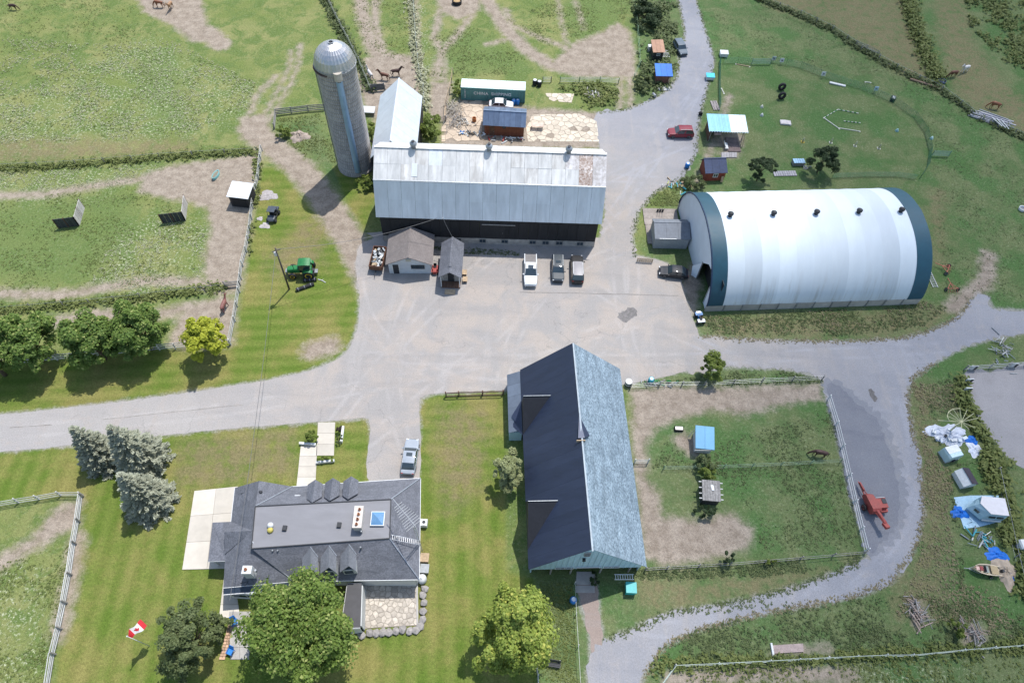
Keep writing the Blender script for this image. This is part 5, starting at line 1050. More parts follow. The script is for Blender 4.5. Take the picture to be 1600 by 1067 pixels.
tufts('weeds', [(160, 400), (240, 340), (320, 350), (320, 430), (240, 465), (140, 450)], 1200, .3, W_P, 21, .09, .4, 4, True, **wl('pale weeds in the windbreak paddock'))
tufts('weeds', [(-40, 270), (260, 258), (190, 290), (0, 300), (-40, 300)], 900, .35, W_P, 22, .09, .4, 4, True, **wl('pale grass below the weedy hedge line'))
tufts('weeds', [(670, 60), (740, 40), (790, 70), (850, 115), (720, 120), (670, 120)], 1300, .4, W_G, 23, .1, .4, 4, True, **wl('tall grass behind the shipping container'))
tufts('weeds', [(875, 128), (965, 130), (966, 165), (905, 172), (878, 150)], 700, .6, W_G, 24, .11, .4, 5, True, **wl('overgrown garden below the white gates'))
tufts('weeds', [(790, 30), (870, 0), (985, 0), (975, 35), (900, 60), (860, 75)], 1500, .4, W_G, 25, .1, .4, 4, True, **wl('grass in the top middle paddock'))
tufts('weeds', [(1130, 690), (1300, 640), (1345, 860), (1190, 865), (1180, 800), (1120, 740), (1020, 730), (1040, 690)], 2600, .3, W_D, 26, .09, .4, 4, True, **wl('grazed dark grass in the fenced paddock'))
tufts('weeds', [(845, 910), (895, 912), (903, 1080), (846, 1080)], 900, .35, W_G, 27, .09, .4, 4, True, **wl('lush grass strip beside the dirt path'))
tufts('weeds', [(0, 880), (110, 850), (100, 940), (80, 1080), (-40, 1080)], 1500, .3, W_G, 28, .09, .4, 4, True, **wl('pasture grass in the south west corner'))
tufts('weeds', [(430, 186), (505, 178), (528, 255), (480, 250), (445, 220)], 700, .5, W_G, 29, .1, .4, 5, True, **wl('weeds west of the silo'))
tufts('weeds', [(600, 384), (640, 383), (800, 392), (815, 400), (740, 398), (690, 392)], 500, .3, W_D, 30, .09, .4, 4, True, clear=False, **wl('grass growing along the long barn foundation'))
tufts('weeds', [(1090, 30), (1190, 8), (1300, 55), (1470, 150), (1600, 230), (1600, 470), (1480, 470), (1460, 300), (1440, 180), (1250, 100), (1120, 85)], 3200, .22, W_D, 31, .08, .4, 4, True, **wl('mown dark grass around the obstacle course'))
tufts('weeds', [(540, 0), (560, 0), (640, 0), (655, 100), (600, 90), (560, 60)], 700, .4, W_G, 32, .1, .4, 4, True, **wl('grass tussocks in the silo corral'))
tufts('weeds', [(985, 0), (1060, 0), (1060, 90), (1045, 140), (990, 165), (1000, 100)], 1600, .8, W_D, 33, .13, .4, 5, True, **wl('tall dark weeds around the two huts'))
tufts('weeds', [(1000, 310), (1060, 290), (1062, 322), (1005, 322)], 400, .4, W_G, 34, .1, .4, 5, True, **wl('weeds north of the timber deck'))
tufts('weeds', [(398, 240), (412, 250), (402, 330), (392, 400), (386, 395), (396, 300)], 420, .6, W_G, 35, .11, .4, 5, True, **wl('weeds along the white fence beside the buggy'))

# ================================================================ fences
UNIT = {}
def unit_box(mat):
    if mat.name not in UNIT: UNIT[mat.name] = MB().box((0, 0, 0), (1, 1, 1)).mesh('rail_'+mat.name); UNIT[mat.name].materials.append(mat)
    return UNIT[mat.name]
def fence(label, pts, post=WHITEF, rail=WHITEF, h=1.3, rails=3, bay=2.6, pt=.13, rt=(.035, .14), seed=1, name='fence', lean=.03, cat='fence', wob=.03):
    rg = random.Random(seed); q = [P(*p) for p in pts]; T = thing(name, label, cat, q[0]); pr = None
    L = [(q[i+1]-q[i]).length for i in range(len(q)-1)]; out = [q[0]]
    for i, l in enumerate(L):
        n = max(1, round(l/bay))
        for k in range(1, n+1): out.append(q[i].lerp(q[i+1], k/n))
    for i, p in enumerate(out):
        o = bpy.data.objects.new('post', unit_box(post)); COL.objects.link(o); o.parent = T; hh = h*rg.uniform(.97, 1.06)
        o.scale = (pt, pt, hh); o.location = p-q[0]+Vector((0, 0, hh/2)); o.rotation_euler = (rg.gauss(0, lean), rg.gauss(0, lean), rg.uniform(0, .3))
    for a, b in zip(out[:-1], out[1:]):
        for r in range(rails):
            o = bpy.data.objects.new('rail', unit_box(rail)); COL.objects.link(o); o.parent = T; z = h*(.93-(.74 if rails > 1 else 0)*r/max(1, rails-1)); d = b-a
            dz = rg.gauss(0, wob); o.scale = (d.length-.02, rt[0], rt[1]); o.location = (a+b)/2-q[0]+Vector((0, 0, z+rg.gauss(0, wob*.5)))+Vector((-d.y, d.x, 0)).normalized()*(-pt*.5-rt[0]*.5-.004)
            o.rotation_euler = (0, -math.atan2(dz, d.length), math.atan2(d.y, d.x))
    return T
fence('white board fence between lawn and sandy paddock', [(410, 236), (405, 280), (398, 310), (392, 360), (386, 394), (380, 416), (375, 457), (368, 502), (361, 538)], rails=3, seed=1)
fence('white board fence behind the row of maples', [(361, 539), (300, 543), (250, 547), (180, 555), (90, 563), (20, 570), (-60, 577)], rails=3, seed=2)
fence('white board fence along the south side of the drive at far left', [(-60, 799), (0, 790), (30, 785), (62, 780), (96, 774), (130, 774)], rails=3, seed=3)
fence('long weathered rail fence down the south west lawn', [(131, 776), (126, 815), (120, 850), (113, 898), (105, 942), (97, 982), (88, 1022), (80, 1070), (70, 1110)], post=GREYW, rails=4, rt=(.06, .12), seed=4, wob=.06)
fence('thin wire fence among weeds above the maples', [(-60, 490), (0, 486), (100, 478), (180, 470), (260, 461), (355, 450)], GREYW, STEEL, 1.1, 2, 4, .1, (.02, .025), 5)
fence('grey timber gate panel at the paddock corner', [(352, 448), (376, 446)], GREYW, GREYW, 1.2, 5, 3, .12, (.04, .12), 6, 'gate', cat='gate')
fence('thin wire fence along the weedy hedge line', [(-60, 268), (0, 264), (120, 258), (250, 247), (402, 238)], GREYW, STEEL, 1.1, 2, 5, .1, (.02, .025), 7)
fence('grey board fence west of the silo', [(429, 202), (431, 180), (456, 177), (482, 174), (508, 172)], GREYW, GREYW, 1.3, 4, 2.6, .14, (.04, .2), 8)
fence('dark rail fence running north behind the silo', [(502, -20), (512, 0), (526, 30), (545, 66), (562, 100), (580, 143)], GREYW, M('mossy_rail', (.2, .22, .18), .85, .25), 1.4, 3, 3, .16, (.05, .18), 9)
fence('solid grey board panel at the corral corner', [(581, 143), (601, 141)], GREYW, M('slate_board', (.13, .14, .15), .7), 1.5, 7, 3, .14, (.04, .2), 10, 'hoarding', cat='hoarding')
fence('timber rail gate between the board panel and annexe', [(602, 142), (618, 140)], GREYW, M('pinkish_rail', (.33, .27, .24), .8), 1.3, 4, 3, .1, (.05, .1), 11, 'gate', cat='gate')
fence('pale rail fence between silo corral and middle paddock', [(645, -20), (650, 60), (655, 110), (662, 140), (664, 168)], WHITEF, M('pale_green_rail', (.34, .36, .28), .8), 1.3, 2, 3, .12, (.04, .1), 12)
fence('leaning pole fence beside the brush pile', [(708, 116), (703, 145), (697, 166), (696, 190)], GREYW, TANW, 1.3, 2, 3, .12, (.06, .08), 13, lean=.15)
fence('low pinkish cattle gate beside the brush pile', [(677, 189), (697, 190)], GREYW, M('pinkish_rail', (.33, .27, .24)), 1.1, 5, 3, .1, (.04, .06), 14, 'gate', cat='gate')
fence('long white tube gate of the top middle paddock', [(875, 129), (905, 129), (937, 129), (966, 131)], GREENP, WHITEF, 1.2, 4, 3.4, .12, (.04, .05), 15, 'gate', cat='gate')
fence('short white gate beside the two black barrels', [(848, 129), (861, 129)], DARK, WHITEF, 1.2, 4, 2, .12, (.04, .05), 16, 'gate', cat='gate')
fence('pale green wire fence west of the two huts', [(988, -20), (994, 30), (998, 70), (1000, 104), (990, 124)], M('light_green_post', (.2, .3, .2), .7), M('light_green_wire', (.22, .34, .22), .7), 1.2, 2, 4, .1, (.03, .05), 17)
fence('grey pole fence along the north east boundary', [(1185, 0), (1250, 24), (1300, 48), (1345, 78), (1400, 108), (1470, 142), (1530, 188), (1640, 232)], GREYW, STEEL, 1.1, 2, 5, .12, (.02, .03), 18)
fence('grey hurdle in the north east boundary fence', [(1336, 72), (1352, 79), (1370, 88)], GREYW, GREYW, 1.2, 4, 2.4, .12, (.04, .1), 19, 'hurdle', cat='hurdle')
fence('dark brown rail fence at the top of the barn lawn', [(697, 619), (717, 618), (754, 617), (786, 616)], BROWNW, M('dark_brown_rail', (.08, .05, .04), .8), 1.1, 2, 4, .16, (.1, .12), 20)
fence('white rail fence on the east side of the dark gravel bay', [(1293, 624), (1305, 664), (1314, 700), (1324, 745), (1333, 785), (1343, 828), (1351, 861)], WHITE, WHITE, 1.3, 3, 3, .12, (.04, .1), 21)
fence('pale green wire fence across the middle of the paddock', [(1036, 733), (1130, 731), (1220, 727), (1312, 722)], M('light_green_post', (.2, .3, .2)), M('pale_green_wire', (.24, .32, .25), .7), 1.1, 3, 4, .08, (.02, .04), 22)
fence('wire fence along the north side of the paddock', [(985, 606), (1030, 603), (1100, 602), (1190, 597), (1284, 593)], GREYW, STEEL, 1.2, 3, 3.5, .12, (.02, .03), 23)
fence('weathered rail fence along the south side of the paddock', [(1008, 890), (1042, 888), (1140, 882), (1250, 873), (1350, 864)], GREYW, GREYW, 1.1, 2, 4, .12, (.04, .06), 24)
fence('short white rails behind the blue barn', [(991, 723), (1012, 723)], WHITEF, WHITEF, 1.2, 3, 2, .12, (.04, .1), 25)
fence('thin white rope fence beside the dirt path', [(898, 912), (900, 960), (903, 1010), (907, 1080)], WHITE, WHITEF, 1.1, 1, 4, .07, (.03, .06), 26)
fence('pale rail fence at the foot of the yellow green maple', [(838, 1030), (841, 1055), (844, 1100)], WHITEF, WHITEF, 1.1, 2, 3, .1, (.04, .1), 27)
fence('pale rail fence across the south east corner', [(1020, 1085), (1053, 1040), (1120, 1037), (1200, 1033), (1290, 1028), (1380, 1024), (1420, 1024), (1500, 1016), (1640, 1005)], WHITEF, M('pale_green_white', (.4, .45, .4), .7), 1.1, 2, 4, .1, (.05, .09), 28)
fence('grey rail fence of the sand arena', [(1506, 578), (1545, 575), (1600, 571), (1660, 566)], GREYW, M('grey_rail', (.36, .37, .37), .7), 1.2, 3, 3, .13, (.05, .1), 29)
fence('wire fence behind the camper and boat', [(1556, 735), (1570, 800), (1585, 870), (1602, 940), (1615, 1000)], GREYW, STEEL, 1.1, 2, 4, .1, (.02, .03), 30)
def net(label, pts, h, mat, gates=()):
    q = [P(*p) for p in pts]; T = thing('net_fence', label, 'fence', q[0])
    for a, b in zip(q[:-1], q[1:]):
        n = max(1, round((b-a).length/2.6))
        for k in range(n):
            c = a.lerp(b, k/n)-q[0]; e = a.lerp(b, (k+1)/n)-q[0]; mb = MB()
            for i in range(9): p = c.lerp(e, i/8); mb.tube([p+Vector((0, 0, .05)), p+Vector((0, 0, h))], .016, 3, cap=False)
            for i in range(7): z = .05+(h-.05)*i/6; mb.tube([c+Vector((0, 0, z)), e+Vector((0, 0, z-.02*(k % 2)))], .017, 3, cap=False)
            mb.build('net_panel', mat, T); MB().tube([c, c+Vector((0, 0, h+.05))], .03, 5).build('post', GREENP, T)
net('green net fence curving around the obstacle course', [(1205, 98), (1250, 106), (1290, 122), (1350, 141), (1395, 161), (1428, 184), (1445, 208), (1452, 236), (1448, 262), (1436, 280)], 1.25, GREENN)
net('green net fence between lane and obstacle course', [(1124, 96), (1123, 130), (1124, 172)], 1.25, GREENN); net('green net fence north of the obstacle course start', [(1130, 99), (1152, 99), (1174, 100)], 1.25, GREENN)
net('sagging green net along the back of the hoop barn', [(1300, 278), (1350, 276), (1400, 276), (1430, 280)], 1.0, GREENN)
GATE = M('green_tube_gate', (.14, .25, .22), .5, .15, 3)
fence('green tube gate at the north of the obstacle course', [(1174, 101), (1203, 101)], GATE, GATE, 1.3, 6, 4, .07, (.04, .06), 31, 'tube_gate', cat='gate')
fence('green tube gate at the east end of the net fence', [(1455, 244), (1481, 245)], GATE, GATE, 1.3, 6, 4, .07, (.04, .06), 32, 'tube_gate', cat='gate')

tufts('weeds', [(1090, 955), (1130, 950), (1180, 947), (1235, 944)], 60, .1, W_D, 50, .05, .3, 5, False, clear=False, **wl('tufts of weed down the middle of the gravel road'))

def edge_tufts(label, pts, n, mat, seed): tufts('weeds', pts, int(n*.9), .08, mat, seed, .045, .22, 5, False, clear=False, **wl(label))
edge_tufts('ragged grass verge along the outer bend of the gravel road', [(1460, 567), (1425, 592), (1418, 625), (1424, 670), (1438, 720), (1442, 800), (1428, 860), (1395, 905), (1340, 930), (1270, 944), (1180, 960), (1090, 984), (1035, 1010), (1008, 1060)], 900, W_B, 61)
edge_tufts('ragged grass verge along the inner bend of the gravel road', [(945, 1000), (985, 985), (1050, 957), (1120, 945), (1200, 930), (1300, 898), (1345, 876)], 420, W_D, 62)
edge_tufts('ragged grass verge south of the hoop barn', [(1095, 526), (1200, 532), (1300, 534), (1400, 530), (1450, 519), (1498, 495), (1517, 470)], 500, W_B, 63)
edge_tufts('ragged grass verge of the northern gravel lane', [(1087, -5), (1106, 60), (1116, 95), (1108, 125), (1094, 180), (1087, 240), (1066, 278), (1025, 300), (998, 330), (988, 370), (992, 404)], 560, W_D, 64)
edge_tufts('ragged grass verge west of the northern gravel lane', [(932, 178), (975, 172), (1010, 160), (1045, 140), (1058, 118), (1062, 90), (1070, 50), (1060, 0)], 380, W_G, 65)
# ================================================================ vehicles
def paint(name, c, rough=.5): return M(name, c, rough, .06, 1.5, metal=0, bmp=0, coat=.45, spec=.25, obj=True, piece=.0)
def wheel(T, x, y, r, w, rim=RIM, name='wheel', n=16):
    o = MB().lathe([(r*.62, -w/2), (r*.93, -w/2), (r, -w*.32), (r, w*.32), (r*.93, w/2), (r*.62, w/2)], n, (x, y, r), 'Y').build(name, BLACK, T, True)
    MB().lathe([(r*.15, -w*.46), (r*.6, -w*.52), (r*.64, -w*.3), (r*.64, w*.3), (r*.6, w*.52), (r*.15, w*.46)], n, (x, y, r), 'Y').build('rim', rim, o); return o
def car(label, px, py, rz, L, W, H, kind, col, name='car', cat='car', roofmat=None, bed=None, sunroof=False, rack=False, z=.02):
    """x forward. lower body lofted through stations, cabin with pillars, panes, wheels and lamps"""
    T = thing(name, label, cat, P(px, py)+Vector((0, 0, z)), rz); pm = col; hb = H*(.60 if kind != 'sedan' else .62); zl = .24
    hood = {'sedan': .9, 'suv': .95, 'pickup': .95}[kind]
    xs = [-.5, -.485, -.42, -.3, -.1, .1, .24, .36, .45, .49, .5]
    dk = {'sedan': .95, 'suv': 1.0, 'pickup': 1.0}[kind]
    top = [hb*.72*dk, hb*.9*dk, hb*dk, hb*1.0, hb, hb, hb*.985, hb*hood*.985, hb*hood*.93, hb*hood*.8, hb*.6]
    wd = [.8, .9, .97, 1, 1, 1, 1, .98, .92, .82, .72]; rings = []
    for x, t, w in zip(xs, top, wd):
        h = W/2*w; rings.append([Vector((x*L, sy*h*f, zl+(t-zl)*g)) for sy, f, g in ((-1, .9, 0), (-1, 1, .22), (-1, 1, .72), (-1, .93, .95), (-1, .72, 1.0), (1, .72, 1.0), (1, .93, .95), (1, 1, .72), (1, 1, .22), (1, .9, 0))])
    body = MB().loft(rings).build('body', pm, T, False)
    f0, f1, r1, r0 = {'sedan': (.22, .08, -.25, -.40), 'suv': (.23, .1, -.40, -.475), 'pickup': (.24, .1, -.1, -.13)}[kind]
    wb, wt = W/2*.93, W/2*.8; za, zt = hb-.03, H
    f0, f1, r1, r0 = [q*L for q in (f0, f1, r1, r0)]
    V = [Vector(v) for v in ((f0, -wb, za), (f0, wb, za), (r0, wb, za), (r0, -wb, za), (f1, -wt, zt-.05), (f1, wt, zt-.05), (r1, wt, zt-.05), (r1, -wt, zt-.05))]
    MB().add(V, [(0, 1, 5, 4), (1, 2, 6, 5), (2, 3, 7, 6), (3, 0, 4, 7), (4, 5, 6, 7)]).build('cabin', pm, T)
    xm = (f1+r1)/2
    MB().loft([[Vector((x, y*k, zz-(.04 if abs(y) > wt*.9 else 0))) for y in (-wt, -wt*.8, wt*.8, wt)] for x, k, zz in ((f1+.02, .94, zt-.05), (f1-.2, 1, zt-.01), (xm, 1, zt+.02), (r1+.2, 1, zt-.01), (r1-.02, .95, zt-.05))], False, False).build('roof', roofmat or pm, T, True)
    def pane(name_, q, e=.012, m=.07, mb=None):
        c = sum(q, Vector())/4; n = (q[1]-q[0]).cross(q[3]-q[0]).normalized(); n = n if n.dot(c-Vector((xm, 0, za))) > 0 else -n
        MB().slab([p.lerp(c, m)+n*e for p in q], .01, -n).build(name_, CGLASS, T)
    pane('windscreen', [V[0], V[1], V[5], V[4]]); pane('rear_window', [V[2], V[3], V[7], V[6]])
    for a, b, c, d in ((0, 3, 7, 4), (1, 2, 6, 5)):
        k = .47 if kind != 'pickup' else .52
        pane('side_window', [V[a], V[a].lerp(V[b], k-.01), V[d].lerp(V[c], k-.01), V[d]], m=.1); pane('side_window', [V[a].lerp(V[b], k+.02), V[b], V[c], V[d].lerp(V[c], k+.02)], m=.12)
    rr = .33 if kind == 'sedan' else .37
    for x in (.31*L, -.3*L):
        for s in (-1, 1): wheel(T, x, s*(W/2-.1), rr, .22)
    for s in (-1, 1):
        MB().box((.476*L, s*W*.33, hb*.72), (.12, .34, .13), s*-.3).build('headlamp', M('lamp_glass', (.6, .62, .64), .15, .05, 3), T); MB().box((-.488*L, s*W*.36, hb*.78), (.06, .22, .16)).build('tail_lamp', M('tail_red', (.3, .01, .01), .25), T)
        MB().box((f0*.86, s*(W/2+.08), za+.1), (.14, .2, .13)).build('mirror', pm, T)
    MB().box((.497*L, 0, .42), (.07, W*.7, .18)).build('front_bumper', DARK, T); MB().box((-.498*L, 0, .42), (.07, W*.78, .16)).build('rear_bumper', DARK, T); MB().box((.494*L, 0, hb*.62), (.04, W*.42, .14)).build('grille', DARK, T)
    if bed is not None:
        MB().box((-.305*L, 0, hb+.015), (.32*L, W*.8, .05)).build('bed_cover', bed, T)
        for s in (-1, 1): MB().box((-.31*L, s*W*.44, hb+.02), (.345*L, .1, .07)).build('bed_rail', pm, T)
    if sunroof: MB().box((xm+.3, 0, zt+.025), (.1*L, W*.4, .02)).build('sunroof', CGLASS, T)
    if rack:
        for s in (-1, 1): MB().box((xm, s*wt*.92, zt+.05), (abs(f1-r1)*.85, .05, .05)).build('roof_rail', STEEL, T)
    return T
up, dn = R(90), R(-90)
car('white pickup truck with grey bed cover parked before the long barn', 828.5, 427, R(-88), 5.8, 2.0, 1.9, 'pickup', paint('white_car', (.62, .63, .64)), 'pickup_truck', 'truck', bed=M('grey_bed_cover', (.2, .185, .18), .7), sunroof=True)
car('dark grey wagon with roof rails, middle of three parked at the barn', 871, 424, R(-89), 4.8, 1.88, 1.7, 'suv', paint('graphite_car', (.045, .055, .065)), sunroof=True, rack=True)
car('black van with grey roof, rightmost of three parked at the barn', 901, 425, R(91), 5.2, 1.95, 1.85, 'suv', paint('black_car', (.014, .014, .016)), 'van', 'van', roofmat=M('grey_roof_panel', (.24, .23, .24), .45, .08), rack=True)
car('silver sedan parked beside the farmhouse', 641.5, 716, R(89), 4.75, 1.85, 1.45, 'sedan', paint('silver_car', (.27, .3, .34)), sunroof=True)
car('black sedan at the mouth of the hoop barn', 1051, 429, R(176), 4.4, 1.8, 1.45, 'sedan', paint('ink_car', (.014, .016, .022)))
car('red sport utility car on the gravel lane', 1062, 212, R(184), 4.6, 1.85, 1.72, 'suv', paint('red_car', (.2, .022, .035)), rack=True)
car('grey hatchback parked beside the brown-roofed hut', 1062, 79, R(-75), 4.5, 1.8, 1.5, 'suv', paint('slate_car', (.1, .125, .15)))
car('white car half hidden between container and timber shed', 783, 168, R(1), 4.4, 1.8, 1.5, 'sedan', paint('ivory_car', (.6, .6, .6)))

def tractor():
    T = thing('tractor', 'green tractor with green cab roof and yellow wheel rims', 'tractor', P(477, 428), R(186))
    MB().loft([[Vector((x, sy*w, z)) for sy, z in ((-1, z0), (-1, z1-.1), (-.7, z1), (.7, z1), (1, z1-.1), (1, z0))] for x, w, z0, z1 in ((2.35, .33, .8, 1.35), (2.2, .4, .75, 1.5), (1.2, .43, .75, 1.65), (.55, .43, .75, 1.7))]).build('hood', GREENP, T)
    MB().box((.3, 0, .8), (3.6, .5, .4)).build('chassis', DARK, T); MB().box((-.5, 0, 1.3), (1.4, .9, .6)).build('cab_base', GREENP, T)
    c = MB().add([(.55, -.6, 1.55), (.55, .6, 1.55), (-1.1, .65, 1.55), (-1.1, -.65, 1.55), (.35, -.6, 2.6), (.35, .6, 2.6), (-1.1, .65, 2.6), (-1.1, -.65, 2.6)], [(0, 1, 5, 4), (1, 2, 6, 5), (2, 3, 7, 6), (3, 0, 4, 7)]).build('cab_glass', CGLASS, T)
    for x, y in ((.5, -.62), (.5, .62), (-1.1, -.67), (-1.1, .67)): MB().tube([(x, y, 1.5), (x-.1 if x > 0 else x, y, 2.62)], .045, 5).build('pillar', DARK, T)
    MB().loft([[Vector((x, y*w, z)) for y in (-.72, -.6, .6, .72)] for x, w, z in ((.55, .9, 2.62), (.4, 1, 2.74), (-.4, 1, 2.8), (-1.1, 1, 2.74), (-1.3, .9, 2.62))], False, False).build('cab_roof', GREENP, T, True)
    MB().box((-.35, 0, 2.62), (1.75, 1.3, .08)).build('roof_liner', DARK, T)
    yr = YELLOW
    for s in (-1, 1): wheel(T, -.75, s*.95, .85, .5, yr, n=20); wheel(T, 1.65, s*.85, .56, .36, yr); MB().loft([[Vector((-.75+math.cos(a)*.95, s*y, .85+math.sin(a)*.95)) for y in (.66, 1.22)] for a in np.linspace(.4, 2.4, 7)], False, False).build('mudguard', GREENP, T)
    MB().tube([(1.3, .28, 1.6), (1.3, .28, 2.5)], .05, 6).build('exhaust', DARK, T); MB().box((2.5, 0, .75), (.3, .7, .45)).build('front_weight', GREYM, T); MB().box((-1.6, 0, .6), (.7, .7, .1)).build('hitch', GREYM, T)
tractor()
def buggy():
    T = thing('utility_buggy', 'dark grey off-road buggy on the lawn by the white fence', 'buggy', P(428, 340), R(-93)); GB = M('buggy_body', (.05, .06, .075), .4, .15, coat=.3)
    MB().loft([[Vector((x, y*w, z)) for y, z in ((-1, .4), (-1, zt-.08), (-.7, zt), (.7, zt), (1, zt-.08), (1, .4))] for x, w, zt in ((1.35, .4, .7), (1.1, .55, .85), (.5, .62, .98))]).build('bonnet', GB, T)
    MB().box((-.1, 0, .45), (1.3, 1.2, .15)).build('floor', DARK, T); MB().box((-.3, 0, .7), (.5, 1.1, .4)).build('seat', BLACK, T); MB().box((-.55, 0, 1.0), (.12, 1.1, .5)).build('backrest', BLACK, T)
    MB().box((-1.05, 0, .85), (.85, 1.25, .3)).build('cargo_box', GB, T); MB().box((-.1, 0, 1.75), (1.2, 1.2, .05)).build('canopy', GB, T)
    for s in (-1, 1):
        MB().tube([(.55, s*.58, .95), (.35, s*.58, 1.72), (-.65, s*.58, 1.72), (-.7, s*.58, .8)], .035, 5).build('roll_bar', DARK, T)
        for x in (.95, -.9): wheel(T, x, s*.62, .32, .26, GREYM)
    MB().tube([(.35, .3, .95), (.15, .3, 1.1)], .03, 5).build('steering_column', DARK, T)
buggy()
def trailer_junk():
    T = thing('junk_trailer', 'rusty open trailer heaped with scrap beside the white shed', 'trailer', P(592, 410), R(88)); L, W = 3.9, 1.9; RS = M('rusty_steel', (.14, .065, .04), .85, .35, 3)
    MB().box((0, 0, .55), (L, W, .1)).build('bed', DARK, T)
    for y in (-W/2, W/2): MB().box((0, y, 1.0), (L, .08, .85)).build('side_board', RS, T)
    for x in (-L/2, L/2): MB().box((x, 0, 1.0), (.08, W-.1, .85)).build('end_board', RS, T)
    for s in (-1, 1): wheel(T, -.3, s*(W/2+.12), .34, .2)
    MB().tube([(-L/2, 0, .5), (-L/2-1.2, 0, .45)], .06, 5).build('drawbar', DARK, T)
    T2 = thing('scrap_heap', 'heap of white and black scrap filling the rusty trailer', 'scrap', P(592, 410)+Vector((0, 0, .62)), R(88)); rg = random.Random(2)
    cols = [WHITE, M('scrap_white', (.55, .54, .52), .6), DARK, STEEL, TANW, GREYM]
    for k in range(46):
        x, y = rg.uniform(-1.7, 1.7), rg.uniform(-.72, .72); MB().box((x, y, rg.uniform(.25, .75)), (rg.uniform(.2, .75), rg.uniform(.15, .5), rg.uniform(.08, .3)), rg.uniform(0, 3), rg.uniform(-.5, .5), rg.uniform(-.5, .5)).build('scrap_piece', rg.choice(cols), T2)
trailer_junk()
T = thing('ride_on_mower', 'small red ride-on mower between the two sheds', 'mower', P(680, 424), R(-88)); MB().box((.35, 0, .55), (.9, .6, .4), taper=.85).build('bonnet', RED, T); MB().box((-.35, 0, .45), (.8, .8, .2)).build('chassis', RED, T); MB().box((-.35, 0, .72), (.45, .45, .12)).build('seat', BLACK, T); MB().box((-.6, 0, .95), (.1, .45, .4)).build('backrest', BLACK, T); MB().box((0, 0, .2), (.8, 1.1, .12)).build('mower_deck', RED, T)
for x, r in ((.6, .2), (-.5, .28)):
    for s in (-1, 1): wheel(T, x, s*.42, r, .2)
MB().tube([(.05, 0, .7), (-.1, 0, 1.0)], .03, 5).build('steering_column', DARK, T)
T = thing('blue_quad', 'blue and white quad bike at the corner of the hoop barn', 'quad bike', P(1092, 500), R(100))
QB = M('quad_blue', (.02, .16, .42), .35, .15, coat=.5); MB().box((0, 0, .55), (1.5, .45, .3), taper=.85).build('body', QB, T); MB().box((-.2, 0, .78), (.75, .34, .14)).build('seat', BLACK, T); MB().tube([(.4, -.4, 1.0), (.45, 0, .95), (.4, .4, 1.0)], .03, 5).build('handlebar', DARK, T)
for x in (.62, -.62):
    MB().box((x, 0, .72), (.55, 1.05, .08)).build('mudguard', WHITE if x < 0 else QB, T)
    for s in (-1, 1): wheel(T, x, s*.45, .3, .26)
MB().box((.85, 0, .8), (.3, .7, .04)).build('rack', STEEL, T)
def harvester():
    T = thing('forage_harvester', 'faded red farm machine with drawbar and side hopper on dark gravel', 'farm machine', P(1358, 794), R(97)); FR = M('faded_red', (.3, .06, .05), .6, .2, 2)
    MB().loft([[Vector((x, y*w+o, z)) for y, z in ((-1, .5), (-1, zt), (1, zt), (1, .5))] for x, w, o, zt in ((1.5, .3, .3, 1.0), (1.2, .45, .2, 1.5), (-.6, .55, 0, 1.7), (-.9, .5, 0, 1.5))]).build('housing', FR, T)
    MB().tube([(1.4, .35, .7), (3.3, .45, .55)], .1, 6, .06).build('drawbar', FR, T); MB().tube([(1.3, -.05, .7), (3.3, .45, .55)], .07, 6, .05).build('drawbar', FR, T); MB().box((2.5, .42, .85), (1.1, .16, .35), .05, 0, .2).build('drive_guard', FR, T)
    MB().box((.2, -1.0, 1.0), (1.3, 1.3, .7)).build('pickup_head', FR, T); MB().box((.35, -1.35, 1.38), (.6, .5, .06)).build('head_grille', DARK, T); MB().box((.8, -1.0, 1.4), (.06, 1.1, .1)).build('head_bar', WHITEF, T)
    MB().box((-.55, -1.3, .55), (.5, .9, .5)).build('pickup_reel', RED, T)
    for k in range(2): MB().tube([(-.8, -.25+k*.5, 1.3), (-2.3, -.55+k*.35, 1.5)], .07, 5).build('spout_arm', FR, T)
    MB().tube([(-.7, 0, 1.4), (-1.4, -.15, 1.55), (-2.4, -.35, 1.5)], .2, 8, .16).build('spout', FR, T); MB().box((-2.65, -.4, 1.4), (.75, .5, .4), .2, 0, .3).build('spout_hood', FR, T)
    for s, x in ((.85, 0), (-.7, -.6)): wheel(T, x, s, .42, .28, FR)
harvester()
def implement(label, px, py, rz):
    T = thing('hay_rake', label, 'farm tool', P(px, py), rz); OR = M('rusty_orange', (.42, .14, .09), .7, .25)
    MB().tube([(0, 0, .6), (2.0, 0, .5)], .06, 5).build('tongue', OR, T); MB().tube([(0, -.9, .5), (0, .9, .5)], .06, 5).build('axle', OR, T)
    for s in (-1, 1): wheel(T, 0, s*.95, .3, .16, WHITEF); MB().tube([(0, s*.8, .5), (1.0, 0, .55)], .05, 5).build('brace', OR, T)
    for k in range(5): MB().tube([(-.1, -.7+k*.35, .5), (-.5, -.7+k*.35, .1)], .025, 4).build('tine', OR, T)
implement('orange hay tool with its tongue pointing at the hoop barn', 1479, 423, R(150)); implement('orange hay tool, the southern of two beside the hoop barn', 1486, 454, R(95))
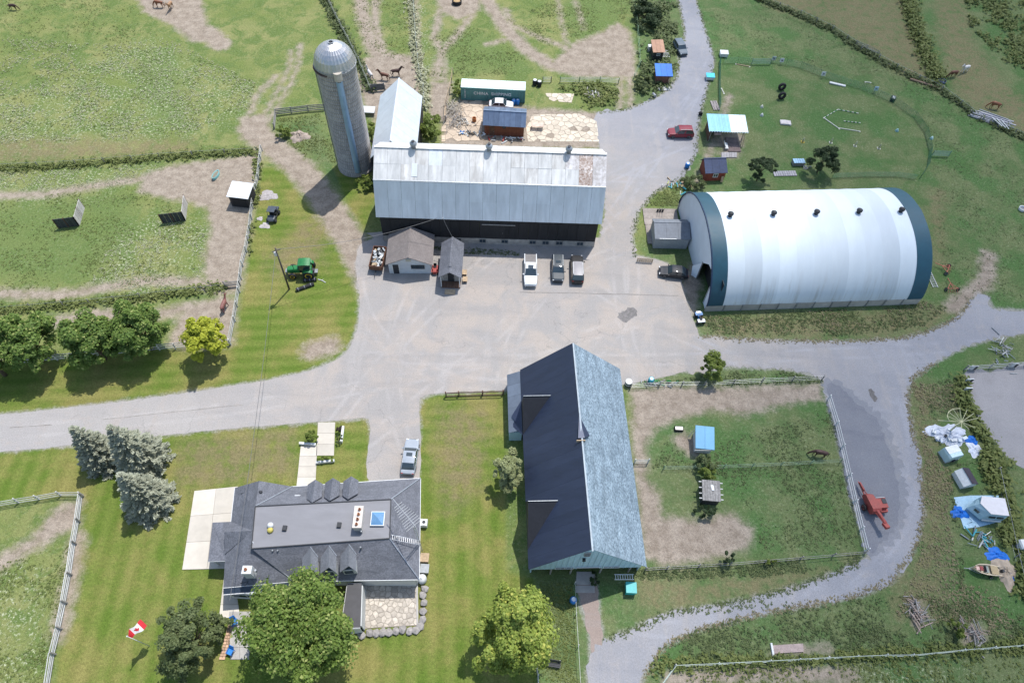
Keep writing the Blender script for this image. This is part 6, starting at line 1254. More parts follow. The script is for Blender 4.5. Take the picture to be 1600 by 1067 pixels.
# camper on pale tarp
def camper():
    c = P(1535, 800); T = thing('camper', 'white camper shell with angular pale blue nose', 'camper', c+Vector((0, 0, .05)), R(-3)); T.scale = (.85, .88, .85); PB = M('pale_blue_shell', (.34, .5, .58), .4, .08)
    n = [Vector(p) for p in ((-2.7, .1, .6), (-1.2, -1.35, .6), (1.9, -1.25, .6), (2.1, 1.35, .6), (-1.2, 1.35, .6))]; t = [Vector(p) for p in ((-1.55, .3, 2.2), (-.55, -1.1, 2.3), (1.9, -1.1, 2.3), (2.05, 1.3, 2.3), (-1.1, 1.3, 2.3))]
    MB().loft([n, [p.lerp(q, .55)+Vector((p.x, p.y, 0))*.03 for p, q in zip(n, t)], t]).build('shell', PB, T); MB().slab([p*1.0+Vector((p.x*.03, p.y*.04, .1)) for p in t], .1).build('roof', M('pinkish_white_roof', (.58, .56, .58), .5, .06), T)
    for x in (.0, 1.1): MB().box((x, -1.3, 1.6), (.85, .12, .35), 0, R(-8)).build('window', CGLASS, T)
    MB().box((.4, -1.42, .62), (2.6, .16, .25)).build('skirt', WHITE, T); MB().box((-1.9, -.55, 1.5), (.7, .05, .4), R(-44), R(-15)).build('window', CGLASS, T)
    for x in (-.6, 1.4):
        for y in (-.9, .9): MB().box((x, y, .3), (.25, .25, .6)).build('jack', GREYM, T)
    a = c; T = thing('ground_tarp', 'pale blue tarp spread under the camper', 'tarp', a); rg = random.Random(4); o = [P(*p)-a for p in ((1490, 777), (1516, 774), (1560, 774), (1560, 815), (1530, 823), (1506, 826), (1497, 800))]
    MB().slab([p+Vector((0, 0, .05+rg.uniform(0, .03))) for p in o], .03).build('sheet', M('pale_blue_tarp', (.28, .44, .56), .4, .15, 1.2, bmp=.15), T)
    for k in range(6): MB().box((rg.uniform(-2.5, 2), rg.uniform(-1.6, -.9), .1), (.9, .06, .06), rg.uniform(-.4, .4)).build('fold', M('pale_blue_tarp', (.28, .44, .56)), T)
    o = P(1499, 801); T = thing('blue_tarp', 'crumpled bright blue tarp at the nose of the camper', 'tarp', o); crumple(T, 1.1, .8, .5, TARPB, 3)
def crumple(T, rx, ry, h, mat, seed, name='folds', n=14):
    rg = np.random.default_rng(seed); vs = []; fs = []
    n = n*2; ph = rg.random(n)*.3
    for i in range(9):
        for j in range(n):
            a = 2*math.pi*j/n; u = i/8; r = (1-u)*(1+.18*math.sin(a*3+seed)+.1*math.sin(a*7+seed*2)+(ph[j]-.15)*.7*(1-u)); z = h*(1-(1-u)**2.2)*(.72+.3*math.sin(a*5+seed+u*4)*math.sin(u*9+seed))+rg.normal(0, .035)*h; vs.append((rx*r*math.cos(a), ry*r*math.sin(a), max(.03, z)))
    for i in range(8): fs += [(i*n+j, i*n+(j+1) % n, (i+1)*n+(j+1) % n, (i+1)*n+j) for j in range(n)]
    MB().add(vs, fs).build(name, mat, T, True); MB().tube([(-rx*.8, 0, .04), (0, -ry*.9, .05), (rx*.85, 0, .04)], .03, 4).build('tie_rope', mat, T)
camper()
def boat():
    T = thing('boat', 'cream open boat with red seat, bow pointing west', 'boat', P(1537, 892)+Vector((0, 0, .3)), R(176)); T.scale = (.66, .75, .75); HB = M('cream_hull', (.5, .42, .3), .45, .12); IN = M('tan_deck', (.42, .32, .18), .6, .15)
    xs = [(-2.3, .72, .62), (-1.2, .85, .6), (.2, .86, .62), (1.3, .72, .68), (2.0, .42, .76), (2.4, .08, .85)]
    MB().loft([[Vector((x, sy*w*f, z*g)) for sy, f, g in ((-1, .1, .0), (-1, .75, .3), (-1, 1, 1), (-.82, 1, 1), (-.7, .8, .45), (.7, .8, .45), (.82, 1, 1), (1, 1, 1), (1, .75, .3), (1, .1, .0))] for x, w, z in xs]).build('hull', HB, T)
    MB().box((1.55, 0, .68), (.9, .55, .06)).build('foredeck', M('pink_deck', (.5, .33, .28), .6), T); MB().box((1.15, 0, .74), (.5, .62, .2)).build('seat', M('dull_red_seat', (.3, .05, .05), .6), T); MB().box((.15, 0, .55), (.7, 1.0, .1)).build('console', M('grey_green_console', (.25, .28, .25), .5), T); MB().box((-1.2, 0, .62), (1.2, 1.3, .1)).build('rear_deck', IN, T)
    MB().slab([(.6, -.5, .62), (.6, .5, .62), (.45, .5, 1.0), (.45, -.5, 1.0)], .03, (1, 0, 0)).build('windscreen', CGLASS, T)
    MB().box((-2.5, 0, .65), (.35, .4, .7)).build('outboard_motor', DARK, T)
    T = thing('boat_trailer', 'low trailer carrying the cream boat', 'trailer', P(1537, 892), R(176)); T.scale = (.66, .75, .75); MB().tube([(-2.4, 0, .38), (3.7, 0, .38)], .06, 5).build('keel_beam', STEEL, T)
    for s in (-1, 1): wheel(T, -.8, s*.98, .3, .2, WHITEF); MB().tube([(-2.3, s*.6, .4), (1.6, s*.5, .4), (3.0, 0, .4)], .05, 5).build('side_beam', STEEL, T); MB().box((-2.7, s*.75, .5), (.6, .08, .08)).build('tail_bar', DARK, T)
    MB().tube([(-.8, -.95, .32), (-.8, .95, .32)], .05, 5).build('axle', DARK, T)
    o = P(1570, 893); T = thing('sand_heap', 'beige sand heap behind the boat', 'heap', o); crumple(T, 1.2, 1.9, .6, M('beige_sand', (.38, .31, .24), .95, .15, 3), 7, 'heap_body', 18)
    o = P(1556, 866); T = thing('blue_tarp', 'bright blue tarp north of the sand heap', 'tarp', o); crumple(T, 1.3, .8, .4, TARPB, 9)
    o = P(1577, 898); T = thing('blue_tarp', 'bright blue tarp corner east of the sand heap', 'tarp', o); crumple(T, .45, .7, .3, TARPB, 10)
boat()
# white heap and dish frame
o = P(1480, 679); T = thing('white_rubble', 'broad heap of white plastic sheeting under the pale wheel frame', 'heap', o); crumple(T, 2.5, 1.6, .5, M('white_sheeting', (.5, .53, .6), .6, .2, 2.5, bmp=.1), 12, 'sheeting', 26)
for k in range(9): MB().box((rk.uniform(-2, 2), rk.uniform(-1.2, 1.2), .42), (rk.uniform(.3, .9), rk.uniform(.2, .5), .1), rk.uniform(0, 3)).build('sheeting_scrap', rk.choice([WHITE, TARPW, DARK]), T)
o = P(1522, 702); T = thing('white_rubble', 'small heap of white sheeting east of the white box trailer', 'heap', o); crumple(T, .9, 1.1, .35, M('white_sheeting', (.5, .53, .6)), 14, 'sheeting', 16)
o = P(1483, 674); T = thing('wheel_frame', 'pale yellow spoked wheel frame standing on the white heap', 'frame', o+Vector((0, 0, .3))); CR = M('cream_tube', (.5, .48, .3), .5, .12)
MB().tube([(0, 0, 0), (0, 0, 2.6)], .12, 8, .1).build('post', CR, T); hub = Vector((0, 0, 2.5)); rim = []
for k in range(12):
    a = R(8+k*27); e = hub+Vector((math.cos(a)*2.0, math.sin(a)*1.5+.2, .5)); MB().tube([hub, e], .035, 5).build('spoke', CR, T)
    if 3 <= k <= 7: rim.append(e)
MB().tube(rim, .045, 5).build('rim_arc', CR, T, True); MB().tube([hub+Vector((-2.8, .2, -.3)), hub], .05, 5).build('arm', CR, T)
o = P(1518, 688); T = thing('blue_tarp', 'small blue tarp between the white heaps', 'tarp', o); crumple(T, .8, .7, .4, TARPB, 11)
def boxhut(label, px, py, rz, L, D, H, m, roof, name='white_box_hut'):
    T = thing(name, label, 'hut', P(px, py), rz); pts = [(-L/2, -D/2), (L/2, -D/2), (L/2, D/2), (-L/2, D/2)]
    MB().loft([[Vector((x, y, .1)) for x, y in pts], [Vector((x, y, H*.8)) for x, y in pts], [Vector((x*.85, y*.96, H)) for x, y in pts]]).build('shell', m, T)
    MB().box((0, 0, .06), (L+.1, D+.1, .1)).build('skid', GREYW, T); return T
T = boxhut('pale cyan domed box trailer beside the white heap', 1481, 712, R(18), 2.0, 1.55, 1.5, M('pale_cyan_shell', (.42, .55, .58), .45, .06), None, 'box_trailer'); MB().slab([(-.9, -.2, 1.52), (.9, -.2, 1.52), (.9, .76, 1.5), (-.9, .76, 1.5)], .04).build('roof_cap', WHITE, T)
for s in (-1, 1): wheel(T, .1, s*.85, .25, .15)
T = thing('dark_roof_hut', 'white hut with one white and one purple-black roof slope', 'hut', P(1500, 764), R(14)); T.scale = (.82,)*3; gable(T, 2.3, 2.5, 1.1, 1.9, WHITE, M('purple_black_felt', (.035, .028, .042), .75, .15), 'y', .08, 1, asym=.38, roofname='roof_slope'); list(c for c in T.children if c.name.startswith('roof_slope'))[0].data.materials[0] = WHITE
T = boxhut('white hutch with dark opening at the right edge of the photo', 1598, 853, R(4), 1.7, 1.1, 1.0, WHITE, None, 'hutch'); MB().box((.15, -.57, .5), (.6, .03, .5)).build('opening', DARK, T)

# ---- obstacle course and yard things
STR = M('striped_pole', (.58, .57, .5), .6, .1)
def pole(label, a, b, k=9):
    a, b = P(*a), P(*b); T = thing('ground_pole', label, 'pole', a); d = b-a
    for i in range(k): MB().tube([d*(i/k)+Vector((0, 0, .1)), d*((i+1)/k)+Vector((0, 0, .1))], .07, 6).build('stripe', STR if i % 2 == 0 else GREENP, T)
for i, (a, b, l) in enumerate((((1287, 185), (1309, 172), 'striped ground pole forming the upper left of the chevron'), ((1309, 172), (1341, 178), 'striped ground pole along the top of the chevron'), ((1318, 190), (1344, 193), 'short striped ground pole inside the chevron'))): pole(l, a, b)
for a, b, l in (((1287, 185), (1311, 202), 'white ground pole forming the lower left of the chevron'), ((1311, 201), (1343, 206), 'white ground pole along the bottom of the chevron'), ((1352, 129), (1360, 130), 'short white pole lying by the net fence'), ((1150, 101), (1171, 105), 'tan plank lying below the green tube gate'), ((1127, 139), (1131, 147), 'pale stick beside the lane net fence')):
    a, b = P(*a), P(*b); T = thing('ground_pole', l, 'pole', a); d = b-a; MB().tube([Vector((0, 0, .09)), d+Vector((0, 0, .09))], .075, 6).build('shaft', TANW if 'tan' in l else STR, T)
    for e in (0, 1): MB().box((d.x*e, d.y*e, .04), (.25, .25, .08)).build('foot', STR, T)
for i, (x, y) in enumerate(((1254, 222), (1298, 223), (1336, 228), (1373, 232))):
    T = thing('marker_cone', ('leftmost', 'second from left', 'third from left', 'rightmost')[i]+' of the four pale marker cones on the course', 'cone', P(x, y), 0, 'marker cones'); MB().box((0, 0, .03), (.55, .55, .06)).build('base', YELLOW if i == 0 else STR, T); MB().lathe([(.22, .06), (.06, .95), (.04, 1.0)], 12).build('cone_body', M('cone_cream', (.55, .52, .36), .6), T, True)
for x, y, l in ((1220, 141, 'upper of two dark tyres standing on the course'), (1220, 155, 'lower of two dark tyres standing on the course'), (1094, 180, 'dark tyre leaning beside the sky blue shelter')):
    r = .75 if x > 1200 else .35; T = thing('tyre', l, 'tyre', P(x, y), R(10)); MB().lathe([(r*.5, -.22), (r*.9, -.24), (r, -.1), (r, .1), (r*.9, .24), (r*.5, .22)], 20, (0, 0, r*.98), 'Y', cap=False).build('tread', BLACK, T, True); MB().lathe([(r*.5, -.2), (r*.5, .2)], 20, (0, 0, r*.98), 'Y', cap=False).build('inner_wall', BLACK, T)
T = thing('jump_filler', 'whitish arched panel lying on the course', 'panel', P(1227, 193), R(-4)); MB().loft([[Vector((x, -.55, .1+.22*math.cos(x*.9))), Vector((x, .55, .1+.22*math.cos(x*.9))), Vector((x, .55, .02)), Vector((x, -.55, .02))] for x in np.linspace(-.95, .95, 7)]).build('panel', M('pinkish_white', (.5, .46, .46), .6), T); MB().box((0, -.57, .12), (1.9, .04, .1)).build('edge', WHITE, T)
T = thing('jump_wall', 'white crumpled plank along the net fence', 'plank', P(1308, 133), R(-14)); MB().box((0, 0, .15), (3.0, .45, .2), ry=.03).build('plank', WHITE, T); MB().box((-1.2, 0, .1), (.2, .5, .2)).build('foot', GREYM, T)
LET = ['S', 'H', 'E', 'X']
for i, (x, y) in enumerate(((1207, 98), (1219.5, 101), (1284, 122), (1366, 145))):
    T = thing('dressage_marker', ('westernmost white marker board, beside the green tube gate', 'round-topped white marker board next to the westernmost one', 'white marker board where the net fence bends south east', 'pale blue marker board on the eastern curve of the net fence')[i], 'marker', P(x, y)); MB().box((0, 0, .9), (.75, .06, .75), 0, R(-12)).build('board', WHITE if i != 3 else M('pale_blue_board', (.4, .52, .6), .5), T); MB().box((0, .06, .45), (.06, .06, .9)).build('stake', GREYW, T); MB().box((0, -.1, .92), (.3, .02, .3), 0, R(-12)).build('mark', GREYM, T)
T = thing('black_crate', 'black crate with two white bars by the net fence', 'crate', P(1394, 157), R(-20)); MB().box((0, 0, .35), (.8, 1.0, .7)).build('crate_body', DARK, T)
for dx in (-.12, .12): MB().box((dx, -.1, .72), (.1, .8, .04)).build('bar', WHITE, T)
for x, y, m, l, nm in ((1401, 205, M('pale_cyan_plastic', (.3, .5, .5), .5), 'pale cyan toy lying on the course', 'toy_ring'), (1455, 217, M('pale_teal_plastic', (.42, .58, .58), .5), 'pale cone standing on the net fence line', 'water_jug'), (1190, 181, WHITE, 'white marker by the black stake, south of two', 'field_marker'), (1190, 168, STR, 'cream marker, north of the black stake', 'field_marker')):
    T = thing(nm, l, 'toy' if nm == 'toy_ring' else 'marker', P(x, y)); MB().lathe([(.28, 0), (.32, .1), (.2, .3), (.1, .5)], 10).build('body', m, T, True); MB().lathe([(.33, 0), (.33, .04)], 10).build('base', m, T)
T = thing('lumber_pile', 'pile of long whitish beams by the eastern boundary', 'timber pile', P(1548, 188), R(-27)); PW = M('lilac_white_beam', (.42, .41, .44), .7, .15)
for k in range(16): MB().box((rk.uniform(-.7, .7), -1.1+k*.15, .12+.13*(k % 4)), (rk.uniform(5, 7.5), .2, .13), rk.uniform(-.06, .06)).build('beam', PW if k % 3 else GREYM, T)
for k in range(3): MB().box((.8+k*.7, -1.1, .75), (2.6, .14, .08), -.7-.1*k).build('beam', WHITE, T)
T = thing('fallen_log', 'long brown log beside the north east fence', 'log', P(1446, 133), R(-26)); MB().tube([(-3, 0, .2), (0, .05, .22), (3, 0, .2)], .2, 8, .15).build('log_body', M('pale_log', (.3, .2, .14), .9), T, True)
for x in (-2.2, -.3, 1.4): MB().tube([(x, 0, .3), (x+.25, .12, .5)], .06, 5).build('branch_stub', BARK, T)
T = thing('water_trough', 'dark blue water trough at the fence corner by the horses', 'trough', P(1470, 130)); MB().lathe([(.7, 0), (.75, .6), (.66, .6), (.62, .12)], 16, cap=False).build('tub', M('navy_tub', (.03, .05, .09), .5), T, True); MB().lathe([(.64, 0), (.64, .02)], 16, (0, 0, .45)).build('water', GLASS, T)
T = thing('water_trough', 'turquoise oval trough in the sandy paddock', 'trough', P(338, 276), R(80)); MB().loft([[Vector((x*s, y*s, z)) for x, y in [(1.05*math.cos(a), .42*math.sin(a)) for a in np.linspace(0, 2*math.pi, 17)[:-1]]] for s, z in ((.92, 0), (1, .55), (.9, .55), (.85, .2))], False).build('tub', M('turquoise_tub', (.16, .36, .36), .5), T, True); MB().slab([(.9*math.cos(a), .36*math.sin(a), .42) for a in np.linspace(0, 2*math.pi, 17)[:-1]], .02).build('water', M('murky_water', (.2, .17, .12), .1), T)
T = thing('water_trough', 'black tub in the paddock near the sky blue hut', 'trough', P(1060, 671)); MB().box((0, 0, .2), (1.1, .6, .4)).build('tub', BLACK, T); MB().box((0, 0, .41), (.95, .45, .03)).build('water', GLASS, T)
T = thing('hay_feeder', 'round hay feeder at the top edge of the middle paddock', 'feeder', P(714, 6)); MB().lathe([(.95, 0), (1.0, .15), (1.0, .75), (.9, .8), (.85, .2)], 20, cap=False).build('ring', BLACK, T, True); MB().lathe([(.84, 0), (.7, .35), (.2, .5)], 14, (0, 0, .2)).build('hay', M('hay', (.4, .28, .14), .95, .25, 5), T)
for i, (x, y, top) in enumerate(((835.5, 133, 1), (842.5, 135, 1))):
    T = thing('barrel', ('left', 'right')[i]+' black barrel with white lid east of the container', 'barrel', P(x, y)); MB().lathe([(.4, 0), (.44, .3), (.44, .8), (.38, 1.05)], 14).build('barrel_body', BLACK, T, True); MB().lathe([(.34, 0), (.34, .06)], 14, (0, 0, 1.05)).build('lid', WHITE, T)
for i, x in enumerate((802.5, 808.5)):
    T = thing('drum', ('left', 'right')[i]+' blue drum at the end of the container', 'drum', P(x, 163)); MB().lathe([(.36, 0), (.38, .3), (.38, .7), (.34, .95)], 14).build('drum_body', BLUEP, T, True); MB().lathe([(.2, 0), (.2, .03)], 10, (0, 0, .95)).build('cap', TARPW, T)
for x, y, l in ((1073, 262, 'blue drum beside the gravel lane near the red shed'), (895, 939, 'blue drum on the rope fence south of the blue barn'), (1016, 597, 'teal barrel at the north paddock fence')):
    T = thing('drum', l, 'drum', P(x, y)); MB().lathe([(.36, 0), (.4, .3), (.4, .7), (.34, .95)], 14).build('drum_body', BLUEP if 'blue drum' in l else M('teal_plastic', (.05, .3, .36), .5), T, True); MB().lathe([(.25, 0), (.25, .04)], 10, (0, 0, .95)).build('cap', TARPW, T)
T = thing('striped_drum', 'black and white banded drum beside the blue barn', 'drum', P(981, 601)); 
for k in range(4): MB().lathe([(.45, 0), (.45, .22)], 14, (0, 0, .05+k*.22)).build('band', WHITE if k % 2 else BLACK, T)
T = thing('fire_barrel', 'orange fire barrel in the sandy yard', 'barrel', P(741, 190)); MB().lathe([(.35, 0), (.38, .4), (.36, .8), (.28, .8), (.28, .3)], 14, cap=False).build('barrel_body', M('orange_rust', (.36, .13, .04), .8), T, True); MB().lathe([(.28, 0), (.28, .02)], 12, (0, 0, .35)).build('ash', DARK, T)
T = thing('garden_table', 'pinkish work table east of the timber shed', 'table', P(839, 201)); MB().box((0, 0, .8), (2.1, 1.0, .07)).build('table_top', M('pinkish_board', (.55, .4, .33), .7), T)
for x in (-.95, .95):
    for y in (-.4, .4): MB().box((x, y, .38), (.09, .09, .76)).build('leg', GREYW, T)
rg_ = random.Random(9)
def pile(name, label, cat, px, py, rx, ry, n, mats, L=(.5, 1.5), th=.09, h=.5, part='stick', seed=1):
    rg = random.Random(seed); T = thing(name, label, cat, P(px, py))
    for k in range(n):
        x, y = rg.gauss(0, rx*.5), rg.gauss(0, ry*.5); l = rg.uniform(*L); a = rg.uniform(0, math.pi); zz = .06+h*rg.random()*max(0, 1-(x/rx)**2*.5-(y/ry)**2*.5); d = Vector((math.cos(a)*l/2, math.sin(a)*l/2, rg.uniform(-.12, .12)))
        MB().tube([Vector((x, y, max(.06, zz)))-d, Vector((x, y, max(.06, zz)))+d], th*rg.uniform(.6, 1.2), 5).build(part, rg.choice(mats), T)
    return T
BL = M('bleached_wood', (.43, .38, .31), .9, .2, 3)
pile('brush_pile', 'bleached brushwood pile west of the container', 'brush pile', 709, 178, 1.6, 3.6, 120, [BL, GREYW, BL], (.7, 2.8), .04, .9, 'branch', 1)
pile('brush_pile', 'scattered offcuts below the brushwood pile', 'brush pile', 722, 193, 2.0, 1.4, 30, [BL, GREYW, WHITEF], (.5, 1.4), .07, .4, 'offcut', 2)
pile('log_pile', 'cut log pile south of the gravel road bend', 'log pile', 1432, 958, 1.2, 1.6, 44, [GREYW, GREYW, M('pinkish_log', (.34, .26, .22), .9)], (.5, 1.8), .06, .6, 'log', 3)
pile('log_pile', 'log pile beside the bush in the south east', 'log pile', 1517, 990, 1.7, 1.3, 44, [GREYW, GREYW, M('pinkish_log', (.34, .26, .22))], (.4, 1.9), .06, .5, 'log', 4)
pile('scrap_pile', 'teal and grey scrap south of the camper', 'scrap pile', 1528, 843, 1.8, 1.2, 26, [GREYM, M('teal_plastic', (.05, .3, .36)), WHITEF, STEEL], (.4, 1.4), .08, .4, 'scrap_piece', 5)
pile('scrap_pile', 'bluish scrap and brush beside the arena fence', 'scrap pile', 1567, 548, 1.8, 2.4, 36, [GREYM, WHITEF, GREYW, STEEL], (.4, 1.5), .07, .7, 'scrap_piece', 6)
pile('scrap_pile', 'clutter between barn and timber shed', 'scrap pile', 742, 211, 2.4, .8, 30, [DARK, GREYM, WHITE, BLUEP, TANW], (.4, 1.1), .1, .5, 'scrap_piece', 7)
pile('scrap_pile', 'clutter along the front of the timber shed', 'scrap pile', 790, 219, 4.0, .6, 26, [DARK, GREYM, WHITE, RED], (.4, 1.2), .1, .4, 'scrap_piece', 8)
pile('scrap_pile', 'garden clutter north of the timber deck', 'scrap pile', 1060, 292, 2.4, 1.6, 40, [GREYM, WHITEF, M('teal_plastic', (.05, .3, .36)), TANW, M('yellow_green_pot', (.4, .42, .12), .6)], (.3, 1.1), .09, .6, 'scrap_piece', 9)
pile('scrap_pile', 'clutter beside the north paddock fence', 'scrap pile', 1035, 600, 3.0, .6, 26, [DARK, GREYM, GREYW, GREENP], (.3, 1.0), .09, .5, 'scrap_piece', 10)
pile('scrap_pile', 'junk behind the net fence near the dark trees', 'scrap pile', 1262, 262, 1.2, .6, 10, [GREYM, WHITEF], (.3, .9), .08, .3, 'scrap_piece', 11)
pile('scrap_pile', 'rubble in the overgrown garden below the white gates', 'scrap pile', 925, 148, 1.8, 1.6, 30, [STONE, GREYW, STEEL, BL], (.3, .9), .1, .4, 'scrap_piece', 12)
T = thing('white_slab', 'white board lying west of the annexe', 'board', P(577, 178)); MB().box((0, 0, .9), (2.2, 1.4, .08), 0, R(12)).build('board', WHITE, T)
for x in (-.9, .9): MB().box((x, 0, .42), (.1, 1.0, .84)).build('trestle', GREYW, T)
T = thing('soil_heap', 'heap of bare soil west of the silo', 'heap', P(468, 214)); crumple(T, 1.7, 1.5, .9, DIRT, 20, 'heap_body', 18)
for i, (x, y, r) in enumerate(((419, 306, 1.4), (414, 353, .8), (406, 342, .5))): T = thing('gravel_heap', ('large pale gravel patch by the white fence', 'pale stone beside the buggy', 'small pale stone beside the white fence')[i], 'heap', P(x, y)); crumple(T, r, r*.8, .18, M('pale_gravel', (.36, .33, .32), .95, .2, 4), 21+i, 'heap_body', 14)
for i, (a, b, l) in enumerate((((463, 455), (491, 445), 'lower of two black pipes lying behind the tractor'), ((474, 440), (495, 438), 'upper of two black pipes lying behind the tractor'))):
    a, b = P(*a), P(*b); T = thing('drain_pipe', l, 'pipe', a, ang(a, b)); ln = (b-a).length; MB().lathe([(.26, 0), (.26, ln), (.2, ln), (.2, 0)], 14, (0, 0, .27), 'X', cap=False).build('pipe_wall', BLACK, T, True)
    for k in range(3): MB().lathe([(.285, .3+k*ln*.35), (.285, .38+k*ln*.35)], 14, (0, 0, .27), 'X').build('rib', GREYM, T)
T = thing('fallen_pole', 'pale bent pole lying behind the tractor', 'pole', P(497, 437)); d = P(509, 442)-P(497, 437); MB().tube([(0, 0, .08), d*.5+Vector((0, .1, .1)), d+Vector((0, 0, .08))], .06, 6).build('shaft', WHITEF, T); MB().tube([d*.5+Vector((0, .1, .1)), d*.4+Vector((.3, .3, .1))], .03, 5).build('twig', WHITEF, T)
def ladder(label, a, b, w, za=.1, zb=.1, n=8):
    a, b = P(*a, za), P(*b, zb); T = thing('ladder', label, 'ladder', a); d = b-a; s = Vector((-d.y, d.x, 0)).normalized()*w/2
    for sg in (-1, 1): MB().tube([s*sg, d+s*sg], .05, 5).build('rail', WHITE, T)
    for k in range(n): c = d*((k+.5)/n); MB().tube([c-s, c+s], .04, 5).build('rung', WHITE, T)
ladder('white ladder lying on the grass at the east end of the hoop barn', (1451, 425), (1462, 449), .75); ladder('white ladder hung below the south gable of the blue barn', (960, 901), (990, 901), .55, 1.6, 1.6, 8)
T = thing('turquoise_bin', 'turquoise bin below the ladder at the blue barn', 'bin', P(984, 921)); MB().box((0, 0, .5), (1.1, 1.1, 1.0), taper=1.08).build('bin_body', M('turquoise_plastic', (.03, .4, .4), .45), T); MB().box((0, 0, 1.04), (1.2, 1.2, .08)).build('lid', M('turquoise_plastic', (.03, .4, .4)), T)
T = thing('concrete_apron', 'concrete apron in the loading bay of the blue barn', 'apron', P(900, 913)); q = [P(*p)-P(900, 913)+Vector((0, 0, .08)) for p in ((900, 913), (929, 913), (930, 893), (901, 893))]; MB().slab(q, .07).build('slab', CONC, T); MB().slab([p+Vector((0, -.9, -.05)) for p in (q[0], q[1], q[1]+Vector((0, .8, 0)), q[0]+Vector((0, .8, 0)))], .03).build('ramp', CONC, T)
T = thing('park_bench', 'dark slatted bench under the yellow green maple', 'bench', P(861, 1037), R(-6))
for k in range(4): MB().box((0, -.25+k*.16, .45), (2.0, .13, .05)).build('seat_slat', DARK, T)
for k in range(3): MB().box((0, .32, .6+k*.16), (2.0, .05, .12)).build('back_slat', DARK, T)
for x in (-.85, .85): MB().box((x, 0, .22), (.08, .6, .44)).build('leg', DARK, T); MB().box((x, .36, .65), (.08, .06, .6)).build('back_post', WHITEF, T)
T = thing('picnic_barrier', 'tan slatted barrier standing at the yard edge near the grey shed', 'barrier', P(1007, 410), R(-2))
for k in range(8): MB().box((-1.1+k*.31, 0, .5), (.2, .05, .8)).build('slat', TANW, T)
for z in (.2, .8): MB().box((0, .05, z), (2.5, .05, .09)).build('rail', GREYW, T)
for i, (x, y) in enumerate(((1517, 578), (1580, 574), (1510, 598), (1508, 612))):
    T = thing('jump_stand', 'white jump stand at the sand arena, %s' % ('western on the north rail', 'eastern on the north rail', 'upper at the gateway', 'lower at the gateway')[i], 'jump stand', P(x, y)); MB().box((0, 0, .55), (.9, .12, 1.1)).build('wing', WHITE, T); MB().box((0, 0, .05), (1.0, .5, .1)).build('foot', GREYW, T); MB().box((.3, -.08, .6), (.3, .05, .8)).build('dark_panel', DARK, T)
T = thing('gravel_strip', 'rectangular pale raised bed in the southern meadow', 'raised bed', P(1206, 1018)); q = [P(*p)-P(1206, 1018) for p in ((1206, 1021), (1255, 1018), (1254, 1005), (1206, 1008))]; MB().slab([p+Vector((0, 0, .14)) for p in q], .13).build('bed_soil', M('pinkish_soil', (.33, .26, .24), .95, .2), T); MB().box(((q[0].x+q[3].x)/2, (q[0].y+q[3].y)/2, .12), (.2, 1.3, .24), R(2)).build('end_board', WHITE, T)
T = thing('blue_roof_crate', 'pale blue crate north of the hoop barn', 'crate', P(1246, 257), R(5)); MB().box((0, 0, .4), (2.0, 1.0, .7)).build('crate_body', GREYM, T)
for k in range(5): MB().box((-.8+k*.4, 0, .78), (.34, 1.1, .05)).build('lid_slat', M('pale_blue_lid', (.25, .42, .58), .5), T)
T = thing('pallet_walk', 'grey pallet boards lying between the dark trees', 'pallet', P(1226, 272), R(6))
for k in range(10): MB().box((-1.8+k*.4, 0, .14), (.33, 1.2, .05)).build('slat', M('lilac_grey_board', (.32, .31, .33), .85), T)
for y in (-.5, 0, .5): MB().box((0, y, .06), (4.0, .1, .1)).build('runner', GREYW, T)
T = thing('plank_stack', 'pale planks stacked beside the sky blue shelter', 'timber pile', P(1117, 166), R(100))
for k in range(5): MB().box((0, -.5+k*.25, .12), (2.6, .2, .12), rk.uniform(-.05, .05)).build('plank', M('pinkish_grey_plank', (.34, .3, .29), .85), T)
T = thing('white_bin', 'white tub in the field at the right edge', 'tub', P(1596, 328)); MB().lathe([(.5, 0), (.6, .45), (.5, .45), (.45, .1)], 14, cap=False).build('tub_wall', WHITE, T, True); MB().lathe([(.46, 0), (.46, .02)], 12, (0, 0, .2)).build('contents', GREYM, T)
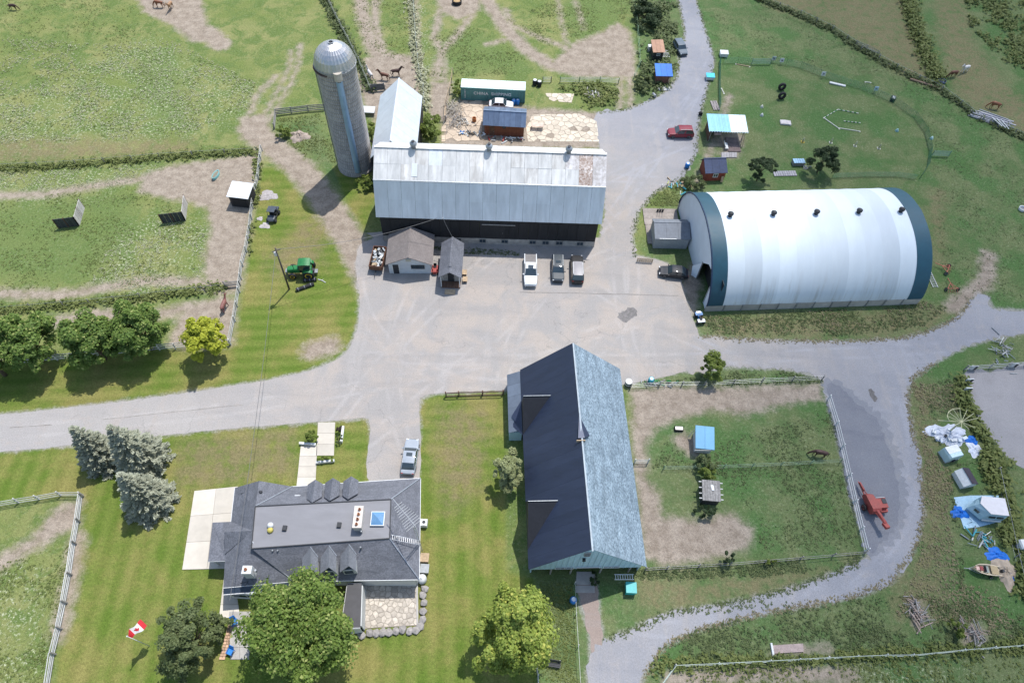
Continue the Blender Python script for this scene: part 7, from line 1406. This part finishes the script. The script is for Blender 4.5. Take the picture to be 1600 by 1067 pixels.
# flag
def flag():
    b = P(233.7, 1008.7); T = thing('flagpole', 'white flagpole on the south west lawn', 'flagpole', b); MB().tube([(0, 0, 0), (0, 0, 5.4)], .05, 8, .03).build('pole', WHITE, T, True); MB().lathe([(.07, 0), (.07, .1)], 8, (0, 0, 5.4)).build('finial', WHITE, T)
    F = thing('flag', 'red and white maple leaf flag flying from the lawn flagpole', 'flag', b+Vector((0, 0, 4.35))); FRED = M('flag_red', (.5, .02, .03), .6, .08, piece=0); FW = M('flag_white', (.62, .62, .62), .6, .05, piece=0)
    d = Vector((.62, .78, 0)).normalized(); n_ = Vector((-d.y, d.x, 0)); Lf, Hf = 1.75, .9
    q = lambda u, v: d*(Lf*u*.94)+n_*(.13*math.sin(u*7+v)*min(1, u*3))+(n_*(.78*min(1, u*4))+Vector((0, 0, .62+.3*max(0, 1-u*4))))*(Hf*v)+Vector((0, 0, -.3*u*u))
    for a, c, m in ((0, .25, FRED), (.25, .75, FW), (.75, 1, FRED)):
        k = 6; vs = [q(a+(c-a)*i/k, j/3) for i in range(k+1) for j in range(4)]; MB().add(vs, [(i*4+j, i*4+j+1, i*4+j+5, i*4+j+4) for i in range(k) for j in range(3)]).build('band', m, F, True)
    leaf = [(0, -.42), (.03, -.2), (.2, -.23), (.17, -.15), (.36, 0), (.31, .03), (.34, .15), (.23, .13), (.21, .18), (.1, .08), (.14, .3), (.07, .26), (0, .42), (-.07, .26), (-.14, .3), (-.1, .08), (-.21, .18), (-.23, .13), (-.34, .15), (-.31, .03), (-.36, 0), (-.17, -.15), (-.2, -.23), (-.03, -.2)]
    for s in (-1, 1): MB().add([q(.5+x*.42*.95, .5+y*.85)+n_*.012*s for x, y in leaf], [tuple(range(len(leaf)))]).build('leaf_emblem', FRED, F)
flag()
# utility pole and wires
b = P(452, 452); T = thing('utility_pole', 'dark timber utility pole on the lawn beside the tractor', 'utility pole', b); UP = M('pole_wood', (.09, .075, .065), .9, .25); tp = P(431, 390, 8.6)-b; tp.z = 8.9
MB().tube([(0, 0, 0), tp], .15, 8, .1).build('pole', UP, T, True); MB().box((tp.x, tp.y, 8.4), (1.2, .1, .1), R(30)).build('crossarm', UP, T); MB().lathe([(.2, 0), (.22, .1), (.22, .6), (.15, .7)], 10, (tp.x*.9-.25, tp.y*.9, 7.4)).build('transformer', WHITE, T, True)
WIRE = M('cable', (.12, .12, .12), .6)
def wire(label, a, c, sag, part=True):
    T = thing('power_line', label, 'cable', a); d = c-a; pts = [d*t+Vector((0, 0, -4*sag*t*(1-t))) for t in np.linspace(0, 1, 14)]; MB().tube(pts, .028, 4).build('cable', WIRE, T); MB().lathe([(.06, -.1), (.06, .1)], 8, tuple(pts[0])).build('insulator', WHITE, T)
top = b+tp; wire('cable from the utility pole south over the drive', top+Vector((0, 0, -.3)), P(412, 735, 7.0)+Vector((0, -14, 0)), .8); wire('cable from the utility pole to the long barn', top+Vector((0, 0, -.2)), P(683, 341, 6.6), 1.2); wire('cable from the long barn to the porch shed', P(692, 341, 6.4), P(716, 386, 3.5), .3)

# ================================================================ horses
HM = {}
def horse_mesh(kind):
    """one continuous body grown over a jointed skeleton; two poses"""
    if kind in HM: return HM[kind]
    g = kind == 'graze'
    J = {'pelvis': ((-.62, 0, 1.22), .27), 'loin': ((-.2, 0, 1.2), .27), 'chest': ((.32, 0, 1.18), .3), 'shoulder': ((.58, 0, 1.25), .24), 'rump': ((-.86, 0, 1.15), .2), 'dock': ((-.98, 0, 1.12), .07)}
    nk = [((.8, 0, 1.12), .17), ((1.05, 0, .8), .13), ((1.22, 0, .5), .11), ((1.3, 0, .25), .1), ((1.38, 0, .06), .065)] if g else [((.82, 0, 1.48), .17), ((1.02, 0, 1.75), .13), ((1.16, 0, 1.9), .11), ((1.38, 0, 1.74), .09), ((1.56, 0, 1.6), .065)]
    names = list(J); V = [J[k][0] for k in names]; Rr = [J[k][1] for k in names]; ix = {k: i for i, k in enumerate(names)}; E = [(ix['pelvis'], ix['loin']), (ix['loin'], ix['chest']), (ix['chest'], ix['shoulder']), (ix['pelvis'], ix['rump']), (ix['rump'], ix['dock'])]
    p = ix['shoulder']
    for v, r in nk: V.append(v); Rr.append(r); E.append((p, len(V)-1)); p = len(V)-1
    pol = len(V)-3
    for s in (-1, 1): V.append((nk[2][0][0]-.03, s*.09, nk[2][0][2]+(.16 if not g else .02))); Rr.append(.025); E.append((pol, len(V)-1))
    for s, st in ((-1, .12), (1, -.1)):
        for ch, root in (([((.42, s*.17, .85), .12), ((.44+st*.5, s*.17, .52), .075), ((.44+st, s*.17, .14), .05), ((.5+st, s*.17, .04), .07)], 'chest'), ([((-.68, s*.19, .9), .16), ((-.58-st*.4, s*.19, .72), .11), ((-.82-st*.8, s*.19, .48), .07), ((-.76-st, s*.19, .14), .05), ((-.7-st, s*.19, .04), .07)], 'pelvis')):
            p = ix[root]
            for v, r in ch: V.append(v); Rr.append(r); E.append((p, len(V)-1)); p = len(V)-1
    me = bpy.data.meshes.new('horse_skel'); me.from_pydata(V, E, []); o = bpy.data.objects.new('horse_skel', me); COL.objects.link(o); o.modifiers.new('Skin', 'SKIN')
    for i, sv in enumerate(me.skin_vertices[0].data): sv.radius = (Rr[i], Rr[i]); sv.use_root = i == 0
    o.modifiers.new('Sub', 'SUBSURF').levels = 1; dg = bpy.context.evaluated_depsgraph_get(); m2 = bpy.data.meshes.new_from_object(o.evaluated_get(dg)); bpy.data.objects.remove(o); HM[kind] = (m2, nk); return HM[kind]
def horse(label, px, py, rz, kind, coat, mane):
    me, nk = horse_mesh(kind); T = thing('horse', label, 'horse', P(px, py), rz); c = me.copy(); c.materials.clear(); link('body', c, coat, T, True)
    mb = MB(); pts = [Vector((.55, 0, 1.48 if kind != 'graze' else 1.45))]+[Vector(v)+Vector((-.1, 0, .12)) for v, r in nk[:3]]
    mb.loft([[p+Vector((0, -.03, -.05)), p+Vector((-.04, 0, .1)), p+Vector((0, .03, -.05))] for p in pts]).build('mane', mane, T); MB().tube([(-.97, 0, 1.16), (-1.12, 0, 1.0), (-1.14, 0, .6), (-1.1, 0, .35)], .06, 6, .03).build('tail', mane, T, True)
HB_ = M('bay_coat', (.13, .05, .028), .55, .2, 3); HCH = M('chestnut_coat', (.2, .075, .035), .55, .15, 3); HD = M('dark_coat', (.06, .03, .024), .55, .2, 3); HWH = M('grey_white_coat', (.55, .52, .5), .6, .1, 3); HBU = M('buckskin_coat', (.34, .2, .11), .6, .15, 3); HMANE = M('black_mane', (.02, .016, .014), .7); HMW = M('pale_mane', (.4, .36, .32), .7)
horse('chestnut horse grazing at the top edge of the north west pasture', 250, 12, R(180), 'graze', HCH, HMANE); horse('buckskin horse beside the chestnut at the top edge', 268, 15, R(-92), 'stand', HBU, HMW)
horse('white horse at the rail fence in the silo corral', 579, 122, R(125), 'stand', HWH, HMANE); horse('bay horse in front of the other bay in the silo corral', 601, 125, R(170), 'stand', HB_, HMANE); horse('dark bay horse behind the bay in the silo corral', 620, 119, R(8), 'stand', HD, HMANE)
horse('reddish horse by the gate below the sandy paddock', 353, 482, R(84), 'stand', M('roan_coat', (.22, .09, .075), .6, .2, 3), HMANE); horse('dark brown horse grazing in the fenced paddock', 1277, 712, R(172), 'graze', HD, HMANE)
horse('bay horse touching the trough in the north east field', 1486, 121, R(200), 'graze', HB_, HMANE); horse('white horse behind the bay in the north east field', 1505, 113, R(208), 'stand', HWH, HMANE); horse('chestnut horse grazing by the lumber pile', 1551, 170, R(165), 'graze', HCH, HMANE)
T = thing('dark_pony', 'small dark pony at the top left corner', 'horse', P(23, 16)); me, nk = horse_mesh('graze'); c = me.copy(); c.materials.clear(); link('body', c, HD, T, True); MB().tube([(-.97, 0, 1.16), (-1.12, 0, 1.0), (-1.14, 0, .6)], .06, 6, .03).build('tail', HMANE, T, True); T.scale = (.85,)*3

# ================================================================ repeats of a kind share a group
PH = {'horse': 'horses around the farm', 'car': 'cars parked about the farm', 'fence': 'paddock and lawn fences', 'net_fence': 'green net fences', 'gate': 'paddock gates', 'tube_gate': 'green tube gates', 'bush': 'bushes', 'shrub': 'shrubs', 'garden_shrub': 'shrubs along the front walk', 'dark_tree': 'dark trees north of the hoop barn', 'drum': 'plastic drums', 'barrel': 'black barrels by the container', 'tyre': 'loose tyres', 'ground_pole': 'poles lying on the course', 'scrap_pile': 'piles of clutter', 'log_pile': 'log piles', 'brush_pile': 'brushwood piles', 'hay_rake': 'hay tools beside the hoop barn', 'ladder': 'white ladders', 'blue_tarp': 'blue tarps', 'white_rubble': 'heaps of white sheeting', 'windbreak': 'L-shaped windbreaks', 'paddock_hut': 'huts in the fenced paddock', 'hive_box': 'boxes beside the lane', 'garden_chair': 'blue garden chairs', 'storage_box': 'boxes by the east wall', 'garden_wall': 'low white garden walls', 'front_walk': 'bays of the front walk', 'flagstone_paving': 'flagstone paving', 'water_trough': 'water troughs', 'gravel_heap': 'pale gravel patches by the white fence', 'drain_pipe': 'black pipes behind the tractor', 'jump_stand': 'jump stands of the arena', 'dressage_marker': 'marker boards on the net fence', 'field_marker': 'markers on the course', 'power_line': 'overhead cables', 'maple_tree': 'maples'}
from collections import defaultdict
KIND = defaultdict(list)
for o in SC.objects:
    if o.parent is None and 'category' in o and o.get('kind') is None: KIND[o.name.split('.')[0]].append(o)
for k, L_ in KIND.items():
    if len(L_) > 1 and k in PH:
        for o in L_:
            if 'group' not in o: o['group'] = PH[k]
